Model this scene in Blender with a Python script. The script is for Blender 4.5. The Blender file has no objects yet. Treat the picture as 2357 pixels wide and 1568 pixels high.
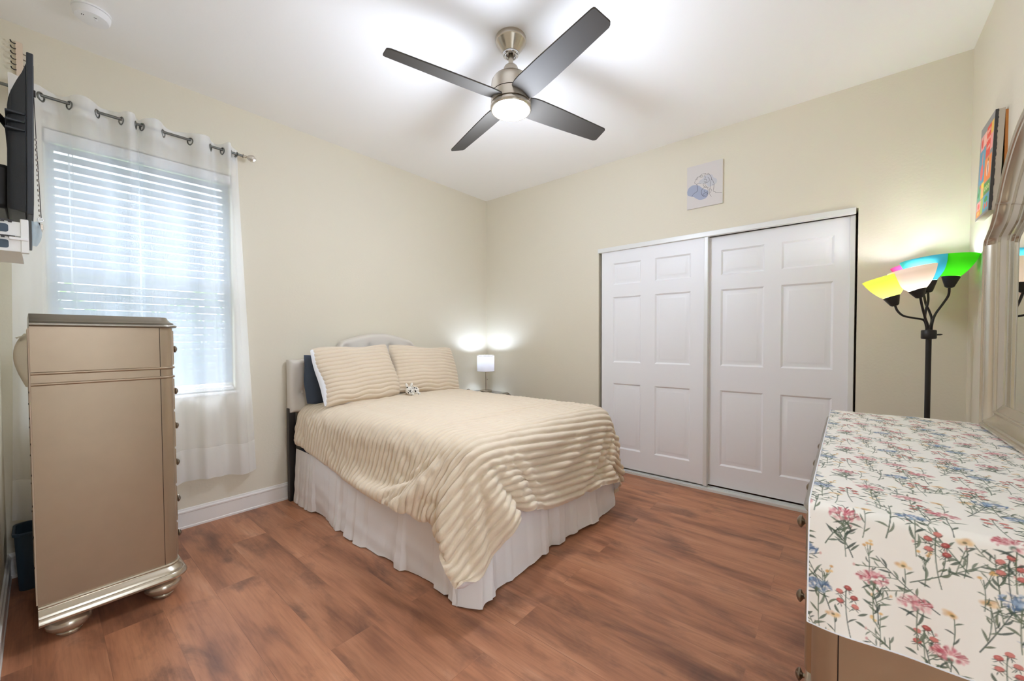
import bpy, bmesh, math, random
import numpy as np
from mathutils import Matrix, Vector

C = bpy.context.scene.collection
SC = bpy.context.scene
PI = math.pi
RND = random.Random(7)

# ------------------------------------------------------------------ camera
def make_camera():
    yaw, pitch, roll = 0.7003984582742754, -0.02393516754505315, -0.004191112068362824
    f = Vector((math.cos(yaw)*math.cos(pitch), math.sin(yaw)*math.cos(pitch), math.sin(pitch)))
    r = f.cross(Vector((0, 0, 1))).normalized()
    u = r.cross(f)
    c, s = math.cos(roll), math.sin(roll)
    r, u = c*r + s*u, -s*r + c*u
    m = Matrix((r, u, -f)).transposed().to_4x4()
    m.translation = Vector((-3.3054, -3.1616, 1.1758))
    cam = bpy.data.cameras.new('camera')
    cam.sensor_fit = 'HORIZONTAL'
    cam.sensor_width = 36.0
    cam.lens = 916.796*36.0/2357.0
    cam.shift_y = 18.918/2357.0
    cam.clip_start = 0.02
    o = bpy.data.objects.new('camera', cam)
    C.objects.link(o)
    o.matrix_world = m
    SC.camera = o
make_camera()

# ------------------------------------------------------------------ exposure, daylight
SC.view_settings.view_transform = 'Standard'
SC.view_settings.look = 'None'
SC.view_settings.gamma = 1.0
SC.view_settings.use_curve_mapping = False
SC.view_settings.exposure = 0.36
SC.cycles.use_denoising = True
SC.cycles.max_bounces = 14
SC.cycles.diffuse_bounces = 8
SC.cycles.transparent_max_bounces = 24
SC.cycles.sample_clamp_indirect = 8.0

FAN_LIGHT = 26.0         # emission of the fan's frosted lens
FAN_FILL = 35.0          # added point light below the lens, evens out the room, in watts
TABLE_BULB = 230.0
FLOOR_BULB = 150.0
HALL_FILL = 78.0        # added unseen globe, lights camera-facing sides through the added doorway
SKY = 2.1
FAN_COLOUR = (0.76, 0.86, 1.06)
TABLE_COLOUR = (208, 226, 255)
FLOOR_COLOUR = (240, 242, 255)

def make_world():
    w = bpy.data.worlds.new('daylight_sky')
    SC.world = w
    w.use_nodes = True
    nt = w.node_tree
    bg = nt.nodes['Background']
    tc = nt.nodes.new('ShaderNodeTexCoord')
    sep = nt.nodes.new('ShaderNodeSeparateXYZ')
    ramp = nt.nodes.new('ShaderNodeValToRGB')
    nt.links.new(tc.outputs['Generated'], sep.inputs[0])
    nt.links.new(sep.outputs[2], ramp.inputs[0])
    # pale sky, plus an added bright band to light the room through slats
    e = ramp.color_ramp.elements
    e[0].position, e[0].color = 0.0, (0.86, 0.93, 1.0, 1)
    e[1].position, e[1].color = 0.90, (0.9, 1.0, 1.15, 1)
    k = e.new(0.42); k.color = (0.80, 0.90, 1.0, 1)
    k = e.new(0.56); k.color = (5.6, 6.2, 7.0, 1)
    k = e.new(0.74); k.color = (5.6, 6.2, 7.0, 1)
    nt.links.new(ramp.outputs[0], bg.inputs[0])
    bg.inputs[1].default_value = SKY
    # portal: tells the renderer that sky light only comes in through the window
    l = bpy.data.lights.new('window_daylight', 'AREA')
    l.shape = 'RECTANGLE'
    l.size = 0.80
    l.size_y = 1.42
    l.cycles.is_portal = True
    o = bpy.data.objects.new('window_daylight', l)
    C.objects.link(o)
    o.location = (-2.865, 0.13, 1.55)
    o.rotation_euler = (-PI/2, 0, 0)
make_world()

# ------------------------------------------------------------------ helpers
def lin(c):
    def f(v):
        v /= 255.0
        return v/12.92 if v <= 0.04045 else ((v+0.055)/1.055)**2.4
    return (f(c[0]), f(c[1]), f(c[2]), 1.0)

def mat(name, rgb, rough=0.5, metal=0.0, bump=None, spec=0.5, coat=0.0, aniso=None, var=None, sheen=0.0):
    """bump = (scale, strength, detail); var = (scale, amount) light mottling of the colour; rgb is sRGB 0-255"""
    m = bpy.data.materials.new(name)
    m.use_nodes = True
    nt = m.node_tree
    b = nt.nodes['Principled BSDF']
    b.inputs['Base Color'].default_value = lin(rgb)
    b.inputs['Roughness'].default_value = rough
    b.inputs['Metallic'].default_value = metal
    b.inputs['Specular IOR Level'].default_value = spec
    b.inputs['Coat Weight'].default_value = coat
    b.inputs['Sheen Weight'].default_value = sheen
    tc = None
    if bump or var:
        tc = nt.nodes.new('ShaderNodeTexCoord')
    if bump:
        n = nt.nodes.new('ShaderNodeTexNoise')
        n.inputs['Scale'].default_value = bump[0]
        n.inputs['Detail'].default_value = bump[2] if len(bump) > 2 else 3
        bp = nt.nodes.new('ShaderNodeBump')
        bp.inputs['Strength'].default_value = bump[1]
        bp.inputs['Distance'].default_value = 0.004
        nt.links.new(tc.outputs['Object'], n.inputs['Vector'])
        nt.links.new(n.outputs[0], bp.inputs['Height'])
        nt.links.new(bp.outputs[0], b.inputs['Normal'])
    if var:
        n = nt.nodes.new('ShaderNodeTexNoise')
        n.inputs['Scale'].default_value = var[0]
        n.inputs['Detail'].default_value = 4
        mx = nt.nodes.new('ShaderNodeMix')
        mx.data_type = 'RGBA'
        a = lin(rgb)
        mx.inputs[6].default_value = tuple(x*(1-var[1]) for x in a[:3]) + (1,)
        mx.inputs[7].default_value = tuple(min(1, x*(1+var[1])) for x in a[:3]) + (1,)
        nt.links.new(tc.outputs['Object'], n.inputs['Vector'])
        nt.links.new(n.outputs[0], mx.inputs[0])
        nt.links.new(mx.outputs[2], b.inputs['Base Color'])
    return m

def emit(name, rgb, strength):
    m = bpy.data.materials.new(name)
    m.use_nodes = True
    nt = m.node_tree
    nt.nodes.remove(nt.nodes['Principled BSDF'])
    e = nt.nodes.new('ShaderNodeEmission')
    e.inputs[0].default_value = lin(rgb)
    e.inputs[1].default_value = strength
    nt.links.new(e.outputs[0], nt.nodes['Material Output'].inputs[0])
    return m

def sheer(name, rgb, through=0.5, translucent=0.5):
    """thin see-through cloth / frosted shade: part clear, part diffuse, part glowing through"""
    m = bpy.data.materials.new(name)
    m.use_nodes = True
    nt = m.node_tree
    nt.nodes.remove(nt.nodes['Principled BSDF'])
    t = nt.nodes.new('ShaderNodeBsdfTransparent')
    d = nt.nodes.new('ShaderNodeBsdfDiffuse')
    l = nt.nodes.new('ShaderNodeBsdfTranslucent')
    d.inputs[0].default_value = lin(rgb)
    l.inputs[0].default_value = lin(rgb)
    a = nt.nodes.new('ShaderNodeMixShader')
    b = nt.nodes.new('ShaderNodeMixShader')
    a.inputs[0].default_value = translucent
    b.inputs[0].default_value = through
    nt.links.new(d.outputs[0], a.inputs[1])
    nt.links.new(l.outputs[0], a.inputs[2])
    nt.links.new(a.outputs[0], b.inputs[1])
    nt.links.new(t.outputs[0], b.inputs[2])
    nt.links.new(b.outputs[0], nt.nodes['Material Output'].inputs[0])
    return m

def attr_mat(name, rough=0.7, bump=None):
    m = mat(name, (255, 255, 255), rough, 0, bump)
    nt = m.node_tree
    a = nt.nodes.new('ShaderNodeAttribute')
    a.attribute_name = 'print'
    nt.links.new(a.outputs['Color'], nt.nodes['Principled BSDF'].inputs['Base Color'])
    return m

class MB:
    """collects vertices and faces of one part"""
    def __init__(self):
        self.v = []
        self.f = []
    def add(self, vs, fs):
        k = len(self.v)
        self.v.extend([tuple(map(float, p)) for p in vs])
        self.f.extend([tuple(i+k for i in q) for q in fs])
        return self
    def box(self, x0, x1, y0, y1, z0, z1):
        vs = [(x0, y0, z0), (x1, y0, z0), (x1, y1, z0), (x0, y1, z0), (x0, y0, z1), (x1, y0, z1), (x1, y1, z1), (x0, y1, z1)]
        return self.add(vs, [(3, 2, 1, 0), (4, 5, 6, 7), (0, 1, 5, 4), (1, 2, 6, 5), (2, 3, 7, 6), (3, 0, 4, 7)])
    def loft(self, loops, cap0=True, cap1=True, closed=True):
        n = len(loops[0])
        vs = [p for L in loops for p in L]
        fs = []
        for i in range(len(loops)-1):
            for j in range(n if closed else n-1):
                k = (j+1) % n
                fs.append((i*n+j, i*n+k, (i+1)*n+k, (i+1)*n+j))
        if cap0:
            fs.append(tuple(range(n-1, -1, -1)))
        if cap1:
            fs.append(tuple((len(loops)-1)*n+j for j in range(n)))
        return self.add(vs, fs)
    def lathe(self, prof, c=(0, 0, 0), axis=(0, 0, 1), n=32, cap0=True, cap1=True):
        """prof = [(radius, distance along axis)]"""
        a = Vector(axis).normalized()
        b = a.orthogonal().normalized()
        d = a.cross(b)
        c = Vector(c)
        loops = []
        for r, h in prof:
            r = max(r, 1e-4)
            loops.append([c + a*h + (b*math.cos(2*PI*j/n) + d*math.sin(2*PI*j/n))*r for j in range(n)])
        return self.loft(loops, cap0, cap1)
    def tube(self, path, r, n=12, cap=True):
        P = [Vector(p) for p in path]
        loops = []
        prev = None
        for i, p in enumerate(P):
            t = (P[min(i+1, len(P)-1)] - P[max(i-1, 0)]).normalized()
            if prev is None:
                b = t.orthogonal().normalized()
            else:
                b = (prev - t*prev.dot(t))
                b = b.normalized() if b.length > 1e-6 else t.orthogonal().normalized()
            prev = b
            d = t.cross(b)
            rr = r[i] if isinstance(r, (list, tuple)) else r
            loops.append([p + (b*math.cos(2*PI*j/n) + d*math.sin(2*PI*j/n))*rr for j in range(n)])
        return self.loft(loops, cap, cap)
    def grid(self, A, close_u=False):
        A = np.asarray(A, float)
        m, n = A.shape[:2]
        vs = A.reshape(-1, 3)
        fs = [(i*n+j, i*n+j+1, (i+1)*n+j+1, (i+1)*n+j) for i in range(m-1) for j in range(n-1)]
        return self.add(vs, fs)
    def torus(self, c, axis, R, r, n=28, k=10):
        a = Vector(axis).normalized()
        b = a.orthogonal().normalized()
        d = a.cross(b)
        c = Vector(c)
        vs = []
        for i in range(n):
            e = b*math.cos(2*PI*i/n) + d*math.sin(2*PI*i/n)
            for j in range(k):
                vs.append(c + e*(R + r*math.cos(2*PI*j/k)) + a*r*math.sin(2*PI*j/k))
        fs = [(i*k+j, ((i+1) % n)*k+j, ((i+1) % n)*k+(j+1) % k, i*k+(j+1) % k) for i in range(n) for j in range(k)]
        return self.add(vs, fs)
    def ball(self, c, r, n=16, m=10, s=(1, 1, 1), M=None):
        vs, fs = [], []
        for i in range(m+1):
            for j in range(n):
                th, ph = PI*i/m, 2*PI*j/n
                p = Vector((math.sin(th)*math.cos(ph)*s[0]*r, math.sin(th)*math.sin(ph)*s[1]*r, math.cos(th)*s[2]*r))
                if M is not None:
                    p = M @ p
                vs.append(Vector(c)+p)
        for i in range(m):
            for j in range(n):
                fs.append((i*n+j, (i+1)*n+j, (i+1)*n+(j+1) % n, i*n+(j+1) % n))
        return self.add(vs, fs)
    def build(self, name, m, parent=None, bevel=0, seg=3, angle=40, local=False, flat=False, weld=True):
        off = Vector((0, 0, 0))
        if parent is not None and not local:
            off = Vector(parent.get('_base', (0, 0, 0)))
        me = bpy.data.meshes.new(name)
        V = np.array(self.v, float) - np.array(off)
        me.from_pydata(V.tolist(), [], self.f)
        bm = bmesh.new()
        bm.from_mesh(me)
        if weld:
            bmesh.ops.remove_doubles(bm, verts=bm.verts[:], dist=1e-6)
        bmesh.ops.recalc_face_normals(bm, faces=bm.faces[:])
        bm.to_mesh(me)
        bm.free()
        if not flat:
            me.polygons.foreach_set('use_smooth', [True]*len(me.polygons))
            me.set_sharp_from_angle(angle=math.radians(angle))
        for mm in (m if isinstance(m, (list, tuple)) else [m]):
            me.materials.append(mm)
        o = bpy.data.objects.new(name, me)
        C.objects.link(o)
        if parent is not None:
            o.parent = parent
            if not local:
                o['_base'] = tuple(parent.get('_base', (0, 0, 0)))
        if bevel:
            b = o.modifiers.new('edges', 'BEVEL')
            b.width = bevel
            b.segments = seg
            b.limit_method = 'ANGLE'
            b.angle_limit = math.radians(35)
            b.harden_normals = False
        return o

def tag(o, label, cat, group=None, kind=None):
    o['label'] = label
    o['category'] = cat
    if group:
        o['group'] = group
    if kind:
        o['kind'] = kind
    return o

def thing(name, label, cat, loc=(0, 0, 0), group=None, rotz=0.0):
    o = bpy.data.objects.new(name, None)
    o.empty_display_size = 0.05
    C.objects.link(o)
    o.location = loc
    o.rotation_euler = (0, 0, rotz)
    o['_base'] = tuple(loc)
    return tag(o, label, cat, group)

def struct(o):
    o['kind'] = 'structure'
    return o

def rrect(x0, x1, y0, y1, r, z, n=6, corners=(1, 1, 1, 1)):
    """rounded rectangle loop, counter-clockwise; corners = rounded? for (x1y0, x1y1, x0y1, x0y0)"""
    L = []
    for k, (cx, cy, a0) in enumerate(((x1, y0, -PI/2), (x1, y1, 0), (x0, y1, PI/2), (x0, y0, PI))):
        sx = -1 if cx == x1 else 1
        sy = -1 if cy == y1 else 1
        rr = r if corners[k] else 1e-4
        for i in range(n+1):
            a = a0 + PI/2*i/n
            L.append((cx + sx*rr + rr*math.cos(a), cy + sy*rr + rr*math.sin(a), z))
    return L

def smooth_path(P, k=8):
    P = [np.array(p, float) for p in P]
    Q = [2*P[0]-P[1]] + P + [2*P[-1]-P[-2]]
    out = []
    for i in range(1, len(Q)-2):
        for t in np.linspace(0, 1, k, endpoint=False):
            a, b, c, d = Q[i-1], Q[i], Q[i+1], Q[i+2]
            out.append(0.5*((2*b) + (-a+c)*t + (2*a-5*b+4*c-d)*t*t + (-a+3*b-3*c+d)*t**3))
    out.append(P[-1])
    return out

def set_print(o, cols):
    """per-vertex printed colour (linear rgb) on a fabric or canvas mesh"""
    a = o.data.color_attributes.new('print', 'FLOAT_COLOR', 'POINT')
    c = np.ones((len(cols), 4), np.float32)
    c[:, :3] = cols
    a.data.foreach_set('color', c.ravel())

# ---- a tiny painter on a numpy raster (prints on cloth and canvases)
class Paint:
    def __init__(self, w, h, res, bg, wrap=False):
        self.w, self.h, self.res, self.wrap = w, h, res, wrap
        self.nx, self.ny = int(round(w/res)), int(round(h/res))
        self.a = np.empty((self.ny, self.nx, 3))
        self.a[:] = lin(bg)[:3]
    def _blend(self, mask, i0, j0, col, alpha):
        ny, nx = mask.shape
        I = np.arange(i0, i0+ny)
        J = np.arange(j0, j0+nx)
        if self.wrap:
            I, J = I % self.ny, J % self.nx
        else:
            oi, oj = (I >= 0) & (I < self.ny), (J >= 0) & (J < self.nx)
            mask, I, J = mask[oi][:, oj], I[oi], J[oj]
            if not mask.size:
                return
        c = np.array(lin(col)[:3])
        m = (mask*alpha)[..., None]
        ix = np.ix_(I, J)
        self.a[ix] = self.a[ix]*(1-m) + c*m
    def line(self, pts, w0, w1, col, alpha=1.0, leaf=False):
        P = np.array(pts, float)
        n = len(P)
        lo, hi = P.min(0) - max(w0, w1) - self.res*2, P.max(0) + max(w0, w1) + self.res*2
        j0, i0 = int(lo[0]//self.res), int(lo[1]//self.res)
        j1, i1 = int(hi[0]//self.res)+1, int(hi[1]//self.res)+1
        X, Y = np.meshgrid((np.arange(j0, j1)+.5)*self.res, (np.arange(i0, i1)+.5)*self.res)
        m = np.zeros_like(X)
        for k in range(n-1):
            a, b = P[k], P[k+1]
            d = b-a
            L = d@d + 1e-12
            t = np.clip(((X-a[0])*d[0]+(Y-a[1])*d[1])/L, 0, 1)
            dist = np.hypot(X-a[0]-t*d[0], Y-a[1]-t*d[1])
            s = (k+t)/(n-1)
            w = (w0*np.sin(PI*np.clip(s, 0.03, 0.97))**0.8) if leaf else (w0+(w1-w0)*s)
            m = np.maximum(m, np.clip((w-dist)/self.res+0.5, 0, 1))
        self._blend(m, i0, j0, col, alpha)
    def poly(self, pts, col, alpha=1.0):
        P = np.array(pts, float)
        lo, hi = P.min(0), P.max(0)
        j0, i0 = int(lo[0]//self.res)-1, int(lo[1]//self.res)-1
        j1, i1 = int(hi[0]//self.res)+2, int(hi[1]//self.res)+2
        X, Y = np.meshgrid((np.arange(j0, j1)+.5)*self.res, (np.arange(i0, i1)+.5)*self.res)
        c = np.zeros(X.shape, bool)
        for k in range(len(P)):
            (xa, ya), (xb, yb) = P[k], P[(k+1) % len(P)]
            cond = ((ya > Y) != (yb > Y)) & (X < (xb-xa)*(Y-ya)/((yb-ya) if yb != ya else 1e-9)+xa)
            c ^= cond
        self._blend(c.astype(float), i0, j0, col, alpha)
    def dab(self, x, y, rx, ry, col, alpha=1.0, ang=0.0, soft=0.0):
        R = max(rx, ry)+self.res*2
        j0, i0 = int((x-R)//self.res), int((y-R)//self.res)
        k = int(2*R/self.res)+2
        X, Y = np.meshgrid((np.arange(j0, j0+k)+.5)*self.res-x, (np.arange(i0, i0+k)+.5)*self.res-y)
        c, s = math.cos(ang), math.sin(ang)
        u, v = (X*c+Y*s)/rx, (-X*s+Y*c)/ry
        d = np.hypot(u, v)
        m = np.clip((1-d)/(soft if soft else self.res/min(rx, ry))+(0 if soft else .5), 0, 1)
        self._blend(m, i0, j0, col, alpha)
    def sample(self, x, y):
        j = np.asarray(x)/self.res-.5
        i = np.asarray(y)/self.res-.5
        j0, i0 = np.floor(j).astype(int), np.floor(i).astype(int)
        fj, fi = (j-j0)[..., None], (i-i0)[..., None]
        def g(a, b):
            if self.wrap:
                return self.a[a % self.ny, b % self.nx]
            return self.a[np.clip(a, 0, self.ny-1), np.clip(b, 0, self.nx-1)]
        return (g(i0, j0)*(1-fj)+g(i0, j0+1)*fj)*(1-fi) + (g(i0+1, j0)*(1-fj)+g(i0+1, j0+1)*fj)*fi

H = 2.743
XL, YF = -3.43, -3.667      # left wall and near right-hand wall
# ------------------------------------------------------------------ materials
M_wall = mat('painted_wall', (224, 217, 198), 0.75, bump=(70, 0.22, 4), spec=0.25)
M_ceil = mat('ceiling_paint', (247, 246, 243), 0.85, bump=(45, 0.10, 3), spec=0.2)
M_trim = mat('white_trim_paint', (238, 235, 229), 0.4)
M_door = mat('white_door_paint', (240, 240, 241), 0.42, bump=(160, 0.03, 2))
M_alu = mat('brushed_aluminium', (190, 188, 182), 0.35, 0.8)
M_dark = mat('dark_gap', (46, 32, 22), 0.9)
M_black = mat('black_metal', (40, 36, 34), 0.42, 0.3)
M_tv = mat('black_plastic', (38, 42, 48), 0.45, bump=(900, 0.12, 2))
M_screen = mat('glossy_screen', (10, 11, 13), 0.06)
M_champ = mat('champagne_metallic_paint', (170, 151, 127), 0.36, 0.6, bump=(350, 0.03, 2), var=(14, 0.05))
M_champ_hi = mat('champagne_moulding', (200, 190, 172), 0.24, 0.8)
M_pewter = mat('pewter_top', (150, 143, 130), 0.32, 0.75)
M_knob = mat('aged_nickel', (140, 128, 112), 0.28, 0.9)
M_nickel = mat('brushed_nickel', (190, 180, 165), 0.24, 0.95)
M_blade = mat('silver_blade', (74, 70, 64), 0.7, 0.0, bump=(300, 0.02, 2), spec=0.2)
M_chrome = mat('polished_chrome', (215, 215, 218), 0.09, 1.0)
M_rod = mat('curtain_rod_metal', (120, 122, 118), 0.3, 0.85)
M_plush = mat('cream_plush', (226, 210, 186), 0.95, bump=(260, 0.35, 4), spec=0.1, sheen=0.4)
M_lining = mat('white_cotton', (236, 237, 240), 0.9, bump=(500, 0.05, 2), spec=0.2)
M_skirt = mat('white_bed_linen', (240, 238, 236), 0.85, bump=(420, 0.06, 3), spec=0.2)
M_linen = mat('upholstery_linen', (221, 214, 203), 0.9, bump=(700, 0.14, 2), spec=0.2)
M_charcoal = mat('charcoal_cotton', (74, 82, 94), 0.9, bump=(300, 0.1, 2), spec=0.2)
M_slat = sheer('white_slat', (176, 190, 205), 0.0, 0.12)
M_curtain = sheer('sheer_voile', (251, 252, 252), 0.46, 0.36)
M_hem = sheer('sheer_voile_hem', (251, 252, 252), 0.26, 0.4)
M_white_plastic = mat('white_plastic', (238, 238, 238), 0.4)
M_white_metal = mat('white_metal', (228, 228, 224), 0.35, 0.05)
M_paper = mat('manila_paper', (205, 196, 176), 0.8)
M_teal = mat('dark_blue_plastic', (52, 72, 88), 0.45)
M_mirror = mat('mirror_glass', (232, 236, 232), 0.015, 1.0)
M_beige = mat('beige_painted_wood', (226, 206, 184), 0.55)
M_added_hall = mat('added_hall_paint', (240, 241, 243), 0.8)  # pale walls of the added hall behind the viewer
M_tile = mat('added_hall_tile', (214, 212, 208), 0.5)  # floor of the added hall, pale so its bounce stays neutral

def floor_material():
    m = bpy.data.materials.new('walnut_vinyl_planks')
    m.use_nodes = True
    nt = m.node_tree
    N, L = nt.nodes.new, nt.links.new
    b = nt.nodes['Principled BSDF']
    tc = N('ShaderNodeTexCoord')
    mp = N('ShaderNodeMapping')
    mp.inputs['Rotation'].default_value = (0, 0, PI/2)
    mp.inputs['Location'].default_value = (0.31, 0.07, 0)
    L(tc.outputs['Object'], mp.inputs[0])
    br = N('ShaderNodeTexBrick')
    br.offset = 0.37
    br.offset_frequency = 2
    br.inputs['Color1'].default_value = (0, 0, 0, 1)
    br.inputs['Color2'].default_value = (1, 1, 1, 1)
    br.inputs['Mortar'].default_value = (0.5, 0.5, 0.5, 1)
    br.inputs['Scale'].default_value = 1.0
    br.inputs['Mortar Size'].default_value = 0.0009
    br.inputs['Mortar Smooth'].default_value = 0.2
    br.inputs['Brick Width'].default_value = 1.22
    br.inputs['Row Height'].default_value = 0.182
    L(mp.outputs[0], br.inputs[0])
    # each plank gets its own piece of the grain
    sc = N('ShaderNodeVectorMath'); sc.operation = 'SCALE'
    sc.inputs['Scale'].default_value = 17.0
    L(br.outputs['Color'], sc.inputs[0])
    ad = N('ShaderNodeVectorMath'); ad.operation = 'ADD'
    L(tc.outputs['Object'], ad.inputs[0]); L(sc.outputs[0], ad.inputs[1])
    def noise(sx, sy, detail, rough=0.55, dist=0.0):
        q = N('ShaderNodeMapping'); q.inputs['Scale'].default_value = (sx, sy, 1)
        L(ad.outputs[0], q.inputs[0])
        n = N('ShaderNodeTexNoise'); n.inputs['Scale'].default_value = 1.0
        n.inputs['Detail'].default_value = detail; n.inputs['Roughness'].default_value = rough
        n.inputs['Distortion'].default_value = dist
        L(q.outputs[0], n.inputs['Vector'])
        return n
    broad = noise(10.0, 1.6, 4, 0.55, 0.2)
    stain = noise(7.0, 2.6, 5, 0.62, 0.5)
    fine = noise(110, 5.5, 4, 0.6, 0.3)
    def ramp(src, stops):
        r = N('ShaderNodeValToRGB')
        e = r.color_ramp.elements
        e[0].position, e[0].color = stops[0][0], stops[0][1]
        e[1].position, e[1].color = stops[-1][0], stops[-1][1]
        for p, c in stops[1:-1]:
            k = e.new(p); k.color = c
        L(src, r.inputs[0])
        return r
    base = ramp(broad.outputs[0], [(0.28, lin((138, 92, 69))), (0.45, lin((178, 122, 90))), (0.6, lin((193, 136, 102))), (0.78, lin((205, 156, 126)))])
    def mix(kind, fac, a, bb):
        x = N('ShaderNodeMix'); x.data_type = 'RGBA'; x.blend_type = kind
        if isinstance(fac, float): x.inputs[0].default_value = fac
        else: L(fac, x.inputs[0])
        L(a, x.inputs[6])
        if isinstance(bb, tuple): x.inputs[7].default_value = bb
        else: L(bb, x.inputs[7])
        return x.outputs[2]
    sr = ramp(stain.outputs[0], [(0.50, (0, 0, 0, 1)), (0.74, (0.88, 0.88, 0.88, 1))])
    c = mix('MIX', sr.outputs[0], base.outputs[0], lin((106, 75, 62)))
    fr = ramp(fine.outputs[0], [(0.3, (0.72, 0.70, 0.69, 1)), (0.55, (1, 1, 1, 1)), (0.8, (1.08, 1.07, 1.06, 1))])
    c = mix('MULTIPLY', 0.6, c, fr.outputs[0])
    pr = ramp(br.outputs['Color'], [(0.0, (0.80, 0.78, 0.78, 1)), (1.0, (1.12, 1.1, 1.08, 1))])
    c = mix('MULTIPLY', 0.7, c, pr.outputs[0])
    seam = N('ShaderNodeMath'); seam.operation = 'MULTIPLY'; seam.inputs[1].default_value = 0.26
    L(br.outputs['Fac'], seam.inputs[0])
    c = mix('MIX', seam.outputs[0], c, lin((70, 46, 36)))
    L(c, b.inputs['Base Color'])
    b.inputs['Roughness'].default_value = 0.42
    b.inputs['Specular IOR Level'].default_value = 0.4
    bp = N('ShaderNodeBump'); bp.inputs['Strength'].default_value = 0.12; bp.inputs['Distance'].default_value = 0.002
    L(fine.outputs[0], bp.inputs['Height']); L(bp.outputs[0], b.inputs['Normal'])
    return m
M_floor = floor_material()

# ------------------------------------------------------------------ room shell
def room():
    struct(MB().box(XL-.1, .75, YF-.1, .12, -.08, 0).build('floor', M_floor, flat=True))
    struct(MB().box(XL-.1, .75, YF-.1, .12, H, H+.08).build('ceiling', M_ceil, flat=True))
    # window wall with its opening
    wx0, wx1, wz0, wz1 = -3.275, -2.455, 0.835, 2.275
    m = MB()
    m.box(XL-.1, wx0, 0, .12, 0, H).box(wx1, .12, 0, .12, 0, H).box(wx0, wx1, 0, .12, 0, wz0).box(wx0, wx1, 0, .12, wz1, H)
    struct(m.build('wall_back', M_wall, flat=True))
    # closet wall with its opening
    m = MB()
    m.box(0, .12, -1.415, 0, 0, H).box(0, .12, YF-.1, -3.203, 0, H).box(0, .12, -3.203, -1.415, 1.985, H)
    struct(m.build('wall_right', M_wall, flat=True))
    m = MB()
    m.box(.70, .75, -3.4, -1.2, 0, H).box(.12, .70, -3.45, -3.4, 0, H).box(.12, .70, -1.2, -1.15, 0, H)
    struct(m.build('wall_closet', M_wall, flat=True))
    # near wall, with an added doorway behind the viewer that lets fill light in
    dx0, dx1, dz = -3.36, -2.47, 2.05
    m = MB().box(XL-.1, dx0, YF-.1, YF, 0, H).box(dx1, .12, YF-.1, YF, 0, H).box(dx0, dx1, YF-.1, YF, dz, H)
    struct(m.build('wall_front', M_wall, flat=True))
    m = MB()
    for y0, y1 in ((YF-.115, YF-.1), (YF, YF+.015)):
        m.box(dx0-.055, dx0+.005, y0, y1, 0, dz+.055).box(dx1-.005, dx1+.055, y0, y1, 0, dz+.055).box(dx0+.005, dx1-.005, y0, y1, dz-.005, dz+.055)
    struct(m.build('trim_4', M_trim, bevel=.003, weld=False))
    # added hall beyond it, holding the unseen fill lamp
    hx0, hx1, hy = -4.3, -1.7, -5.1
    struct(MB().box(hx0, hx1, hy, YF-.1, -.08, 0).build('floor_added_hall', M_tile, flat=True))
    struct(MB().box(hx0, hx1, hy, YF-.1, H, H+.08).build('ceiling_added_hall', M_ceil, flat=True))
    m = MB().box(hx0-.1, hx0, hy, YF-.1, 0, H).box(hx1, hx1+.1, hy, YF-.1, 0, H).box(hx0-.1, hx1+.1, hy-.1, hy, 0, H)
    struct(m.build('wall_added_hall', M_added_hall, flat=True))
    struct(MB().box(XL-.1, XL, YF, 0, 0, H).build('wall_left', M_wall, flat=True))
    # baseboards: moulded profile
    prof = [(0, 0), (.013, 0), (.013, .012), (.010, .016), (.010, .095), (.013, .100), (.013, .108), (.008, .114), (.006, .122), (0, .125)]
    def base(name, a, b, nx, ny):
        m = MB()
        m.loft([[(p[0]+nx*d, p[1]+ny*d, z) for d, z in prof] for p in (a, b)])
        struct(m.build(name, M_trim, angle=25))
    base('baseboard_back', (XL, 0), (0, 0), 0, -1)
    base('baseboard_left', (XL, 0), (XL, YF), 1, 0)
    base('baseboard_right', (0, -.013), (0, -1.40), -1, 0)
    base('baseboard_corner', (0, -3.215), (0, YF+.013), -1, 0)
    base('baseboard_front', (dx1+.056, YF), (0, YF), 0, 1)
    # window: vinyl frame, meeting rail, two sashes and panes in the opening
    w = struct(MB().box(wx0, wx0+.04, .06, .11, wz0, wz1).box(wx1-.04, wx1, .06, .11, wz0, wz1).box(wx0+.04, wx1-.04, .06, .11, wz0, wz0+.05)
               .box(wx0+.04, wx1-.04, .06, .11, wz1-.05, wz1).build('window_1', M_trim, bevel=.004, weld=False))
    MB().box(wx0+.04, wx1-.04, .055, .10, 1.53, 1.575).build('meeting_rail', M_trim, w, bevel=.004)
    g = sheer('window_pane', (235, 245, 245), 0.97, 0.1)
    MB().box(wx0+.04, wx1-.04, .078, .082, wz0+.05, 1.53).build('pane', g, w, flat=True)
    MB().box(wx0+.04, wx1-.04, .078, .082, 1.575, wz1-.05).build('pane', g, w, flat=True)
    m = MB()
    m.loft([[(x, -.028, .823), (x, -.030, .830), (x, -.028, .837), (x, .06, .837), (x, .06, .823)] for x in (wx0-.012, wx1+.012)])
    struct(m.build('trim_1', M_trim))
    tag_trim = struct(MB().box(-.014, .02, -3.192, -1.412, 1.952, 1.990).build('trim_2', M_white_metal, bevel=.003))
    m = MB().box(-.022, .075, -3.200, -1.417, 0, .010)
    m.box(-.022, -.016, -3.2, -1.417, .010, .020).box(.018, .024, -3.2, -1.417, .010, .020).box(.058, .064, -3.2, -1.417, .010, .02)
    struct(m.build('trim_3', M_white_metal, bevel=.001, seg=1, weld=False))
room()

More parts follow.
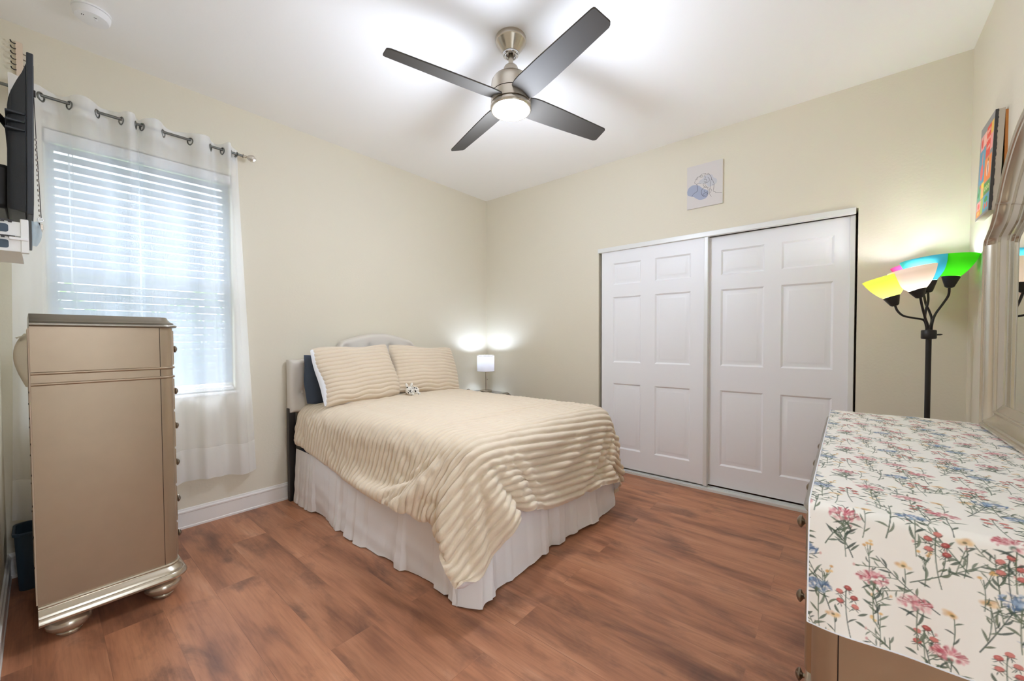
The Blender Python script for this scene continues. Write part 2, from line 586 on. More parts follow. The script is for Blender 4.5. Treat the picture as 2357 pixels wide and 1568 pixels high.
# ------------------------------------------------------------------ sliding closet doors
def panel_door(name, x, y0, y1, z0, z1, panels, stile, M):
    """slab whose face looks towards -x; panels = [(y0,y1,z0,z1)]"""
    ys = sorted({y0, y1} | {p[0] for p in panels} | {p[1] for p in panels})
    zs = sorted({z0, z1} | {p[2] for p in panels} | {p[3] for p in panels})
    m = MB()
    for a, b in zip(ys, ys[1:]):
        for c, d in zip(zs, zs[1:]):
            inside = any(p[0]-1e-6 <= a and b <= p[1]+1e-6 and p[2]-1e-6 <= c and d <= p[3]+1e-6 for p in panels)
            if not inside:
                m.add([(x, a, c), (x, b, c), (x, b, d), (x, a, d)], [(0, 1, 2, 3)])
    for a, b, c, d in panels:
        loops = []
        for o, dep in ((0, 0), (.004, .003), (.012, .0095), (.018, .0095), (.042, .002), (.046, .0015)):
            loops.append([(x+dep, a+o, c+o), (x+dep, b-o, c+o), (x+dep, b-o, d-o), (x+dep, a+o, d-o)])
        m.loft(loops, cap0=False, cap1=True)
    t = .034
    m.add([(x, y0, z0), (x, y1, z0), (x, y1, z1), (x, y0, z1), (x+t, y0, z0), (x+t, y1, z0), (x+t, y1, z1), (x+t, y0, z1)],
          [(4, 5, 6, 7), (0, 1, 5, 4), (1, 2, 6, 5), (2, 3, 7, 6), (3, 0, 4, 7)])
    d = struct(m.build(name, M, angle=18))
    for ya, yb in stile:
        MB().box(x-.010, x+t+.004, ya, yb, z0-.006, z1+.002).build('edge_stile', M_white_metal, d, bevel=.003, local=False)
    return d
rows = ((.198, .778), (.965, 1.547), (1.655, 1.845))
panel_door('door_1', .008, -2.312, -1.442, .036, 1.955,
           [(a, b, c, d) for a, b in ((-2.211, -1.928), (-1.808, -1.552)) for c, d in rows], [(-2.338, -2.310)], M_door)
panel_door('door_2', .046, -3.166, -2.300, .036, 1.952,
           [(a, b, c, d) for a, b in ((-3.087, -2.802), (-2.700, -2.418)) for c, d in rows], [(-3.192, -3.164)], M_door)

# ------------------------------------------------------------------ window dressing
def blind():
    t = thing('window_blind', 'white horizontal slatted blind inside the window behind the sheer curtains', 'blind', (-2.865, .03, 2.24))
    x0, x1 = -3.268, -2.462
    MB().box(x0, x1, -.002, .055, 2.215, 2.268).build('head_rail', M_white_plastic, t, bevel=.003)
    m = MB()
    n = 29
    pitch = (2.195-.875)/n
    a = math.radians(57)
    for i in range(n):
        z = .893+pitch*(i+.5)
        # slightly arched 50 mm slat, room edge low
        L = []
        for s in np.linspace(-1, 1, 5):
            u = s*.0255
            bow = .0016*(1-s*s)
            yy = .03+u*math.cos(a)-bow*math.sin(a)
            zz = z+u*math.sin(a)+bow*math.cos(a)
            L.append((yy, zz))
        loopA = [(x0+.004, y, zz) for y, zz in L]
        loopB = [(x1-.004, y, zz) for y, zz in L]
        m.grid([loopA, loopB])
    m.build('slats', M_slat, t, weld=False)
    MB().box(x0+.003, x1-.003, .008, .052, .846, .868).build('bottom_rail', M_white_plastic, t, bevel=.004)
    for x in (-3.17, -2.865, -2.56):
        m = MB()
        m.tube([(x, .008, .86), (x, .008, 2.22)], .0009, 6).tube([(x, .052, .86), (x, .052, 2.22)], .0009, 6)
        m.build('ladder_cord', M_white_plastic, t)
    m = MB().tube([(-3.185, -.006, 2.22), (-3.186, -.008, 1.5), (-3.186, -.008, 1.42)], .0035, 8)
    m.build('tilt_wand', sheer('clear_plastic', (240, 245, 248), .5, .5), t)
    m = MB().tube([(-2.515, -.004, 2.22), (-2.515, -.006, .90)], .0012, 6)
    m.lathe([(.003, 0), (.006, .006), (.005, .024), (.001, .03)], (-2.515, -.006, .872), (0, 0, 1), 12)
    m.build('lift_cord', M_white_plastic, t)
blind()

RODY, RODZ = -.09, 2.394
def curtain_rod():
    t = thing('curtain_rod', 'dark grey metal curtain rod with glass-tipped end over the window', 'curtain rod', (-2.9, 0, RODZ))
    MB().tube([(-3.415, RODY, RODZ), (-2.405, RODY, RODZ)], .0075, 14).build('rod', M_rod, t)
    m = MB().lathe([(.009, 0), (.013, .002), (.013, .006), (.007, .009), (.007, .016), (.010, .018), (.007, .021), (.008, .026)], (-2.415, RODY, RODZ), (1, 0, 0), 20)
    m.build('finial_collar', M_nickel, t)
    m = MB().lathe([(.008, 0), (.016, .010), (.022, .022), (.023, .032), (.018, .043), (.010, .048), (.009, .051), (.002, .054)], (-2.389, RODY, RODZ), (1, 0, 0), 9)
    m.build('finial', mat('smoky_glass_finial', (206, 198, 186), .06, .55), t, flat=True)
    for x in (-3.36, -2.445):
        m = MB().lathe([(.018, 0), (.018, .004), (.008, .006), (.006, .07)], (x, 0, RODZ-.004), (0, -1, 0), 16)
        m.torus((x, RODY, RODZ), (1, 0, 0), .011, .003, 16, 8)
        m.build('bracket', M_rod, t)
curtain_rod()

def curtain(label, xs, x_bot0, x_bot1, side0, over, z0, seed):
    """xs: where the cloth crosses the rod (one grommet each); between crossings it runs in front of / behind the rod alternately"""
    r = random.Random(seed)
    t = thing('sheer_curtain', label, 'curtain', (sum(xs)/len(xs), RODY, 0), 'sheer white curtain panels at the window')
    xe = [xs[0]-over[0]] + list(xs) + [xs[-1]+over[1]]
    n = 26
    top = []
    for k in range(len(xe)-1):
        for q in range(n):
            s = q/n
            x = xe[k]+(xe[k+1]-xe[k])*s
            sg = side0 if k % 2 == 0 else -side0
            ph = math.sin(PI*s) if 0 < k < len(xe)-2 else (math.sin(PI/2*(1-s)) if k == 0 else math.sin(PI/2*s))
            # rounded lobe: the cloth turns sharply at the grommets
            top.append((x, sg*abs(ph)**.75))
    top.append((xe[-1], (side0 if (len(xe)-2) % 2 == 0 else -side0)))
    X = np.array([p[0] for p in top]); S = np.array([p[1] for p in top])
    u = (X-X[0])/(X[-1]-X[0])
    zt = RODZ+.042
    zs = list(np.linspace(zt, RODZ-.10, 12)) + list(np.linspace(RODZ-.16, z0, 30))
    A = np.zeros((len(zs), len(X), 3))
    p1, p2, p3 = r.uniform(0, 6), r.uniform(0, 6), r.uniform(0, 6)
    for i, z in enumerate(zs):
        d = min(1, max(0, (RODZ-z)/(RODZ-z0)))
        xb = x_bot0+(x_bot1-x_bot0)*u
        w = d**1.15
        x = X*(1-w)+xb*w+.010*d*np.sin(9*u+p1+2*d)
        amp = .044*(1-.40*d)
        y = RODY-amp*S*(1-.35*d) - .014*d*np.sin(17*u+p2+1.5*d) - .006*d*np.sin(43*u+p3)
        y = np.minimum(y, -.018)
        A[i, :, 0], A[i, :, 1] = x, y
        A[i, :, 2] = z + .012*d**6*np.sin(7*u+p3) + (.004*np.sin(25*u+p1) if i == 0 else 0)
    o = MB().grid(A[:-3]).build('panel', M_curtain, t, angle=180)
    MB().grid(A[-4:]).build('hem', M_hem, t, angle=180)
    MB().grid(A[:9]-np.array([0, .0015, 0])).build('heading_band', M_curtain, t, angle=180)
    for k, x in enumerate(xs):
        j = int(np.argmin(abs(X-x)))
        tx = A[8, min(j+2, len(X)-1)]-A[8, max(j-2, 0)]
        nrm = Vector((tx[1], -tx[0], 0)).normalized()
        MB().torus((x, RODY, RODZ-.008), nrm, .0195, .0042).build('grommet', M_rod, t)
    return t
curtain('sheer white grommet curtain panel in the room corner, beside the television', [-3.275, -3.18, -3.082, -2.988, -2.932], -3.405, -2.912, 1, (.10, .016), .30, 3)
curtain('sheer white grommet curtain panel ending at the rod\'s glass-tipped end', [-2.905, -2.815, -2.688, -2.588, -2.525, -2.478], -2.922, -2.37, -1, (.014, .045), .30, 5)

def hedge():
    """leafy garden hedge some metres outside, glimpsed between the slats"""
    r = random.Random(2)
    m = MB()
    for i in range(2600):
        x, z = r.uniform(-6.5, 1.5), r.uniform(.0, 2.15)
        y = 4.2+r.uniform(-.25, .25)+.2*math.sin(2*x)
        z *= .86+.14*math.sin(x*3.1)
        a, b = r.uniform(0, 6.28), r.uniform(-1, 1)
        p = Vector((x, y, z)); d = Vector((math.cos(a), b*.6, math.sin(a)))*.075
        e = d.cross(Vector((b, 1, .4))).normalized()*.04
        m.add([p-d, p+e, p+d, p-e], [(0, 1, 2, 3)])
    o = m.build('hedge', mat('hedge_leaves', (118, 146, 78), .6), flat=True, weld=False)
    tag(o, 'green leafy hedge outside the window, seen between the slats', 'hedge', kind='stuff')
    struct(MB().box(-9, 4, .3, 7, -.2, -.02).build('ground_outside', mat('lawn', (112, 128, 76), .9), flat=True))
hedge()

# ------------------------------------------------------------------ bed
BX0, BX1, BY0 = -2.105, -.725, -1.90      # mattress: left, right, foot
def bed():
    t = thing('bed', 'full-size bed with cream button-tufted arched headboard against the window wall', 'bed', (-1.415, -1.0, 0))
    # headboard: padded shape with an arched crest and stepped shoulders, tufted in a diamond layout
    cx, hw, z0 = -1.42, .727, .648
    def top(x):
        a = abs(x-cx)
        if a > .44:
            return 1.032
        if a > .30:
            s = (a-.30)/.14
            return 1.172-.140*(s*s*(3-2*s))*1.0
        return 1.172+.056*math.cos(a/.30*PI/2)**1.0
    btn = []
    for row, (z, xs) in enumerate(((1.112, (-.30, -.10, .10, .30)), (.960, (-.6, -.4, -.2, 0, .2, .4, .6)), (.795, (-.64, -.5, -.3, -.1, .1, .3, .5, .64)))):
        btn += [(cx+x, z) for x in xs]
    nx, nz = 180, 80
    A = np.zeros((nz+1, nx+1, 3)); B = np.zeros_like(A)
    for i in range(nx+1):
        x = cx-hw+2*hw*i/nx
        zt = top(x)
        for j in range(nz+1):
            z = z0+(zt-z0)*j/nz
            e = min(x-(cx-hw), cx+hw-x, z-z0, (zt-z))
            r = .030
            edge = 0 if e >= r else r-math.sqrt(max(0, r*r-(r-e)**2))
            d = 0
            for bx, bz in btn:
                q = math.hypot(x-bx, z-bz)
                d = max(d, .018*math.exp(-(q/.028)**2)+.006*math.exp(-(q/.075)**2))
            # pulled creases between neighbouring buttons
            for k, (bx, bz) in enumerate(btn):
                for (ex, ez) in btn[k+1:]:
                    L = math.hypot(ex-bx, ez-bz)
                    if .08 < L < .215 and abs(ez-bz) > .05:
                        s = ((x-bx)*(ex-bx)+(z-bz)*(ez-bz))/L/L
                        if 0 < s < 1:
                            w = abs((x-bx)*(ez-bz)-(z-bz)*(ex-bx))/L
                            d = max(d, .006*math.exp(-(w/.010)**2))
            A[j, i] = (x, -.103+edge+d, z)
            B[j, i] = (x, -.030, z)
    m = MB().grid(A).grid(B)
    rim = [(0, i) for i in range(nx+1)]+[(j, nx) for j in range(1, nz+1)]+[(nz, i) for i in range(nx-1, -1, -1)]+[(j, 0) for j in range(nz-1, 0, -1)]
    m.loft([[A[q] for q in rim], [B[q] for q in rim]], False, False)
    hb = m.build('headboard', M_linen, t, angle=50)
    for bx, bz in btn:
        MB().ball((bx, -.086, bz), .0095, 12, 8, (1, .55, 1)).build('button', M_linen, hb)
    for x in (-2.13, -.71):
        MB().box(x-.024, x+.024, -.075, -.035, 0, .68).build('headboard_post', M_black, t, bevel=.003)
    # dark metal frame and box base under the mattress
    MB().loft([rrect(BX0, BX1, BY0, -.11, .03, z) for z in (.19, .385)]).build('box_base', M_charcoal, t, bevel=.006)
    for x in (BX0+.03, BX1-.03):
        MB().box(x-.015, x+.015, BY0+.02, -.04, .15, .19).build('side_rail', M_black, t, bevel=.003)
    for x in (BX0+.05, BX1-.05):
        for y in (BY0+.08, -.20):
            MB().lathe([(.02, 0), (.02, .03), (.016, .035), (.016, .15)], (x, y, 0), n=16).build('leg', M_black, t)
    L = []
    for z, o in ((.387, .03), (.40, .02), (.58, .02), (.62, .035), (.645, .07), (.652, .11)):
        L.append(rrect(BX0+.012+o, BX1-.012-o, BY0+.012+o, -.112-o, .09, z, 8))
    MB().loft(L).build('mattress', M_lining, t, angle=60)
bed()

def bed_skirt():
    """gathered white skirt hanging on the two long sides and the foot, flaring a little to the floor"""
    t = thing('bed_skirt', 'white gathered bed skirt hanging to the floor under the cream comforter', 'bed skirt', (-1.415, -1.0, 0))
    rr = random.Random(11)
    zt = .385
    def side(name, P0, P1, nrm, length, folds, seed, hem):
        rr = random.Random(seed)
        n = int(length/.006)
        s = np.linspace(0, length, n)
        # irregular box pleats: a smooth random walk squared off into flat faces and sharp folds
        fold = np.zeros(n)
        xk = 0.0
        while xk < length:
            w = rr.uniform(.05, .16)
            a = rr.uniform(-.012, .02)
            k = (s >= xk) & (s < xk+w)
            q = (s[k]-xk)/w
            fold[k] = a*np.minimum(1, np.minimum(q, 1-q)*rr.uniform(3, 9))
            xk += w
        lowfreq = .020*np.sin(s*5.1+seed)+.012*np.sin(s*11.3+seed*2)
        zs = np.linspace(zt, 0, 26)
        A = np.zeros((len(zs), n, 3))
        for i, z in enumerate(zs):
            d = (zt-z)/zt
            out = .004+.022*d+fold*(.25+.9*d)+lowfreq*d*d*.8
            out += .0025*np.sin(z*60+s*9)*d          # soft horizontal packing creases
            zz = np.maximum(.004, z+(hem(s)+.006*np.sin(s*14+seed)) * d)
            A[i, :, 0] = P0[0]+(P1[0]-P0[0])*s/length+nrm[0]*out
            A[i, :, 1] = P0[1]+(P1[1]-P0[1])*s/length+nrm[1]*out
            A[i, :, 2] = zz
        MB().grid(A).build(name, M_skirt, t, angle=32)
    side('skirt_panel', (BX0-.004, -.09), (BX0-.004, BY0+.03), (-1, 0), 1.78, 14, 3, lambda s: .004+0*s)
    side('skirt_panel', (BX0+.05, BY0-.004), (BX1-.02, BY0-.004), (0, -1), 1.31, 12, 8, lambda s: .012+.0*s)
    side('skirt_panel', (BX1+.004, BY0+.03), (BX1+.004, -.09), (1, 0), 1.78, 12, 21, lambda s: .01+0*s)
    # loose corner flap where the two faces meet at the foot
    A = np.zeros((14, 16, 3))
    for i, z in enumerate(np.linspace(zt, .004, 14)):
        d = (zt-z)/zt
        for j in range(16):
            s = j/15
            A[i, j] = (BX0-.012-.040*d+.125*s, BY0+.060-.095*min(1, s*2.2)-.035*d*min(1, s*2.2)-.012*d*math.sin(PI*s*2), z+.015*d*s)
    MB().grid(A).build('corner_flap', M_skirt, t, angle=60)
bed_skirt()

# ------------------------------------------------------------------ comforter: draped rest shape (grid of points, mm) refined and ribbed here
DRAPE = (81, 77)
DRAPE_DATA = [
-4256,32,-14,-55,47,-6,25,-20,15,-10,42,-26,25,2,-3,1,0,1,-1,1,0,0,-1,1,0,-1,1,-1,1,0,-1,0,1,-1,1,-1,0,1,-1,1,-1,0,0,1,-1,1,0,-1,0,1,0,-2,-6,5,2,-3,-1,2,-16,13,-17,-22,-36,53,-37,25,-26,2,31,-28,20,-12,-9,14,31,-42,29,
-4244,-16,57,-34,-34,59,-22,6,-18,47,-29,42,-12,10,0,-1,0,1,0,-1,1,-1,1,-1,1,-1,1,-1,1,-1,0,1,-1,1,-1,0,0,1,-1,1,-1,-1,2,-1,1,-2,2,-1,1,-2,3,-2,-11,4,7,-4,3,-10,9,-22,19,-21,-12,-38,38,-33,43,-17,-18,27,-30,36,-18,-20,20,26,-28,
-4248,6,-35,49,12,-48,54,-53,56,-24,31,-14,22,-6,7,-3,2,-1,1,-1,0,1,-1,1,-1,1,-1,1,-1,0,0,1,-1,0,0,1,-1,0,1,-1,0,-1,2,-1,0,-2,3,0,-1,-2,2,2,0,-18,6,9,-6,8,-21,18,-42,16,-8,26,-62,38,-15,26,-21,-31,39,-25,40,-28,-17,21,23,
-4293,28,-48,60,-49,43,-38,39,-38,50,-24,32,-11,13,-4,1,2,-1,1,-2,2,0,-1,0,1,-1,0,1,-1,0,-1,2,0,-2,2,-1,0,0,0,0,-1,1,1,-1,0,-2,3,0,0,-1,0,-2,5,-11,-3,-1,9,-9,13,-30,21,-35,24,-50,57,-19,0,-36,47,-29,-27,49,-24,33,-29,-18,22,
-4296,-5,42,-37,36,-38,38,-44,38,-21,41,-17,24,-7,5,0,1,-1,1,-2,1,1,-1,0,1,-2,2,-1,0,-1,1,1,-1,0,0,1,-2,2,-1,1,-1,0,0,0,0,1,-1,0,0,0,0,-7,8,0,-6,-5,-5,14,-23,24,-34,21,-42,23,-41,41,4,19,-51,46,-27,-26,53,-34,24,-20,-18,
-4264,-27,42,32,-48,32,-41,31,-25,47,-21,31,-12,15,-1,-1,2,-1,1,-1,-1,2,-2,1,0,0,1,0,-1,0,0,0,0,1,-1,0,0,0,0,1,-1,0,0,0,0,1,-1,0,0,0,0,-12,15,-9,-8,14,2,-19,18,-34,29,-39,21,-36,33,-30,22,-23,51,-63,60,-11,-37,41,-39,35,-23,
-4274,20,-29,55,-29,-31,32,-29,42,-24,43,-17,23,-8,7,0,1,-2,1,0,0,1,-1,0,0,0,0,1,-1,0,0,0,0,1,-1,0,0,0,0,1,-1,0,0,0,0,1,-1,0,0,0,0,0,-15,18,-8,-10,7,-4,10,4,-47,36,-42,23,-15,1,-17,35,-34,58,-66,35,32,-47,35,-44,48,
-4242,-28,66,-18,-32,34,-36,39,-30,43,-17,33,-11,13,-4,4,-1,1,-3,2,0,1,-1,0,0,0,0,1,-1,0,0,0,0,1,-1,0,0,0,0,1,-1,0,0,0,0,1,-1,0,0,0,0,-1,1,-14,16,-10,-7,10,-20,28,-37,18,-25,17,-26,-9,35,-26,29,-35,56,-32,-36,67,-45,38,-28,
-4263,20,-5,-27,39,-37,32,-30,19,30,-25,29,8,0,3,-2,2,-3,3,-3,3,-1,0,0,0,0,1,-1,0,0,0,0,1,-1,0,0,0,0,1,-1,0,0,0,0,1,-1,0,0,0,0,1,-2,-3,-2,7,-12,4,-11,20,-35,36,-49,28,-36,6,18,-13,22,-9,-46,60,-28,38,-65,61,-39,44,
-4274,31,-41,35,-30,28,-34,16,31,-33,44,-16,24,-7,9,-2,-2,3,-3,2,1,-1,0,0,0,0,1,-1,0,0,0,0,1,-1,0,0,0,0,1,-1,0,0,0,0,1,-1,0,0,0,0,1,-1,-1,-9,13,-6,-12,12,-21,27,-47,44,-55,24,-22,36,-21,1,-28,42,-43,56,-48,48,-62,62,-27,
-4262,-2,26,-30,31,-38,18,26,-21,0,21,16,1,6,2,-4,3,-2,3,-2,2,-1,0,0,0,0,1,-1,0,0,0,0,1,-1,0,0,0,0,1,-1,0,0,0,0,1,-1,0,0,0,0,1,-1,-1,4,-15,15,-10,-12,21,-38,40,-55,46,-64,48,-27,19,-35,30,-33,60,-49,32,-35,49,-61,58,
-4269,22,-30,32,-34,29,-22,30,-29,39,-24,40,-15,18,-2,1,-3,4,0,-3,3,-1,0,0,0,0,1,-1,0,0,0,0,1,-1,0,0,0,0,1,-1,0,0,0,0,1,-1,0,0,0,0,1,-1,-1,2,-4,5,-14,10,-25,31,-48,46,-65,50,-57,47,-42,35,-31,32,-34,56,-49,31,-30,38,-54,
-4254,-9,33,-31,28,-30,36,-33,34,-21,20,13,14,-7,9,-4,4,-1,1,-3,3,-1,0,0,0,0,1,-1,0,0,0,0,1,-1,0,0,0,0,1,-1,0,0,0,0,1,-1,0,0,0,0,1,-1,-2,5,-6,5,-2,-20,24,-40,40,-61,54,-68,51,-53,40,-25,33,-38,34,-31,53,-50,40,-47,21,
-4271,23,-29,29,-34,35,-30,33,-27,16,26,-20,27,7,-5,4,0,1,-1,-2,3,-1,0,0,0,0,1,-1,0,0,0,0,1,-1,0,0,0,0,1,-1,0,0,0,0,1,-1,0,0,0,0,1,-1,0,-1,1,-1,3,-2,-20,22,-54,53,-63,52,-72,57,-40,36,-34,34,-30,31,-34,56,-52,32,-46,
-4257,-6,29,-33,32,-28,32,-27,3,35,-25,33,-5,12,3,1,-1,0,0,-2,3,-1,0,0,0,0,1,-1,0,0,0,0,1,-1,0,0,0,0,1,-1,0,0,0,0,1,-1,0,0,0,0,1,-1,-1,1,-1,2,-5,-1,-17,26,-14,-45,54,-69,52,-68,62,-39,30,-25,33,-40,34,-30,60,-79,31,
-4274,24,-32,29,-27,31,-29,6,29,-30,28,8,15,-6,8,2,-1,0,-2,2,0,0,0,0,0,1,-1,0,0,0,0,1,-1,0,0,0,0,1,-1,0,0,0,0,1,-1,0,0,0,0,1,-1,0,-1,1,0,-1,2,-8,9,-36,38,-38,-19,49,-75,57,-61,55,-32,37,-36,19,-26,42,-29,43,-96,
-4260,-8,31,-31,34,-34,11,28,-27,11,2,26,1,5,6,0,1,-5,5,0,-2,1,0,0,0,1,-1,0,0,0,0,1,-1,0,0,0,0,1,-1,0,0,0,0,1,-1,0,0,0,0,1,-1,0,-2,3,-1,1,-3,2,-14,17,-46,45,-44,-19,49,-79,80,-63,47,-27,11,-26,32,9,-32,58,-83,
-4277,22,-30,34,-29,20,-21,35,-28,1,19,22,-8,14,3,2,-4,4,-1,1,-3,2,0,0,0,1,-1,0,0,0,0,1,-1,0,0,0,0,1,-1,0,0,0,0,1,-1,0,0,0,0,1,-1,0,-2,3,1,-7,6,-1,2,-29,28,-52,49,-35,-46,56,-53,72,-56,25,-31,21,23,-34,27,33,-63,
-4265,-8,33,-26,23,-31,36,-17,-9,8,12,15,13,-5,12,-4,4,-1,1,-2,0,1,0,0,0,1,-1,0,0,0,0,1,-1,0,0,0,0,1,-1,0,0,0,0,1,-1,0,0,0,0,1,-1,0,-1,3,-6,3,1,0,-4,6,-40,39,-64,21,31,-74,20,24,29,-64,19,29,-30,22,2,34,-47,
-4284,23,-25,29,-36,31,-5,-9,-8,4,32,-15,23,6,3,2,0,1,-2,2,-3,2,0,0,0,1,-1,0,0,0,0,1,-1,0,0,0,0,1,-1,0,0,0,0,1,-1,0,0,0,0,1,-1,0,-1,0,-1,2,0,-2,5,-18,17,-53,51,-44,-33,63,-45,-35,65,-37,35,-23,21,-14,18,29,-41,
-4277,-3,33,-35,18,10,-7,-19,0,31,-18,26,2,15,-4,6,1,-1,0,-2,2,0,0,0,0,1,-1,0,0,0,0,1,-1,0,0,0,0,1,-1,0,0,0,0,1,-1,0,0,0,0,1,-1,0,0,-3,1,3,-1,1,-5,4,-26,27,-67,57,-27,-51,39,23,-73,58,-6,16,-21,29,-24,45,-38,
-4259,-21,45,-25,15,17,-33,0,21,-12,10,13,13,5,4,4,-1,0,-1,2,-3,2,0,0,1,-1,0,0,0,0,1,-1,0,0,0,0,1,-1,0,0,0,0,1,-1,0,0,0,0,1,-1,0,0,0,-4,3,2,-1,0,0,-9,3,-23,24,-78,44,32,-49,-24,53,-68,61,-12,30,-34,8,39,-35,
-4277,11,-20,23,15,-15,-14,0,23,-19,13,11,19,-7,15,0,0,0,0,1,-4,3,0,0,1,-1,0,0,0,0,1,-1,0,0,0,0,1,-1,0,0,0,0,1,-1,0,0,0,0,1,-1,0,0,0,-4,5,-1,0,0,-1,-8,4,-24,20,-22,-52,26,52,-27,-40,24,-48,92,-41,8,-18,50,-34,
-4277,-7,17,5,15,-26,-7,24,-10,-9,16,10,11,8,6,2,0,0,0,1,-4,3,0,0,1,-1,0,0,0,0,1,-1,0,0,0,0,1,-1,0,0,0,0,1,-1,0,0,0,0,1,-1,0,0,0,-4,5,-1,0,0,-1,-7,4,-25,21,-38,19,-56,18,37,24,-43,-55,59,33,-48,9,42,-38,
-4287,3,1,29,-20,-15,18,4,-20,10,-1,31,-13,22,3,2,2,-2,3,-4,0,2,0,0,1,-1,0,0,0,0,1,-1,0,0,0,0,1,-1,0,0,0,0,1,-1,0,0,0,0,1,-1,0,0,0,-2,1,1,1,-1,-1,-6,3,-25,20,-31,-5,10,-57,80,-55,61,-52,-40,96,-49,-3,49,-63,
-4292,-3,26,2,-19,-2,22,-18,-4,-6,32,-12,20,7,7,3,0,0,-1,2,-4,3,0,0,1,-1,0,0,0,0,1,-1,0,0,0,0,1,-1,0,0,0,0,1,-1,0,0,0,0,1,-1,0,0,0,-3,4,-2,2,-1,-2,-2,-1,-22,17,-25,-7,-12,11,-36,76,-72,62,-93,96,-50,22,30,-47,
-4292,-6,39,-20,-11,18,0,-18,-6,27,-15,17,12,8,6,3,1,1,-1,-3,3,0,0,0,1,-1,0,0,0,0,1,-1,0,0,0,0,1,-1,0,0,0,0,1,-1,0,0,0,0,1,-1,0,0,0,-2,1,2,-1,0,-1,-1,-6,-16,13,-19,-19,4,-21,6,27,29,-91,57,-37,76,-61,40,-38,
-4304,5,27,-20,-10,30,-31,-2,19,-12,7,12,12,7,6,4,1,1,-4,4,-1,-1,1,1,-1,0,0,0,0,1,-1,0,0,0,0,1,-1,0,0,0,0,1,-1,0,0,0,0,1,-1,0,0,0,0,-3,4,0,-1,-2,3,-4,-5,-12,9,-21,-13,-10,-2,-8,26,35,-34,-66,45,35,23,-86,69,
-4309,9,19,-29,35,-23,-6,-5,22,-16,1,21,6,10,4,7,1,-3,2,1,0,-4,3,1,-1,0,0,0,0,1,-1,0,0,0,0,1,-1,0,0,0,0,1,-1,0,0,0,0,1,-1,0,0,0,0,-2,3,0,-4,3,0,-1,-10,1,-7,-15,-16,-2,-12,0,18,35,-26,-10,-61,58,50,-38,-46,
-4326,28,-26,31,-12,-11,-12,22,-7,-13,14,8,17,-1,12,5,-1,1,0,1,-2,-1,2,1,-1,0,0,0,0,1,-1,0,0,0,0,1,-1,0,0,0,0,1,-1,0,0,0,0,1,-1,0,0,0,0,-1,3,-5,2,2,-2,-1,-7,1,-10,-16,-10,-10,-7,-3,18,35,-47,49,-52,-36,73,25,-46,
-4330,5,22,6,-13,-18,14,4,-20,6,3,23,-7,19,4,6,1,0,1,-2,2,-4,3,1,-1,0,0,0,0,1,-1,0,0,0,0,1,-1,0,0,0,0,1,-1,0,0,0,0,1,-1,0,0,0,0,-1,1,-2,2,0,1,-4,-3,-3,-10,-13,-14,-6,-14,7,8,35,-26,5,29,-93,61,5,38,
-4341,8,21,7,-21,-8,20,-19,-6,0,22,-9,16,9,13,-3,5,0,0,1,-3,1,1,1,-1,0,0,0,0,1,-1,0,0,0,0,1,-1,0,0,0,0,1,-1,0,0,0,0,1,-1,0,0,0,0,1,-4,2,1,1,-1,-2,-4,-3,-9,-14,-10,-19,1,1,4,30,-15,32,-25,-15,-47,91,-22,
-4345,1,38,-9,-20,20,-15,-11,-4,16,-6,9,12,9,8,5,2,0,1,-2,2,-4,3,1,-1,0,0,0,0,1,-1,0,0,0,0,1,-1,0,0,0,0,1,-1,0,0,0,0,1,-1,0,0,0,0,1,-4,2,2,-1,0,-1,-4,-7,-2,-17,-16,-10,-2,1,3,17,18,9,-29,-41,58,-39,64,
-4353,1,40,-11,-17,22,-26,-4,-2,16,-13,11,13,16,-5,12,3,-1,0,0,0,-3,3,1,-1,0,0,0,0,1,-1,0,0,0,0,1,-1,0,0,0,1,-1,0,0,0,0,1,-1,0,0,0,0,1,-1,-4,5,-1,0,0,0,-7,-2,-6,-14,-21,-5,2,-9,8,18,24,-8,-39,7,-30,71,-3,
-4356,-5,47,-24,26,-25,-9,-8,17,-12,-1,12,12,8,9,6,2,0,0,1,-2,-2,4,-1,0,0,0,0,1,-1,0,0,0,0,1,-1,0,0,0,0,1,-1,0,0,0,0,1,-1,0,0,0,0,1,-1,-3,4,-2,1,1,-2,-5,-3,-3,-21,-13,-8,1,-8,6,25,17,-13,-24,-17,-7,42,34,
-4362,-6,36,15,-12,-15,-13,13,-6,-6,-3,17,16,-7,19,4,3,0,0,0,1,-5,5,-1,0,0,0,0,1,-1,0,0,0,0,1,-1,0,0,0,0,1,-1,0,0,0,0,1,-1,0,0,0,0,1,-1,-1,-1,2,1,-1,-1,-5,0,-10,-13,-19,2,-14,-1,10,25,10,-13,-26,-10,-13,46,31,
-4367,-7,36,20,-16,-22,6,-1,-5,-12,15,1,13,7,13,3,4,0,0,1,-3,0,3,-1,0,0,0,0,1,-1,0,0,0,0,1,-1,0,0,0,0,1,-1,0,0,0,0,1,-1,0,0,0,0,1,-1,-3,3,0,0,0,0,-5,0,-12,-12,-11,-14,-5,5,1,30,2,-9,-29,-12,-1,39,33,
-4373,-7,37,22,-23,-15,6,-2,-19,11,-2,19,-9,16,11,9,-1,3,-2,2,-3,1,2,-1,0,0,0,0,1,-1,0,0,0,0,1,-1,0,0,0,0,1,-1,0,0,0,0,1,-1,0,0,0,0,1,-1,-3,2,2,-1,1,-2,-1,-5,-14,0,-21,-11,-5,2,9,21,8,-20,-23,-16,15,25,36,
-4382,-4,36,21,-33,9,-9,-16,7,-5,10,-7,18,5,21,-9,13,-3,1,-1,2,-1,-1,1,0,0,0,0,1,-1,0,0,0,0,1,-1,0,0,0,0,1,-1,0,0,0,0,1,-1,0,0,0,0,1,-1,-4,5,-1,1,-1,0,-2,-6,-12,1,-22,-17,4,4,3,21,6,-22,-32,5,10,22,34,
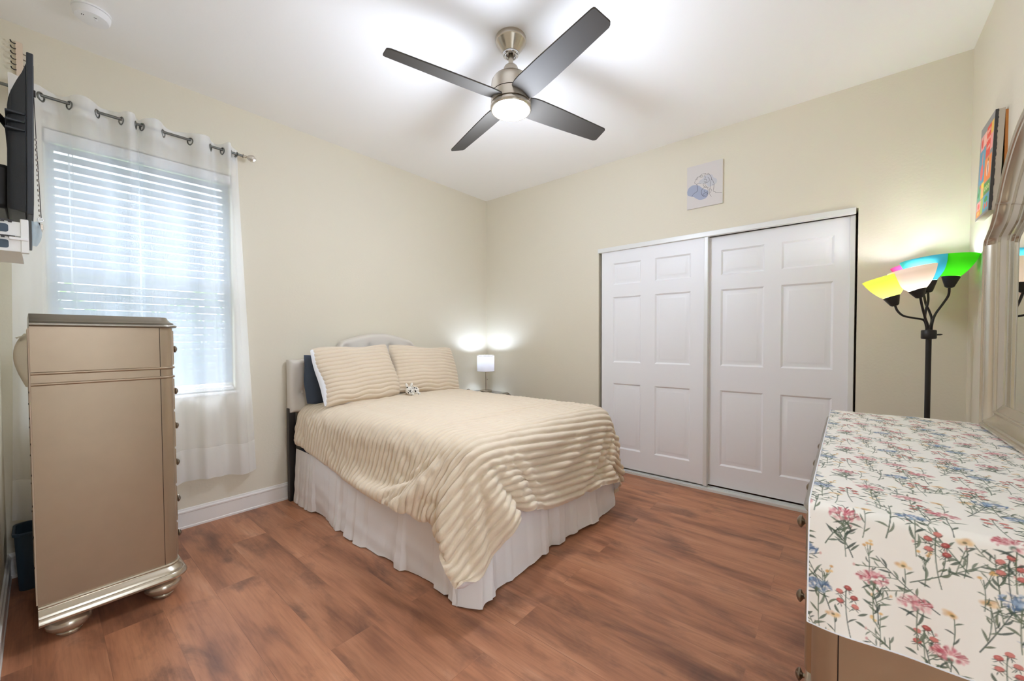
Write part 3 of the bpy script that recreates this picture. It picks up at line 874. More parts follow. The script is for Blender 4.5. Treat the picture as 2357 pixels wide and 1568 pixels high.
-4393,0,34,19,-23,-11,4,-16,1,9,-13,18,-14,40,-15,19,3,0,0,0,0,2,-4,2,0,0,0,0,1,-1,0,0,0,0,1,-1,0,0,0,0,1,-1,0,0,0,0,1,-1,0,0,0,0,1,-1,-3,4,-1,0,0,0,-2,-6,-5,-11,-20,-5,-6,4,8,18,2,-34,-17,10,10,14,38,
-4391,-12,58,3,-17,-15,5,-19,18,-14,2,0,20,-4,20,5,5,-1,2,-1,1,-2,0,1,0,0,0,1,-1,0,0,0,0,1,-1,0,0,0,0,1,-1,0,0,0,0,1,-1,0,0,0,0,1,-1,0,-2,3,-2,1,0,1,-3,-9,3,-17,-18,-6,2,-9,18,19,-19,-28,-3,5,17,3,39,
-4403,-2,40,16,-26,2,-24,16,-13,6,-11,7,10,11,11,5,6,2,-1,1,-2,2,-3,2,0,0,0,1,-1,0,0,0,0,1,-1,0,0,0,0,1,-1,0,0,0,0,1,-1,0,0,0,0,1,-1,0,-2,4,-4,3,-1,0,-2,-6,0,-19,-15,2,-16,6,17,12,-34,-9,-8,28,-16,18,33,
-4408,-2,39,17,-17,-22,7,-7,0,-11,3,14,-6,13,16,8,-3,7,-1,0,1,-3,2,0,0,0,0,1,-1,0,0,0,0,1,-1,0,0,0,0,1,-1,0,0,0,0,1,-1,0,0,0,0,1,-1,0,-1,1,0,-1,2,0,-4,0,-10,-11,-17,2,-16,6,31,-26,-12,-19,32,-19,9,11,24,
-4411,-4,40,18,-15,-20,1,-1,-15,2,14,-12,10,13,11,5,6,2,1,-1,-1,2,-3,2,0,0,0,1,-1,0,0,0,0,1,-1,0,0,0,0,1,-1,0,0,0,0,1,-1,0,0,0,0,1,-1,0,0,-2,2,-1,1,1,-2,-5,-2,-21,1,-23,-4,30,-11,-10,-28,32,-18,-1,13,8,10,
-4413,-7,41,21,-14,-20,3,-15,-4,14,-4,-10,12,14,16,-8,15,2,-1,0,0,0,-2,2,0,0,0,1,-1,0,0,0,0,1,-1,0,0,0,0,1,-1,0,0,0,0,1,-1,0,0,0,0,1,-1,0,0,1,-2,1,0,0,-2,-4,-2,-18,-4,-18,0,21,-11,-33,28,-10,-4,-9,27,11,-28,
-4414,-10,41,24,-11,-18,-8,-10,1,15,-14,-6,12,24,-9,16,6,2,0,0,1,-2,-1,2,0,0,0,1,-1,0,0,0,0,1,-1,0,0,0,0,1,-1,0,0,0,0,1,-1,0,0,0,0,1,-1,0,0,-2,3,-3,3,-1,0,-10,8,-27,4,-22,6,13,-35,12,6,-4,-24,21,29,-37,23,
-4416,-11,37,29,-8,-18,-17,-6,19,-9,-13,8,6,22,-11,19,6,2,0,0,0,1,-4,3,0,0,1,-1,0,0,0,0,1,-1,0,0,0,0,1,-1,0,0,0,0,1,-1,0,0,0,0,1,-1,0,0,0,0,-2,2,0,0,-1,-4,-1,-15,-16,-3,14,-28,0,6,10,-32,12,11,19,-41,43,
-4419,-10,30,34,-3,-21,-25,8,18,-23,-3,7,18,-13,20,11,2,5,0,0,1,-4,3,0,0,0,1,-1,0,0,0,0,1,-1,0,0,0,0,1,-1,0,0,0,0,1,-1,0,0,0,0,1,-1,0,0,0,-1,0,1,0,0,0,-4,-2,-17,-14,14,-22,-7,-2,23,-30,-2,6,34,-44,14,25,
-4425,-1,6,51,-3,-21,-32,30,-9,-15,-1,22,-15,10,16,7,7,2,1,0,-2,3,-2,1,0,0,1,-1,0,0,0,0,1,-1,0,0,0,0,1,-1,0,0,0,0,1,-1,0,0,0,0,1,-1,0,0,0,-1,0,1,0,1,-2,-1,-5,-18,2,-12,-11,-11,26,-18,-16,1,36,-15,-29,22,30,
-4450,50,-61,44,21,-16,-38,37,-22,-13,17,4,-15,13,22,-4,12,3,2,-2,1,-1,3,-4,2,0,1,-1,0,0,0,0,1,-1,0,0,0,0,1,-1,0,0,0,0,1,-1,0,1,-1,-1,1,1,-1,0,0,-1,1,-1,2,-1,0,-2,-6,-15,2,-15,-19,15,6,-31,-1,32,3,-43,22,0,23,
-4471,56,-27,-40,67,-9,-45,40,-37,6,17,-19,0,17,10,8,4,7,0,0,-1,2,-1,-1,1,0,1,-1,0,0,0,0,1,-1,1,-1,1,-2,0,2,0,-1,-1,1,0,0,-1,2,0,-1,-1,2,-1,1,-1,0,-1,1,0,0,0,-2,-6,-12,0,-23,-5,19,-25,-14,19,29,-48,13,-7,35,-27,
-4449,7,49,-60,43,12,-46,37,-44,30,-11,-12,8,21,-6,13,9,4,2,-2,1,0,0,0,0,1,-1,0,0,0,0,0,0,0,-1,2,-1,0,0,1,-1,-1,1,0,0,1,-1,0,1,0,-3,4,-2,0,1,-1,0,-1,1,1,-1,-2,-8,-3,-13,-11,-9,13,-31,2,40,-21,-35,17,29,-26,34,
-4461,39,-42,55,-55,53,-5,-22,-24,35,-31,8,10,4,4,14,6,6,-2,3,-1,0,-2,2,1,-1,0,0,0,1,-2,1,1,-1,0,0,0,0,0,1,-2,1,1,-1,0,0,1,-1,0,1,-2,3,-2,0,0,1,-1,-1,2,-1,0,-2,-6,-5,-13,-16,17,-38,4,21,15,-48,27,-34,23,31,-24,
-4485,53,-15,-51,31,35,0,-62,54,-39,9,-4,16,-1,-4,20,11,-5,8,-1,1,-3,2,0,0,0,0,0,0,0,0,1,-1,0,0,0,1,-1,0,0,0,0,0,1,-1,0,0,1,-1,2,-4,3,0,-1,0,0,1,-1,0,0,0,-1,-7,-5,-18,12,-36,10,-12,41,-47,21,-28,27,-35,26,45,
-4490,17,35,0,-30,-34,66,-15,-58,71,-52,24,-1,-8,11,22,-6,12,0,2,-3,3,-2,1,0,0,0,0,1,-1,0,0,0,0,0,1,-1,0,0,0,0,0,1,-1,1,-1,0,0,1,0,-2,2,-1,1,-1,0,1,-1,0,0,0,-1,-4,-16,9,-28,3,-25,42,-16,-14,-23,37,-40,30,-26,45,
-4503,45,-38,44,-36,36,-53,57,-45,-12,54,-45,9,9,-1,26,-13,17,2,-2,1,0,-1,1,1,-1,0,0,0,0,0,0,0,1,-1,0,0,0,1,-1,0,0,0,1,-1,0,1,-1,0,2,-3,2,-1,0,1,-1,1,-1,0,1,-1,-1,-6,-4,-18,9,-38,37,-22,-21,14,27,-55,31,-32,50,-24,
-4479,5,31,-30,48,-49,49,-53,53,-50,-1,50,-47,7,31,-15,17,7,1,2,-2,0,1,1,-1,-1,2,-1,1,-1,0,0,0,0,1,-2,2,-1,0,0,0,1,-1,0,1,-1,0,0,1,0,-2,2,0,-1,1,-1,0,1,-1,1,-1,-1,-4,-13,8,-35,25,-38,3,9,30,-55,25,-36,38,16,-47,
-4461,28,-47,24,30,16,-42,45,-54,53,-53,4,50,-55,45,-19,23,4,3,-1,1,0,0,0,0,0,1,-1,0,0,0,1,-1,0,0,0,0,0,0,1,-1,0,0,1,-1,0,0,1,-1,2,-4,4,-2,1,-1,1,-1,1,-1,1,-1,0,-7,1,-24,15,-37,17,-33,54,-56,36,-51,38,22,-42,40,
-4408,-31,68,-66,33,21,23,-27,28,-42,48,-60,9,52,-52,40,-3,15,-6,6,0,-2,2,-2,2,-1,0,0,1,-1,0,0,1,-1,-1,1,1,-2,2,-1,0,0,1,-1,0,0,1,-1,1,0,-2,2,0,-1,1,-1,1,0,-1,1,0,0,-4,-15,9,-31,16,-44,53,-58,47,-46,45,-39,21,23,-27,
-4405,15,-28,38,-58,56,-27,33,7,10,-14,5,-12,-39,68,-38,39,-12,13,0,-1,0,0,0,0,1,-1,0,0,1,-1,0,0,-1,1,0,1,-2,2,-1,0,1,-1,0,1,-1,0,1,-1,2,-4,3,0,-1,1,-1,1,0,-1,2,-1,1,-6,-7,3,-10,-50,55,-55,46,-35,30,-24,13,-18,17,17,
-4396,24,-16,-25,44,-61,58,-27,55,-60,38,5,-1,18,-57,60,-23,22,-1,3,-1,0,0,1,-1,0,1,-1,0,0,1,-2,0,1,0,1,-2,2,-1,0,0,1,-1,0,1,-1,0,1,-1,1,-2,2,0,-1,1,0,-1,0,1,0,1,0,-5,1,-34,7,19,-67,73,-14,-15,-1,-8,-14,18,-12,10,
-4413,47,-62,37,2,-21,-33,64,-32,48,-63,58,-3,-45,56,-46,50,-12,10,0,0,1,-1,1,-1,0,0,0,1,-1,-1,0,1,0,0,1,-2,2,-1,0,1,-1,0,0,1,-1,0,1,-1,0,0,1,0,-1,0,1,-1,0,1,-1,1,0,1,-23,22,-20,-56,23,22,19,-1,1,-8,-16,-6,-5,-21,
-4389,-18,63,-18,-43,8,53,-62,59,-39,44,-61,35,33,-57,57,-30,32,-3,3,0,-1,0,1,-1,0,0,0,1,-3,1,0,2,-1,1,-1,0,0,0,0,1,-1,0,1,-1,0,0,1,-2,2,-1,0,1,-1,0,0,0,0,0,0,0,1,-7,10,-45,34,-2,-39,-38,44,29,0,-9,6,7,-14,-21,
-4341,-50,35,39,23,-76,38,42,-54,43,-30,34,-30,-24,61,-45,50,-15,15,0,0,-1,0,1,-1,0,-1,3,-5,2,0,2,-1,0,1,-1,0,0,0,1,-2,2,-1,0,0,1,-1,0,0,1,-1,-1,2,-1,-1,0,2,-2,1,0,-2,0,2,-21,19,-46,34,7,-26,-51,33,22,20,-20,15,-11,2,
-4331,-10,-34,64,-33,67,-92,51,33,-37,32,-26,-1,31,-50,59,-38,42,-6,4,1,-2,-1,2,-1,-3,5,-3,0,-1,2,1,-1,0,0,1,-1,0,1,-1,-1,1,0,0,1,-1,0,1,-2,1,1,-1,-1,1,-2,2,0,-2,2,-1,0,-1,-5,6,-39,31,1,-47,54,-22,-28,-44,50,32,-15,11,-18,
-4375,34,-46,-30,67,22,-47,-12,1,63,-46,17,14,-9,16,-41,57,-29,28,-5,0,0,0,-1,5,-6,1,5,-7,3,2,0,-1,0,1,-1,0,1,0,-3,0,3,0,-1,0,1,-1,0,-1,1,1,-3,2,-1,0,0,-1,0,2,-1,-4,0,5,-16,10,-45,45,1,-59,57,-10,-36,-51,54,41,-24,19,
-4361,7,-42,26,56,-42,-27,17,43,-39,34,4,3,10,-44,37,-19,36,-19,17,-9,1,3,0,5,-7,3,-3,5,0,-1,0,1,-1,0,1,-1,1,-2,-1,3,-1,0,0,1,-1,0,-1,1,0,-1,0,0,0,-1,1,-1,2,-2,-7,8,-1,-4,-24,27,-1,-51,44,14,-74,42,17,-45,-42,47,46,-32,
-4403,27,-68,78,-27,-31,14,24,26,-37,31,8,4,-42,22,22,-8,-14,30,-13,8,-8,2,-1,13,-15,9,0,0,2,-1,0,0,0,1,-1,0,0,-1,1,0,0,1,-1,0,0,0,-1,0,1,-2,2,-3,2,0,-2,4,-5,1,-5,8,-12,10,0,-27,7,18,-10,-10,-1,-46,19,47,-53,-31,38,49,
-4390,-35,24,56,-63,0,32,30,-31,26,6,3,-37,15,23,-21,11,16,-19,7,14,-1,-8,-8,8,9,-17,15,1,0,-5,6,-2,1,-1,0,0,0,-1,2,-1,0,0,0,0,1,-4,3,0,-3,3,-3,2,0,-2,4,-7,6,-12,9,1,-5,5,-13,-23,39,-27,23,-49,41,-8,-46,9,51,-69,10,39,
-4364,-54,72,-36,-19,53,27,-26,26,1,3,-15,-24,33,9,-14,-17,29,0,3,-22,28,-17,17,-10,-2,12,-20,19,0,-2,0,1,0,0,0,1,-1,0,0,0,0,1,-3,3,-4,3,1,-5,4,-3,2,1,-5,6,-6,4,-4,-7,11,-7,5,-3,-24,22,-16,16,-11,3,-46,43,6,-23,-49,64,-1,-47,
-4382,4,-51,8,39,46,-18,17,-10,9,-6,-28,25,11,2,-48,49,2,-7,-8,24,-29,23,-16,-7,28,-4,-3,-17,23,-7,3,2,-1,0,1,-1,-1,2,-1,0,0,-2,2,-1,1,1,-6,5,-3,3,-1,-5,5,0,-2,1,-13,13,-8,8,-11,6,-22,10,19,-9,-43,33,1,8,-52,30,7,22,-40,-4,
-4437,21,-68,34,46,9,1,-17,21,-18,-7,13,9,0,-34,13,26,-5,10,-1,-28,12,11,-2,9,-26,15,12,-4,4,-20,20,0,-1,0,0,0,0,0,0,0,-2,3,-1,-3,5,-7,5,-2,1,0,-4,2,4,-7,6,-15,8,3,-6,8,-15,-3,2,15,-3,-35,12,24,-36,24,7,-51,63,-30,-4,-37,
-4485,55,-96,51,35,-2,-18,21,-1,-19,-13,31,-1,2,-57,56,-2,-8,14,10,-32,26,-14,14,-24,30,-15,-17,30,-6,4,-10,12,-1,0,0,-1,1,0,0,-1,1,1,-4,3,-3,2,0,-1,1,-4,2,2,-3,2,3,-27,26,-14,12,-13,15,-1,-50,48,-1,-41,46,-48,10,31,-25,11,20,-39,-28,50,
-4510,55,-72,57,4,-18,15,7,-16,-22,29,5,1,-15,-41,56,-1,11,-38,30,11,-32,28,-21,23,-36,26,13,-30,27,-22,19,4,-2,-2,0,3,-1,0,1,-3,3,-4,2,-1,1,0,-1,1,-7,8,-1,-3,3,2,-16,12,-20,22,-19,19,-7,1,-33,40,-25,16,-9,-38,50,-30,24,5,-21,-38,11,26,
-4523,37,6,0,-18,24,-17,15,-44,31,10,3,-4,-55,30,34,-13,7,-22,24,-18,27,-20,20,-33,35,-28,4,22,-23,21,-30,32,-1,-4,3,1,-2,1,-2,2,-2,1,-1,2,-1,-2,2,-4,5,-4,0,6,-5,-4,-9,15,-14,12,-8,-15,12,8,-4,-9,-17,18,5,6,-46,42,-5,0,-34,6,27,-62,
-4515,46,8,-32,23,-9,14,-40,18,16,-1,3,-45,33,-26,28,14,-20,18,-27,32,-26,28,-24,23,-17,22,-56,56,-5,-18,21,-32,33,-3,1,-1,-3,3,-3,3,-3,2,0,0,-2,2,-2,4,-8,8,-3,-4,6,-22,20,2,-15,11,-2,-26,33,-39,18,14,0,-45,41,-5,14,-46,12,27,7,-57,44,-41,
-4493,46,-13,15,-19,22,-29,1,20,-1,5,-23,-21,42,-17,-15,22,19,-27,19,-32,38,-6,-41,44,5,-11,15,-51,47,-8,2,-3,11,-1,1,-9,9,-6,4,-1,2,-2,1,-1,1,-1,1,-4,5,-1,-6,5,-17,14,5,-14,11,3,-33,30,-3,-56,59,-8,3,-43,52,-14,-5,10,-8,-41,41,9,-17,-8,
-4478,28,25,-20,14,-17,2,10,4,-8,-1,-34,35,-26,17,14,-3,-13,23,-11,-46,57,-32,21,9,-11,18,-20,22,-44,45,-18,5,11,0,-2,2,-3,-7,8,0,-1,2,-3,3,-2,1,-4,6,-4,-7,4,-7,12,2,-6,-4,-1,8,-26,14,3,-6,-30,49,-38,27,-4,-12,16,-14,-6,20,-44,34,-6,12,
-4485,54,-23,20,-2,-10,0,-1,-5,11,-31,26,-21,18,-23,31,-5,-17,29,-60,63,-37,35,-9,-41,49,-20,26,-23,21,-32,34,-20,19,-1,-1,1,-6,7,-9,5,3,-2,2,-2,1,-3,5,-4,-9,11,2,-7,-3,-1,9,-12,14,-10,9,-13,-16,33,-85,52,7,16,5,-16,-7,-3,21,-50,45,-39,39,-20,
-4492,50,9,-11,5,-9,-15,10,7,-21,15,-21,20,-45,53,-25,23,7,-57,41,-37,57,-10,-43,52,-49,49,-16,18,-42,40,-2,-11,4,7,1,-2,3,-3,2,-3,3,0,-1,1,0,1,-4,-1,6,-17,16,-5,-7,12,-1,-1,-15,19,-10,10,-36,33,-28,-26,16,14,25,-12,-33,43,-44,40,-56,34,-4,15,
-4485,52,-8,6,6,-2,-8,-11,14,-12,-18,20,-44,30,-5,30,-12,1,-13,-41,47,-9,31,-10,-56,59,-14,22,-24,12,-7,18,-1,-17,18,0,-1,0,1,-2,3,-1,0,-1,2,-1,1,0,0,1,-6,-19,22,3,-10,-3,3,9,-5,3,-4,6,-29,24,-31,11,-44,33,12,13,-12,7,-30,22,-42,34,15,
-197,-9,5,8,10,-12,3,-4,0,-5,-3,15,-5,-5,2,-3,1,-1,-1,0,0,0,0,-1,1,-1,0,0,0,0,0,-1,1,0,1,-2,1,0,0,-1,2,-1,0,-1,1,-1,0,-1,0,-1,0,-2,-14,14,-5,2,0,-4,4,-2,2,-2,-10,33,-20,4,-6,-14,32,-22,14,-13,-15,14,24,-19,8,
-251,3,-20,32,-12,1,-1,-1,-2,0,-1,1,1,1,-7,5,-4,1,-1,0,0,0,0,-1,0,1,-2,2,-2,2,-2,1,0,0,1,-2,1,0,-1,1,0,1,-1,-1,1,0,-3,2,-1,-1,-1,3,-11,-1,6,-3,1,0,0,0,-1,1,15,-22,16,-9,14,-10,-16,28,-25,23,-15,-23,25,19,-24,
-307,4,10,-15,-8,18,-15,16,-13,2,2,-4,3,-1,0,-1,-2,1,-1,0,0,0,0,-1,1,-1,0,0,0,0,0,0,-1,2,-1,0,-1,1,0,-1,4,-4,0,0,3,-5,2,-1,1,-2,-1,2,-2,-10,2,5,-3,2,-1,2,6,-2,0,-17,14,5,-5,14,-13,-14,19,-14,22,-15,-26,25,19,
-337,-16,26,-13,7,-3,-3,9,-12,4,2,-3,-1,2,-2,2,-2,-1,1,-2,2,-1,0,-1,1,-2,1,0,1,0,-3,2,2,-4,3,-1,2,-3,-1,4,-3,0,1,3,-6,5,-1,0,-1,0,0,-12,9,-11,1,2,3,0,-2,3,3,-2,6,4,-35,30,10,-15,5,-5,-12,21,-12,22,-25,-19,26,
-390,-3,6,-10,14,-13,15,-12,2,-3,5,-3,-1,3,-3,0,0,-1,0,0,1,-2,1,-1,1,2,-6,5,-1,-3,3,-1,-1,3,-4,3,-1,2,-2,0,0,0,0,0,0,0,0,0,0,0,0,-11,6,-3,-6,7,-6,5,-1,1,3,3,0,1,-7,14,-6,-23,25,-11,9,-19,38,-31,15,-12,-18,
-436,-11,14,7,-20,15,-6,-1,1,-1,-1,2,-1,0,-1,0,0,-2,1,3,-2,1,-7,6,0,-3,2,-1,0,0,0,0,0,0,0,0,0,0,0,0,0,0,0,0,0,0,0,0,0,0,0,-11,6,-2,-3,0,2,2,-6,1,7,1,2,-1,3,-6,4,1,-19,26,-19,12,-6,10,-16,16,-12,
-489,1,-13,24,-14,0,1,0,0,-1,-1,1,1,-3,1,1,-2,2,0,1,-4,0,0,0,0,0,0,0,0,0,0,0,0,0,0,0,0,0,0,0,0,-1,1,0,0,0,0,0,0,0,0,-3,-10,10,-4,-5,0,3,4,-2,-1,5,1,-1,1,-2,5,-2,-1,-4,-7,27,-32,16,3,-9,20,
-534,-6,10,-11,9,-6,4,-1,1,-2,0,-3,4,-2,-1,0,1,0,2,-1,-3,0,0,0,0,0,0,0,0,0,0,0,0,0,0,0,0,0,0,0,0,0,0,0,0,0,0,0,0,0,0,-1,-6,-5,15,-19,5,2,-1,0,2,6,-2,4,-2,2,0,-2,6,-10,-2,19,-31,14,9,-9,8,
-581,-5,-1,7,-4,1,0,2,-4,1,1,2,-4,1,-1,0,2,0,0,0,-3,0,0,0,0,0,0,-1,1,0,0,0,0,0,0,0,0,0,0,0,0,0,0,0,0,0,0,0,0,0,0,-1,1,-17,27,-26,5,4,-6,3,0,2,9,-2,-1,1,-2,7,-3,-7,3,11,-26,25,-23,36,-38,
-637,-4,4,-3,1,-2,5,-6,8,-7,-1,2,0,1,-2,0,2,0,0,-1,-2,0,0,0,0,0,0,0,0,0,0,0,0,0,0,0,0,0,0,0,0,0,0,0,-1,1,0,0,0,0,0,0,1,-9,5,-1,-8,0,4,-3,3,-4,8,4,-5,9,-5,1,7,-17,11,1,6,-28,33,-22,22,
-689,-3,1,-1,0,3,-3,3,-5,2,3,-5,2,-1,0,2,-1,2,-1,-3,0,0,0,0,0,0,0,0,0,0,0,0,0,0,0,0,0,0,0,0,0,0,0,0,0,0,0,0,0,0,0,0,0,0,-12,17,-18,5,-4,5,-6,3,3,2,5,-1,-1,11,-10,10,-22,19,-7,7,-19,31,-27,
-744,0,-4,3,-2,1,-2,2,0,2,-4,-1,2,0,0,0,2,-2,0,-1,-1,0,0,0,0,0,0,0,0,-1,1,0,0,0,0,0,0,0,0,0,0,0,0,0,0,0,0,0,0,0,0,0,0,3,-11,12,-16,2,4,-6,1,2,-1,5,1,1,12,-11,8,-3,4,-22,20,-5,5,-5,15,
-797,-1,-1,-1,1,-1,2,-2,2,-2,-3,6,-6,3,1,0,-2,1,0,-1,-1,0,0,0,0,0,0,0,0,0,0,0,0,0,0,0,0,0,0,0,0,0,0,0,0,0,-1,1,0,0,0,0,0,2,-2,-2,-2,-4,-2,1,-1,-2,3,0,4,5,2,0,1,3,-2,2,-23,22,-4,9,-6,
-850,-1,-2,1,0,0,-1,2,-2,-2,3,-2,2,-2,2,-2,0,1,0,-1,-1,0,0,0,0,0,0,0,0,0,0,0,0,0,0,0,0,0,0,0,0,0,0,0,0,0,0,0,0,0,0,0,0,1,-2,1,-2,-4,-1,0,-6,4,-5,10,-5,5,3,6,-1,0,1,0,0,-22,26,-9,10,
-902,-2,0,0,-1,0,2,-1,-3,4,-1,-3,0,3,-2,0,1,-1,2,-2,-1,0,0,0,0,0,0,0,0,0,0,0,-1,1,0,0,0,0,0,0,0,0,0,0,0,0,0,0,0,0,0,0,0,1,-1,0,-1,-9,6,-6,8,-8,-1,1,6,-7,9,7,-2,2,1,0,-4,6,-22,32,-26,
-955,-2,0,0,-1,1,1,-4,5,-4,0,-1,2,-1,0,1,-1,0,2,-2,-1,0,0,0,0,0,0,0,0,0,0,0,0,0,0,0,0,0,0,0,0,0,0,0,0,0,0,0,0,-1,1,0,0,2,-3,1,1,-3,-5,-2,-4,11,-5,-3,3,0,-2,12,0,5,-4,0,3,-1,0,-3,-10,
-1008,-1,-2,1,0,-1,1,2,-5,0,1,0,1,-1,0,0,0,2,-2,1,-3,1,0,0,0,0,0,0,0,0,0,0,0,0,0,0,0,0,0,0,0,0,0,0,0,0,0,0,0,0,0,0,-1,3,-3,2,2,-4,-2,-8,5,-9,14,-6,-2,6,-6,2,14,-3,-1,6,-8,3,4,0,-13,
-1060,-2,-1,2,-3,1,-2,6,-5,0,-1,2,-1,0,0,1,0,-1,0,1,-2,0,0,0,0,0,0,0,0,0,0,0,0,0,-1,1,0,0,0,0,0,0,0,0,0,0,0,0,0,0,0,0,-1,2,0,2,-4,2,-3,-3,-3,-4,2,17,-22,7,12,-26,28,-3,6,-6,1,5,-7,5,-6,
-1114,0,-2,-3,3,0,0,-3,2,-2,0,3,-2,0,0,2,-3,1,0,1,-2,0,0,0,0,0,0,0,0,0,0,0,0,0,0,0,0,0,0,0,0,0,0,0,0,0,0,0,0,0,0,-1,0,4,-1,-2,0,0,2,-5,-5,0,-7,26,-25,-2,17,-5,-6,18,-4,0,2,-2,-1,4,-4,
-1165,-3,1,-1,1,-1,-1,0,0,-1,2,-1,1,-2,3,-3,1,1,-2,2,-2,0,0,0,0,0,0,0,0,0,0,0,0,0,0,0,0,0,0,0,0,0,0,0,0,0,0,0,0,0,0,0,-1,4,-2,-1,1,0,-1,3,-10,-1,-2,15,-20,5,19,-32,18,10,-2,2,-1,-1,1,3,-3,
-1220,0,-3,1,-2,0,0,0,1,0,-1,-1,1,0,1,-1,0,0,0,0,0,-1,0,0,0,0,0,0,0,0,0,0,0,0,0,0,0,-1,1,0,0,0,0,0,0,0,0,0,0,0,0,0,0,1,1,-2,1,0,0,-1,3,-9,-2,-2,13,-24,29,-15,-13,22,2,0,0,4,-9,7,-2,
-1273,-3,0,2,-4,3,-2,1,-1,0,0,0,0,1,-2,1,0,0,0,2,-4,1,0,0,0,0,0,0,0,0,0,0,0,0,0,0,0,0,0,0,0,0,0,0,0,0,0,0,0,0,0,0,0,0,2,-1,-1,1,0,1,-2,1,-2,-15,22,-25,24,-21,27,-41,37,-4,10,-14,1,4,0,
-1324,-4,2,-3,3,-3,1,0,2,-3,1,0,0,1,-1,0,0,-1,1,1,-1,-1,-1,1,0,0,0,0,0,0,0,0,0,0,0,0,0,0,0,0,0,0,0,0,0,0,0,0,0,0,0,0,0,0,2,-1,0,0,-1,1,0,0,-1,2,-18,25,-31,31,-22,13,-24,43,-20,3,-4,6,-1,
-1379,-1,-4,0,3,-2,0,1,-1,0,-1,1,1,-1,0,0,0,-1,1,1,-1,-1,0,0,0,0,0,0,0,0,0,0,0,0,0,0,0,0,0,-1,1,0,0,0,0,0,0,0,0,0,0,0,0,0,2,-1,0,0,0,-1,1,0,-1,2,-3,-5,4,5,-26,27,-28,38,-15,1,-2,5,0,
-1432,-4,0,2,-3,2,-1,1,-2,1,-1,3,-2,0,-1,1,0,0,-1,3,-3,0,0,0,0,0,0,0,0,0,0,0,0,0,0,0,0,0,0,0,0,0,0,0,0,0,0,0,0,0,0,0,0,-1,3,-1,0,0,0,-1,1,-1,1,0,0,-1,-9,14,-11,-11,17,-11,13,-3,1,2,7,
-1488,-1,-3,0,0,0,1,-1,-1,2,0,-1,-1,1,-1,1,0,0,0,1,-1,-1,0,0,0,-1,1,0,0,0,0,0,0,0,0,0,0,0,0,0,0,0,0,0,0,0,0,0,0,0,0,0,0,0,2,-2,2,-2,1,0,-1,1,-1,1,0,-1,1,5,-15,-3,-2,11,-2,6,-3,3,9,
-1543,-1,-2,-2,2,-1,0,0,1,0,-1,-1,1,-1,1,0,0,-1,1,1,-1,-1,0,0,0,0,0,0,0,0,0,0,0,0,0,0,0,0,0,0,0,0,-1,1,0,0,0,0,0,0,0,0,0,0,2,-1,0,-1,1,0,-1,0,1,0,0,-1,3,-1,-2,-5,-13,8,23,-27,9,4,10,
-1596,-3,-1,0,0,3,-4,2,-1,0,0,-1,1,0,-1,1,0,-1,2,0,-1,-2,1,0,0,0,0,0,0,0,0,0,0,0,0,0,0,0,0,0,0,0,0,0,0,0,0,0,0,0,0,0,0,-1,3,-1,0,0,-1,1,-1,1,-1,1,0,0,1,0,-2,-5,8,-28,30,-4,-12,18,-10,
-1651,-3,-1,2,-1,-1,0,-1,2,-1,0,0,-1,1,-1,1,0,1,-1,-1,2,-2,0,0,0,0,0,-1,1,0,0,0,0,0,0,0,0,0,0,0,0,0,0,0,0,0,0,0,0,0,0,0,0,-1,3,-1,1,-1,-1,0,1,-1,1,-1,1,0,1,0,-1,-5,4,5,-29,31,-19,23,-13,
-1704,-4,5,-7,1,1,0,1,-2,2,-2,1,0,-1,1,0,0,0,0,0,0,-1,0,0,0,0,0,0,0,0,0,0,0,0,0,0,0,0,0,0,0,0,0,0,-1,1,0,0,0,0,0,0,0,-1,4,-1,-2,0,1,-1,1,-1,1,-1,1,0,1,0,-1,-4,11,-11,4,-22,37,-32,41,
-1758,2,-8,0,2,0,0,0,0,0,-1,1,0,0,-1,2,-1,-1,1,0,0,-1,0,0,0,0,0,0,0,0,0,0,0,0,0,0,0,0,0,0,0,0,0,0,0,0,0,0,0,0,0,0,0,-1,3,0,-2,1,-1,0,1,-1,1,-1,1,0,2,-2,0,-3,7,-2,2,-28,32,2,-8,
-1812,0,-5,-1,2,0,1,-1,-1,1,0,0,-1,1,0,0,0,0,0,-1,2,-2,0,0,0,0,0,0,0,0,-1,1,0,0,0,0,0,0,0,0,0,0,0,0,0,0,0,0,0,0,0,0,0,0,1,1,-2,1,-1,1,-1,0,1,-1,1,1,0,-1,0,-1,4,3,-7,-1,-11,26,-7,
-1867,1,-7,1,2,-1,-1,1,0,0,0,-1,1,-1,2,-2,1,0,0,0,0,-1,0,0,0,0,0,0,0,0,0,0,0,0,0,0,0,0,0,0,0,0,0,0,0,0,0,-1,1,0,0,0,0,0,1,1,-1,-1,0,1,-1,0,1,-1,2,-1,1,-1,0,1,1,2,-4,8,-23,32,-22,
-1922,2,-9,2,1,1,-1,-1,1,0,0,0,-1,1,0,0,0,-1,1,0,1,-3,1,0,0,0,0,0,0,0,0,0,0,0,0,0,0,0,0,0,0,0,0,0,0,0,0,0,0,0,0,0,0,0,0,2,-1,-1,0,1,-1,1,-1,1,0,0,0,1,-1,1,3,-1,-1,3,1,-11,4,
-1977,2,-8,3,-2,0,1,0,0,-1,1,0,-1,2,-2,1,0,0,-1,0,3,-3,0,0,0,0,0,0,0,0,0,0,0,-1,1,0,0,0,0,0,0,0,0,0,0,0,0,0,0,0,0,0,0,0,0,2,-1,-1,1,-1,0,1,-1,1,0,0,0,1,-1,1,3,-2,1,1,2,-4,-5,
-2032,3,-6,-3,0,1,2,-2,1,0,0,-1,1,0,0,-1,1,0,0,-1,2,-2,0,0,0,0,0,0,0,0,0,0,0,0,0,0,0,0,0,0,0,0,0,0,0,0,0,0,0,0,-1,1,0,0,1,1,-2,0,0,1,-1,1,-1,1,0,0,0,1,-1,2,1,-1,1,1,1,-3,-2,
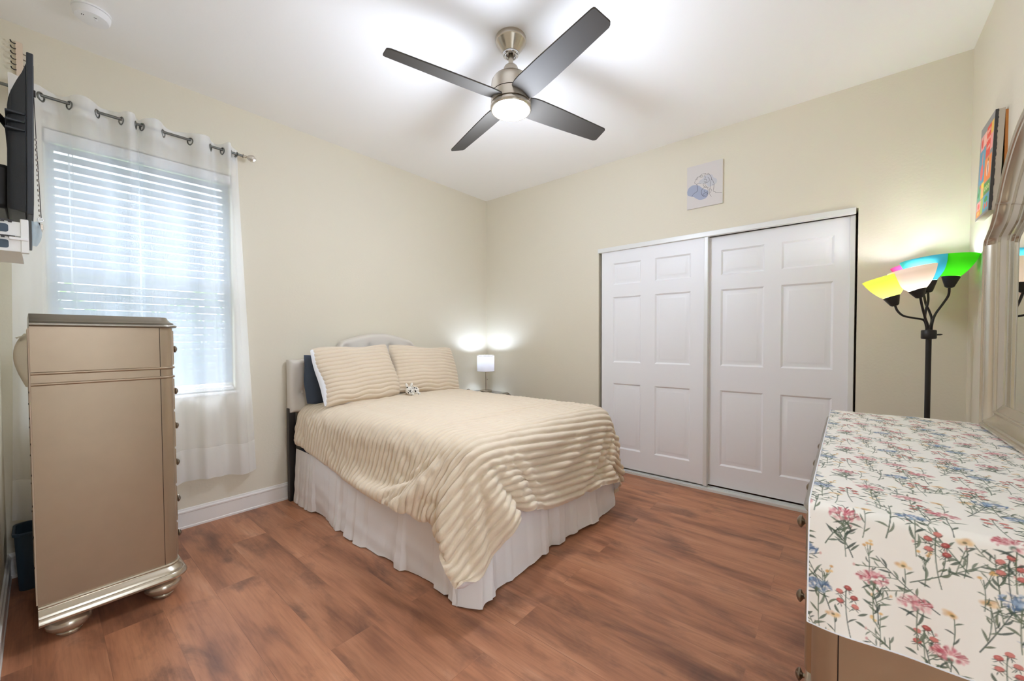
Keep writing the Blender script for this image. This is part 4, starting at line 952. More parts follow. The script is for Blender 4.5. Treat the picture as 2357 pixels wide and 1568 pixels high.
-2086,2,-5,-3,1,0,1,-1,1,0,0,-1,2,-2,1,-1,1,0,0,-1,2,-2,0,0,0,0,0,0,0,0,0,0,0,0,0,0,0,0,0,0,0,0,0,0,0,0,0,0,0,0,0,0,0,0,0,1,0,-1,1,-1,1,-1,0,1,0,0,1,-1,0,2,1,-1,1,2,-1,-2,-2,
-2141,3,-7,-1,-1,1,1,-1,2,-1,-1,1,0,-1,1,0,-1,2,-3,2,2,-3,0,0,0,0,0,0,0,0,0,0,0,0,0,-1,1,0,0,0,0,0,0,0,0,0,0,0,0,0,0,0,0,0,0,2,-2,1,-1,0,1,-1,1,-1,1,0,1,-1,0,2,2,-3,2,3,-3,-1,-2,
-2195,2,-7,1,-2,2,0,-1,1,-1,2,-2,1,-1,1,2,-2,-1,0,1,-1,2,-3,1,0,0,0,0,0,0,0,0,0,0,0,0,0,0,0,0,0,0,0,0,0,0,0,0,0,0,0,0,-1,1,0,2,-2,1,-1,0,1,-1,1,-1,1,1,-1,0,0,2,2,-3,5,-2,-2,0,-2,
-2249,1,-6,0,0,0,1,0,0,0,-1,2,-3,4,-1,-2,0,1,-1,1,-1,2,-3,1,0,0,0,0,0,0,0,0,0,0,0,0,0,0,0,0,0,0,0,0,0,0,0,0,0,0,0,0,0,0,-1,3,-1,-1,0,0,1,-1,1,0,0,0,0,0,0,3,0,-1,4,-3,-1,0,-1,
-2305,3,-7,-3,4,-2,0,1,1,-1,-1,2,-1,-1,0,1,-1,1,-1,1,-1,2,-2,0,0,0,0,0,0,0,0,0,0,0,0,0,0,0,-1,1,0,0,0,0,0,0,0,0,0,0,0,0,0,0,-1,4,-3,0,0,1,-1,1,-1,1,0,0,0,0,0,5,-4,3,0,-1,-1,-1,1,
-2359,2,-6,-2,1,0,2,-1,-1,1,1,-2,2,-2,1,-1,1,-1,1,-1,1,0,-1,0,0,0,0,0,0,0,0,0,0,0,0,0,0,0,0,0,0,0,0,0,0,0,0,0,0,0,0,0,0,0,-2,4,-1,-1,0,1,-1,1,0,-1,1,0,0,0,1,3,-2,1,2,-3,0,-1,1,
-2413,1,-5,-2,1,1,0,-1,1,1,-2,2,-1,-1,1,0,-1,1,-1,1,-1,1,0,-2,1,0,0,0,0,0,0,0,0,0,0,0,0,0,0,0,0,0,0,0,0,0,0,0,0,0,0,0,0,0,-1,3,-2,0,0,0,1,0,-1,1,0,0,0,0,5,-5,2,4,-3,-1,-1,0,2,
-2468,1,-4,-4,2,1,0,0,0,0,1,-2,1,-1,1,0,-1,1,-1,1,-1,2,-2,0,0,0,0,0,0,0,0,0,0,0,0,0,0,0,0,0,-1,1,0,0,0,0,0,0,0,0,0,0,0,0,0,0,1,-2,2,-1,0,1,-1,1,1,-1,0,4,-3,-1,7,-5,0,0,-1,-1,4,
-2523,1,-4,-4,2,1,0,0,1,-1,0,0,-1,0,1,0,0,-1,1,-1,0,2,-2,0,0,0,0,0,0,0,0,0,0,0,0,0,0,0,0,0,0,0,0,0,0,0,0,0,0,0,0,0,0,0,0,0,1,0,-1,0,0,1,0,-1,1,1,-2,3,-1,5,-4,0,-1,2,-2,2,-1,
-2579,2,-4,-6,3,1,0,1,-1,0,0,0,0,0,0,-1,0,0,1,-1,0,2,-1,-1,0,0,-1,1,0,0,0,0,0,0,0,0,0,0,0,0,0,0,0,0,0,0,0,0,0,0,0,0,0,0,0,-1,3,-2,0,0,1,-1,1,0,-1,3,-2,3,1,-3,0,1,2,-3,4,-4,-1,
-2634,2,-3,-7,2,2,0,2,-3,1,0,0,-1,1,1,-2,0,1,-1,0,1,0,0,-1,0,0,0,0,0,0,0,0,0,0,0,0,0,0,0,0,0,0,0,-1,1,0,0,0,0,0,0,0,0,0,0,0,1,-1,0,0,0,1,0,0,0,0,3,-1,0,0,0,2,-3,0,2,1,-4,
-2689,2,-2,-9,3,2,1,-1,1,-2,2,-2,2,-1,-1,0,1,-1,0,0,1,1,-2,0,0,0,0,0,0,0,0,0,0,0,0,0,0,0,0,0,0,0,0,0,0,0,0,0,0,0,0,0,0,0,0,0,0,0,0,0,1,-1,1,0,0,2,-1,1,0,1,0,-1,-1,6,-6,-1,-1,
-2744,1,-1,-7,0,3,3,-3,-1,1,0,1,-2,1,-1,1,-1,0,0,1,0,0,0,-1,0,0,0,0,-1,1,0,0,0,0,0,0,0,0,0,0,0,0,0,0,0,0,0,0,0,0,0,0,0,0,0,0,0,0,0,0,1,-1,1,0,1,0,0,2,0,-2,2,0,2,-5,3,-3,1,
-2788,-4,-1,9,-23,15,3,-3,-1,2,-2,1,0,0,0,-1,0,0,1,0,-1,1,1,-3,1,0,0,0,0,0,0,0,0,0,0,0,0,0,0,0,0,0,0,0,0,1,-1,1,-2,0,1,0,1,-3,2,0,0,0,0,0,1,-1,1,0,1,0,2,-2,1,2,0,-2,2,-1,-4,0,3,
-2831,-15,16,-2,-18,13,5,-3,1,-2,1,0,0,-1,1,-1,1,-1,1,-1,0,1,1,-3,1,0,0,0,0,0,0,0,0,0,1,1,-3,2,-3,4,-3,1,-1,3,-2,-2,3,-1,0,-1,0,3,-4,2,-1,1,0,0,0,0,1,-1,1,0,1,1,-1,3,-3,4,-4,7,-6,-2,0,1,-1,
-2880,-3,-16,19,2,-30,28,-3,0,-1,-1,2,-2,1,0,-2,2,-1,1,-1,2,-2,0,1,0,-1,0,-1,3,-4,4,-3,2,-2,4,-5,4,-5,5,-3,2,-3,4,-2,0,0,-1,1,-1,2,-3,3,-2,0,1,-1,1,0,0,0,1,-1,1,0,1,1,-1,2,1,-1,5,-7,2,-1,-3,2,0,
-2933,0,-3,-16,28,-39,28,-7,6,0,0,-2,0,1,0,-1,0,1,-1,2,-2,0,0,2,-2,0,-1,4,-4,2,-2,3,-3,2,-2,3,-3,1,-1,2,-2,2,-2,2,-2,1,0,-1,1,0,-1,1,0,-1,0,1,-1,1,0,0,0,1,0,0,1,1,2,-1,0,-1,5,-3,-2,-2,4,-7,3,
-2961,-25,33,-33,23,-4,-19,33,-23,11,0,-1,1,0,-1,0,1,0,-1,1,-1,1,-1,1,0,-2,3,-2,1,-2,2,-1,0,0,1,-1,-1,1,1,-1,-1,1,0,0,0,-1,1,-1,1,1,-3,2,0,-1,1,-1,0,1,0,0,0,1,0,0,2,2,-2,0,0,11,-13,3,-1,1,-4,4,-2,
-3012,5,-27,5,25,-33,6,20,0,-24,20,-1,-1,1,0,0,0,-2,1,1,0,-1,1,0,-1,1,-1,1,-1,0,0,1,-1,0,0,0,0,0,0,0,0,0,0,-1,1,0,-1,1,-1,2,-3,3,-2,1,-1,0,0,1,0,0,0,0,2,0,2,-1,0,1,8,-9,2,-3,5,-6,0,0,4,
-3065,5,-8,-26,38,-40,31,-21,22,-3,-23,21,1,-3,1,1,1,-2,0,1,-1,0,2,-1,-1,0,1,-1,1,-1,0,1,-1,0,0,0,0,0,-1,2,-2,2,-2,1,-1,1,-1,1,-1,2,-3,3,-2,1,-1,0,1,-1,1,-1,2,-1,2,1,0,1,0,7,-8,6,-6,2,-2,-4,7,-4,-3,
-3107,-5,2,-1,-16,17,-21,27,-31,28,-3,-23,22,1,-1,0,-2,1,1,-1,0,2,-2,1,-1,1,-1,1,-1,0,0,1,-1,0,0,0,0,0,0,0,0,0,-1,1,0,-1,1,-1,1,1,-3,2,0,-1,0,0,1,-1,0,1,0,1,1,2,0,1,3,-1,0,-5,9,-9,-4,11,-13,7,-3,
-3159,14,-37,19,-1,-15,18,-16,14,-22,23,-1,-21,21,-1,2,-2,0,1,0,0,-1,1,-1,1,0,-1,1,-2,2,-1,0,1,-1,0,0,0,-1,1,0,0,0,0,-1,1,0,-1,1,-1,2,-3,2,0,-1,0,1,-1,0,1,-1,1,1,1,3,0,1,1,-2,2,7,-8,-9,10,-10,9,-9,13,
-3174,-29,44,-46,22,7,-21,23,-26,23,-16,10,4,-12,9,2,1,1,1,-2,0,1,-1,1,0,-1,1,-1,0,0,1,-1,0,0,0,1,-2,1,0,0,0,0,-1,1,0,-1,1,-1,0,2,-3,3,-2,1,-1,0,0,0,0,0,0,2,3,3,-2,0,3,0,10,-15,3,-10,23,-32,13,29,-43,
-3218,-6,-15,27,-45,35,-8,11,-4,-30,21,-2,21,-18,-7,13,3,1,-3,1,0,1,0,-1,1,0,-1,0,0,1,-1,0,0,2,-2,-1,1,0,0,0,-1,1,0,-1,1,0,-1,0,1,1,-3,2,0,-1,0,0,1,-2,1,0,-1,2,5,1,-1,6,-1,9,-14,11,-27,46,-46,26,-31,28,22,
-3273,0,-11,1,8,-39,39,-10,13,-23,15,0,-7,-7,3,4,10,-2,1,0,1,-1,1,0,-1,1,0,-1,0,0,0,0,3,-3,-1,1,0,0,-1,1,0,0,-1,1,0,-1,1,-1,1,0,-2,3,-2,1,-1,0,0,1,-2,0,-1,3,7,-4,12,6,-28,47,-53,34,2,-6,-9,-22,34,-35,30,
-3325,-3,-4,1,2,-7,-26,45,-28,22,-33,27,-2,-17,5,0,9,4,0,-1,2,0,-1,1,0,0,-1,0,0,1,-1,2,-1,-2,1,-1,1,0,0,0,-1,2,-2,1,-1,1,-1,2,-4,7,-6,1,1,-1,2,-3,3,-2,1,-1,-3,7,-4,23,-28,31,-17,23,0,-46,23,7,3,2,-8,-15,-18,
-3374,10,-33,24,-9,-3,-6,-2,21,-22,17,-30,35,-21,-3,4,5,6,2,-1,2,0,0,0,0,-1,1,-1,-1,4,-3,2,-3,1,-1,1,1,-2,2,-2,1,-1,2,-3,5,-5,3,-2,6,-9,5,0,-2,2,-3,8,-11,7,-3,2,-4,1,17,-20,42,-41,19,24,-29,29,-9,-19,-39,22,10,7,2,
-3393,-22,17,8,-32,21,-3,-5,6,-2,0,-2,8,-23,15,-11,9,7,4,0,2,-2,2,-1,-1,2,-3,1,6,-10,9,-6,-1,3,-3,6,-6,4,-4,5,-7,6,-2,5,-8,5,-3,6,-10,9,-1,-5,7,-9,15,-19,15,-12,11,-5,-10,26,-33,54,-46,48,-14,-40,59,-39,39,-7,-31,-38,54,-58,23,
-3440,-2,-24,23,-15,14,-16,19,-26,17,-5,5,-4,-3,-8,9,-9,19,-3,6,-2,5,-9,6,2,-6,3,7,-13,15,-15,4,3,-4,4,-3,4,-4,4,-4,13,-21,15,-8,3,-2,5,-5,10,-13,7,6,-16,21,-23,21,-19,22,-17,-9,27,-29,39,-37,57,-64,44,11,-44,47,8,-47,46,-27,-53,42,-40,
-3471,-20,-1,20,-22,16,-6,2,1,-15,18,-9,0,-3,6,-16,21,-19,28,-11,15,-16,20,-24,11,12,-23,11,14,-21,6,1,-2,3,-1,2,-3,4,-3,16,-27,14,-5,5,-3,5,-4,10,-18,11,2,-16,26,-26,25,-26,28,-28,7,9,16,-41,24,33,-56,63,-45,-1,54,-46,17,22,-38,43,-33,-44,35,
-3514,-24,24,-26,19,-14,27,-22,-2,-5,6,2,0,15,-27,13,-22,41,-33,42,-36,42,-38,28,-7,-21,32,-36,17,5,-5,2,2,-3,4,-4,4,-3,15,-28,20,-7,4,-5,6,-4,8,-16,4,13,-22,29,-27,29,-32,29,-30,20,-20,49,-47,19,-33,74,-64,9,40,-8,-26,32,10,-46,52,-28,38,-44,-39,
-3549,-35,42,-29,0,26,-18,-8,5,-5,7,7,14,-34,2,27,-19,-19,50,-39,52,-55,54,-52,24,26,-37,26,-27,12,9,-14,-2,10,-2,3,-4,13,-21,20,-13,8,-5,-3,10,-13,3,-12,27,-24,29,-27,31,-36,29,-30,21,-28,36,19,-33,-33,32,8,38,-92,39,33,-13,21,4,7,-49,54,-14,17,-30,
-3596,-12,-10,3,14,3,-21,9,-10,10,9,19,-47,9,29,-38,14,27,-47,70,-52,37,-47,65,-62,18,43,-48,20,0,-23,15,3,0,4,-8,11,-11,17,-19,12,-8,-6,13,-15,5,-15,29,-16,26,-30,32,-33,24,-32,25,-31,27,33,-23,-28,-8,53,-68,90,-51,-47,43,53,-46,16,23,1,-37,34,7,-2,
-3645,-14,2,-20,54,-46,11,-13,16,4,24,-42,-7,17,26,-35,-16,68,-54,2,64,-45,-37,53,22,-67,24,45,-38,-9,20,-24,28,-17,1,10,-7,8,-16,11,-6,-4,6,-15,15,-19,28,-10,24,-33,32,-31,21,-34,29,-30,14,31,14,-45,-21,30,32,-82,68,23,-66,-17,64,20,-11,-36,51,-8,-16,19,-7,
-3689,-13,-6,40,-54,26,-18,38,-37,45,-44,-9,12,33,-20,-31,31,-2,44,-78,43,43,-49,-41,96,-54,-11,-5,60,-29,-30,34,-17,7,-5,-2,9,-16,8,-1,-6,3,-12,20,-18,27,-11,23,-34,30,-29,25,-42,29,-17,-5,32,29,-35,-40,20,53,-48,-45,94,-40,22,-81,98,-58,43,17,-14,0,-16,32,0,
-3693,-46,75,-66,15,12,31,-53,53,-47,-4,9,15,33,-65,3,24,42,-36,26,-77,95,-58,49,-56,71,-87,49,-23,30,21,-32,0,-8,5,-2,-3,-3,2,-7,9,-13,22,-14,25,-19,26,-35,30,-30,29,-42,9,22,-33,31,34,-16,-46,-6,47,22,-82,3,47,4,43,-103,42,57,-57,2,52,-51,40,0,10,
-3717,-23,8,-17,28,26,-51,26,6,-32,-6,26,33,-37,-28,24,-4,70,-30,-7,-63,30,57,-62,71,-61,56,-89,56,19,-51,56,-35,4,1,-6,-11,12,-7,11,-14,24,-12,22,-29,31,-34,28,-30,29,-41,7,31,-35,28,1,41,-57,-28,48,26,-40,-9,-46,81,-38,70,-53,-58,101,-66,48,-12,-14,43,13,-48,
-3762,4,-42,30,32,-54,16,27,-37,-10,16,40,-23,-28,-11,23,44,-25,52,-81,37,-60,39,49,-55,61,-12,-38,-41,37,51,-61,15,4,15,-29,13,-8,13,-10,22,-18,23,-32,31,-31,26,-30,31,-43,12,30,-34,29,-19,48,-12,-71,28,62,-53,-20,56,-83,39,59,-37,37,-100,35,61,-77,48,20,22,-2,-15,
-3810,20,-41,27,-27,34,-42,28,-33,10,41,-6,-27,-24,0,51,-22,37,25,-28,-72,55,-46,34,47,-57,56,-1,-45,-38,28,61,-48,-2,-15,22,-3,11,-22,28,-26,28,-34,33,-30,27,-34,36,-38,20,-22,46,-22,-24,49,16,-45,-36,25,53,-82,72,-20,-40,-11,99,-19,-23,-33,-29,23,52,-69,91,0,-13,4,
-3831,-17,36,-42,44,-42,24,-38,8,22,36,-36,-33,14,-21,33,18,44,-32,34,-49,-54,58,-52,56,26,-53,65,-56,26,-60,34,49,-35,-3,-3,-1,-21,33,-28,32,-34,32,-29,29,-34,34,-33,24,-32,34,-22,38,-30,52,-42,-5,-37,66,-48,-26,54,31,-85,52,21,32,-89,62,-39,-29,2,22,22,39,-11,14,
-3842,-19,-8,59,-52,35,-48,2,22,36,-18,-40,-7,25,-15,-9,82,-43,48,-28,29,-63,-22,-23,90,-44,40,-36,57,-50,-35,59,-57,42,-3,0,20,-20,-30,40,-35,32,-28,29,-33,31,-30,27,-36,32,-22,44,-45,60,-20,-12,-49,57,-27,-41,33,-15,83,-59,39,-46,73,-53,-38,73,-46,-24,0,9,29,37,5,
-3871,-32,50,-43,57,-60,0,18,12,33,-59,-15,23,-22,10,13,42,20,-48,43,10,-26,-78,7,18,64,-43,44,-42,48,-45,-38,66,-27,1,-1,-2,-16,47,-45,28,-29,33,-34,29,-28,29,-36,29,-23,53,-65,65,-22,-8,-26,39,-46,38,-59,15,4,69,5,-53,64,-33,-58,83,-56,-35,77,-30,-40,19,65,-24,
-3916,9,-33,15,38,-47,0,-2,62,-52,-27,24,-23,19,-24,64,-44,69,-28,34,-35,34,-64,-28,-17,30,65,-44,39,-29,35,-42,-42,48,-5,3,1,19,-33,38,-46,35,-33,30,-31,33,-36,27,-27,57,-36,-9,-15,56,-55,7,38,-19,-32,38,-44,-15,59,34,5,-5,-59,6,50,-85,62,-43,74,-35,-52,45,42,
-3954,-10,11,16,-21,-5,-18,64,-30,-40,24,-27,22,-27,36,-19,54,-20,41,-12,17,-58,32,-85,38,-39,43,45,-33,45,-46,10,16,-56,50,-30,32,-29,28,-32,33,-35,29,-30,32,-33,28,-33,46,-12,-52,27,40,-56,15,25,-31,44,-32,-16,31,-59,33,67,-3,3,-5,-36,-43,-9,33,35,-21,45,-23,-51,56,
-3993,20,-46,22,6,-3,19,-28,35,-39,-21,22,-28,9,7,34,-12,38,15,3,-9,7,-64,-8,-35,27,-14,41,34,-8,11,-50,18,25,-41,26,-23,26,-27,29,-24,20,-25,26,-26,24,-26,19,-11,1,30,-76,39,8,-27,14,29,-24,16,8,-39,34,-56,72,25,-5,-19,21,-93,13,-5,46,24,-7,21,-20,-28,
868,46,7,-13,14,1,-7,8,-6,3,-41,34,-45,-2,15,-22,13,-7,2,0,2,-2,1,0,-1,2,-2,3,-4,1,-4,9,-11,11,-10,9,-6,-1,8,-10,10,-10,11,-10,6,-6,6,0,0,0,2,7,-33,31,-18,19,-29,9,-30,21,-24,-10,8,-2,-7,1,1,4,-2,-4,1,0,7,-6,12,-14,6,
866,54,-15,16,-7,-4,12,-3,3,-22,21,-51,28,-25,-15,18,-17,9,-6,7,-6,7,-7,7,-4,-5,10,-9,6,-9,13,-12,9,-6,11,-16,8,5,-10,12,-13,18,-22,13,-6,12,-16,2,7,3,-5,-7,42,-63,39,-30,27,-41,22,-34,26,-30,-4,3,-2,1,2,-5,5,-3,2,0,-5,18,-17,9,-9,
864,57,-11,8,-9,8,-11,14,-17,15,-28,20,-46,24,-21,-14,12,-5,8,-6,4,-6,8,-11,7,5,-9,10,-12,11,-10,11,-12,15,-18,15,-11,5,6,-8,15,-24,14,-6,13,-23,11,4,-1,-8,14,-6,-9,46,-71,50,-43,31,-47,27,-38,4,-5,32,-33,6,-7,13,-12,8,-5,-1,8,-9,15,-16,11,
870,46,5,-11,17,-13,13,-16,17,-27,20,-36,18,-35,18,-32,23,-8,0,2,-8,12,-9,11,-7,-5,10,-6,9,-5,-13,12,5,-16,14,-6,11,-10,-6,18,-18,3,3,10,-20,20,-7,3,-4,-7,9,-7,0,-29,69,-73,57,-57,34,-47,19,-26,14,-16,36,-29,-2,0,9,-11,9,-3,-5,13,-12,11,-13,
855,56,-14,14,-15,15,-15,15,-9,9,-32,22,-42,21,-37,17,-12,15,-9,-5,11,-7,5,0,0,7,-15,13,-4,-13,15,-5,-5,9,-12,15,-12,14,-9,5,-9,-2,9,0,-9,2,9,-5,-7,7,4,-25,29,-8,-30,63,-73,58,-65,33,-39,15,-19,8,-6,1,1,33,-38,22,-19,2,16,-17,7,-8,9,
853,49,6,-23,23,-10,10,-4,5,-19,15,-34,21,-42,13,-23,21,-11,4,9,-2,-5,-12,18,-3,-8,6,2,-5,-7,7,5,-9,-2,9,0,-9,2,9,-5,-7,6,6,-7,-5,9,2,-9,0,9,-2,-33,33,24,-66,60,-15,-48,53,-63,31,-35,12,-11,7,-7,4,-6,39,-39,29,-12,-16,17,-15,11,-10,
840,51,5,-26,24,0,-1,2,-8,9,-29,18,-36,20,-43,26,-9,7,-5,5,-9,-7,7,5,-9,-2,9,0,-9,2,9,-5,-7,6,6,-7,-5,9,2,-9,0,9,-2,-9,5,7,-7,-5,9,2,-9,11,-47,50,16,-67,72,-66,14,20,-55,25,-25,10,-8,0,-1,8,-8,37,-38,5,35,-38,21,-23,27,
828,53,-12,11,3,-4,3,-2,4,-15,10,-34,19,-35,17,-16,7,-13,21,-13,-9,2,9,-5,-7,6,6,-7,-5,9,2,-9,0,9,-2,-9,5,7,-7,-4,6,5,-9,-2,9,0,-9,3,7,-4,-7,-6,33,-58,32,40,-74,65,-72,54,-61,13,-13,8,-11,0,9,-8,11,-13,45,-39,-6,40,-38,27,-25,
812,52,1,1,-4,5,-4,4,0,-18,17,-20,-14,-5,-12,7,-16,24,-20,14,-18,9,2,-9,0,9,-2,-9,5,7,-6,-6,7,5,-9,-2,9,0,-9,2,9,-5,-7,7,5,-9,-2,9,0,-9,2,7,-29,52,-30,-33,68,-73,57,-67,48,-53,13,-11,-3,9,-6,11,-8,1,9,-12,30,-34,30,-27,38,
809,47,10,-7,6,-5,5,-2,-11,16,-29,18,-37,17,-24,-9,22,-22,23,-18,-1,7,-6,-6,7,5,-9,-2,9,0,-9,2,9,-5,-7,7,5,-9,-2,9,0,-9,2,9,-5,-7,6,6,-7,-5,9,2,-8,-30,42,14,-63,65,-71,55,-65,44,-46,8,-6,14,-12,1,-1,9,-11,22,-22,29,-28,24,-21,
797,58,-8,6,-6,4,3,-12,9,1,-9,-15,-4,-14,-13,18,-27,30,-25,11,-3,0,-9,2,9,-5,-7,7,4,-6,-5,9,2,-10,2,9,-5,-6,4,7,-7,-5,9,2,-9,0,9,-2,-9,5,7,-6,-11,23,-47,31,33,-70,58,-69,50,-56,33,-31,11,-11,6,-6,3,-2,26,-27,10,-11,25,-22,18,
793,52,4,-5,4,-3,4,-9,11,-15,12,-34,20,-29,3,-26,33,-27,13,-2,0,-7,-5,9,2,-9,0,9,-2,-9,5,7,-7,-5,9,2,-9,0,9,-2,-9,5,7,-6,-6,7,5,-9,-2,9,0,-9,-3,-2,33,-30,-30,63,-74,55,-64,48,-49,22,-20,10,-12,8,-6,6,-5,28,-30,10,-10,16,-13,
786,56,-6,6,-4,3,-5,6,-8,8,-7,-11,-23,15,-36,27,-24,9,-4,12,-11,-9,5,7,-7,-5,9,2,-9,0,9,-2,-9,5,7,-6,-6,7,5,-9,-2,9,0,-9,2,9,-5,-7,7,4,-6,-5,-1,10,-20,23,9,-58,59,-69,50,-54,36,-35,13,-11,2,-5,9,-8,7,-7,31,-32,18,-17,0,
783,50,6,-5,5,-5,5,-7,6,-2,-16,15,-23,-25,18,-19,0,-5,16,-2,-16,0,9,-2,-9,5,6,-4,-7,7,5,-9,-2,9,0,-9,2,9,-5,-7,6,6,-7,-5,9,2,-9,0,9,-2,-9,5,0,-10,4,-2,13,7,-58,56,-68,47,-45,24,-17,3,-10,8,-8,8,-7,7,-7,33,-32,5,-3,
774,57,-7,5,-3,4,-7,7,-1,-13,14,-22,5,-20,-12,-1,-11,15,-1,3,-18,7,5,-9,-2,9,0,-9,2,9,-5,-7,6,6,-7,-5,9,2,-9,0,9,-2,-9,5,7,-7,-5,9,2,-9,0,9,-15,3,-6,21,-28,48,-74,48,-35,-27,43,-41,17,-8,3,-11,6,-4,7,-7,4,-5,37,-30,-7,
771,51,4,-3,4,-7,9,-4,-7,9,-8,-7,-21,11,-18,-17,9,0,13,-15,-6,9,-5,-7,6,6,-7,-5,9,2,-9,0,9,-2,-9,5,7,-7,-4,7,3,-9,0,9,-2,-9,5,6,-4,-7,7,5,-17,-2,9,-3,20,-42,45,-68,54,-55,-4,34,-30,8,-6,2,-7,10,-10,1,1,7,-9,17,15,
763,56,-5,4,-5,5,2,-11,10,-4,2,-19,-2,-8,-16,-6,-5,23,-23,12,-8,3,-9,0,9,-2,-9,5,7,-7,-4,6,5,-9,-2,9,0,-9,2,9,-5,-7,7,5,-9,-2,9,0,-9,2,9,-5,-13,6,-2,15,-28,36,-52,41,-60,46,-45,-2,21,-13,14,-23,12,-10,1,1,3,1,-7,38,-32,
759,51,6,-9,9,-6,6,-10,8,1,-6,-17,8,-17,-12,-18,25,-20,6,-1,10,-14,-6,7,5,-9,-2,9,0,-9,2,9,-5,-7,7,5,-9,-2,9,0,-9,2,9,-5,-7,6,6,-7,-5,9,2,-9,-1,-5,16,-30,27,-13,17,-57,45,-52,35,-33,3,5,-6,28,-32,2,1,-2,8,-7,4,35,-42,
751,56,-6,6,-5,4,-6,5,2,-2,-2,-9,-17,7,-32,17,-17,1,-3,16,-3,-17,2,9,-5,-7,7,5,-9,-2,9,0,-9,2,9,-5,-6,4,7,-7,-5,9,2,-9,0,9,-2,-9,5,7,-7,-4,0,12,-30,16,-1,17,-34,23,-54,47,-47,3,19,-12,-9,0,18,-14,-6,9,-8,4,0,40,-45,
747,52,4,-6,5,-5,3,1,2,-1,-12,9,-18,-9,-9,-13,3,-13,16,1,3,-19,9,2,-9,0,9,-2,-9,5,7,-7,-5,9,2,-9,0,9,-2,-9,5,7,-6,-6,7,5,-9,-2,9,0,-9,2,11,-23,-1,6,19,-22,12,-37,29,-48,38,-37,4,12,-16,18,-10,-6,4,-6,6,-5,6,36,-42,
740,58,-10,7,-2,-3,3,3,0,-7,6,-13,-1,-27,12,-18,-15,10,3,10,-10,-7,7,-7,-5,9,2,-9,0,9,-2,-9,5,7,-6,-6,7,5,-9,-2,9,0,-9,2,9,-5,-7,7,5,-9,-2,9,0,-21,-2,18,4,-4,-20,8,-36,34,-42,24,-18,4,-8,10,12,-21,-2,8,-7,11,-12,41,-40,
737,53,-3,7,-4,-6,9,0,-4,3,-3,-5,-12,-7,-11,-16,1,-4,18,-15,12,-8,-2,-9,5,6,-4,-7,7,5,-9,-2,9,0,-9,2,9,-5,-7,7,4,-6,-5,9,2,-9,0,9,-2,-9,5,7,-7,-18,3,17,-4,5,-12,-21,4,-24,25,-21,-6,21,-24,6,-3,24,-25,-1,16,-16,2,32,-34,
729,55,0,-1,-7,6,3,-1,-4,5,-4,-4,-18,8,-24,-8,-11,14,-6,4,8,-9,-9,-2,9,0,-9,2,9,-5,-7,6,6,-7,-5,9,2,-9,0,9,-2,-9,5,7,-7,-5,9,2,-9,0,9,-2,-9,-14,14,-3,15,-7,-10,-20,7,-26,18,-18,2,-11,32,-22,-7,2,20,8,-31,5,-3,30,-30,
723,57,-3,-1,-6,9,-1,-3,2,1,-2,-5,-10,-8,-14,-9,-7,2,6,-3,14,-18,-7,6,6,-7,-5,9,2,-9,0,9,-2,-9,5,7,-7,-5,9,2,-9,0,9,-2,-9,5,6,-4,-7,7,5,-9,-2,-14,16,-8,14,1,-17,-16,6,-26,17,-23,5,3,-10,8,29,-35,28,-31,21,-18,-1,29,-28,
720,56,-1,-9,7,3,-3,-2,5,-2,1,-16,11,-25,-3,-15,-7,5,-6,19,-4,-18,0,9,-2,-9,5,7,-7,-4,6,5,-9,-2,9,0,-9,3,7,-4,-7,7,5,-9,-2,9,0,-9,2,9,-5,-7,6,-13,-2,14,-2,9,-19,-14,4,-25,16,-22,-1,3,7,5,-19,34,-32,13,20,-30,-2,29,-30,
716,57,-8,1,5,0,-6,6,0,1,-9,6,-13,-8,-11,-15,0,-12,18,-3,7,-22,7,5,-9,-2,9,0,-9,2,9,-5,-7,7,5,-9,-2,9,0,-9,2,9,-5,-7,6,6,-7,-5,9,2,-9,0,9,-21,7,0,15,-7,-13,-9,0,-25,15,-19,-2,-1,-1,2,31,-33,21,8,-13,-18,5,22,-26,
712,57,-11,7,3,-5,0,5,-1,-4,4,-6,-8,-8,-11,-10,-16,8,0,15,-13,-9,9,-5,-7,7,5,-9,-2,9,0,-9,2,9,-5,-7,6,6,-7,-5,9,2,-9,0,9,-2,-9,5,7,-7,-4,6,5,-21,-1,18,-1,-10,2,-11,-10,-18,12,-16,-5,0,1,0,3,25,-11,-21,9,39,-48,19,-18,
708,57,-12,9,2,-10,10,0,-4,3,-1,-4,-9,-8,-8,-15,-9,-4,23,-22,15,-11,3,-10,2,9,-5,-6,4,7,-7,-5,9,2,-9,0,9,-2,-9,5,7,-6,-6,7,5,-9,-2,9,0,-9,2,9,-5,-18,12,1,4,-16,18,-21,-9,-16,10,-16,-5,0,0,1,-1,29,-27,24,-26,9,29,-34,9,
704,55,-7,9,-12,9,1,0,-3,3,0,-7,-5,-8,-8,-19,-13,22,-19,9,-2,10,-16,-5,9,2,-9,0,9,-2,-9,5,7,-6,-6,7,5,-9,-2,9,0,-9,2,9,-5,-7,7,5,-9,-2,9,0,-9,-4,2,11,-25,24,-10,-7,-20,2,-8,-10,-5,0,0,0,0,25,-22,-4,37,-40,55,-49,4,
703,50,6,-11,6,3,2,-5,3,2,-3,-2,-11,1,-18,-20,12,-14,2,-4,17,-3,-19,5,7,-6,-6,7,5,-9,-2,9,0,-9,2,9,-5,-7,7,4,-6,-5,9,2,-10,2,9,-5,-6,4,7,-7,-5,1,11,-27,14,6,-2,-14,-14,1,-10,-12,-2,-2,1,0,0,21,-24,24,-23,22,-11,39,-46,
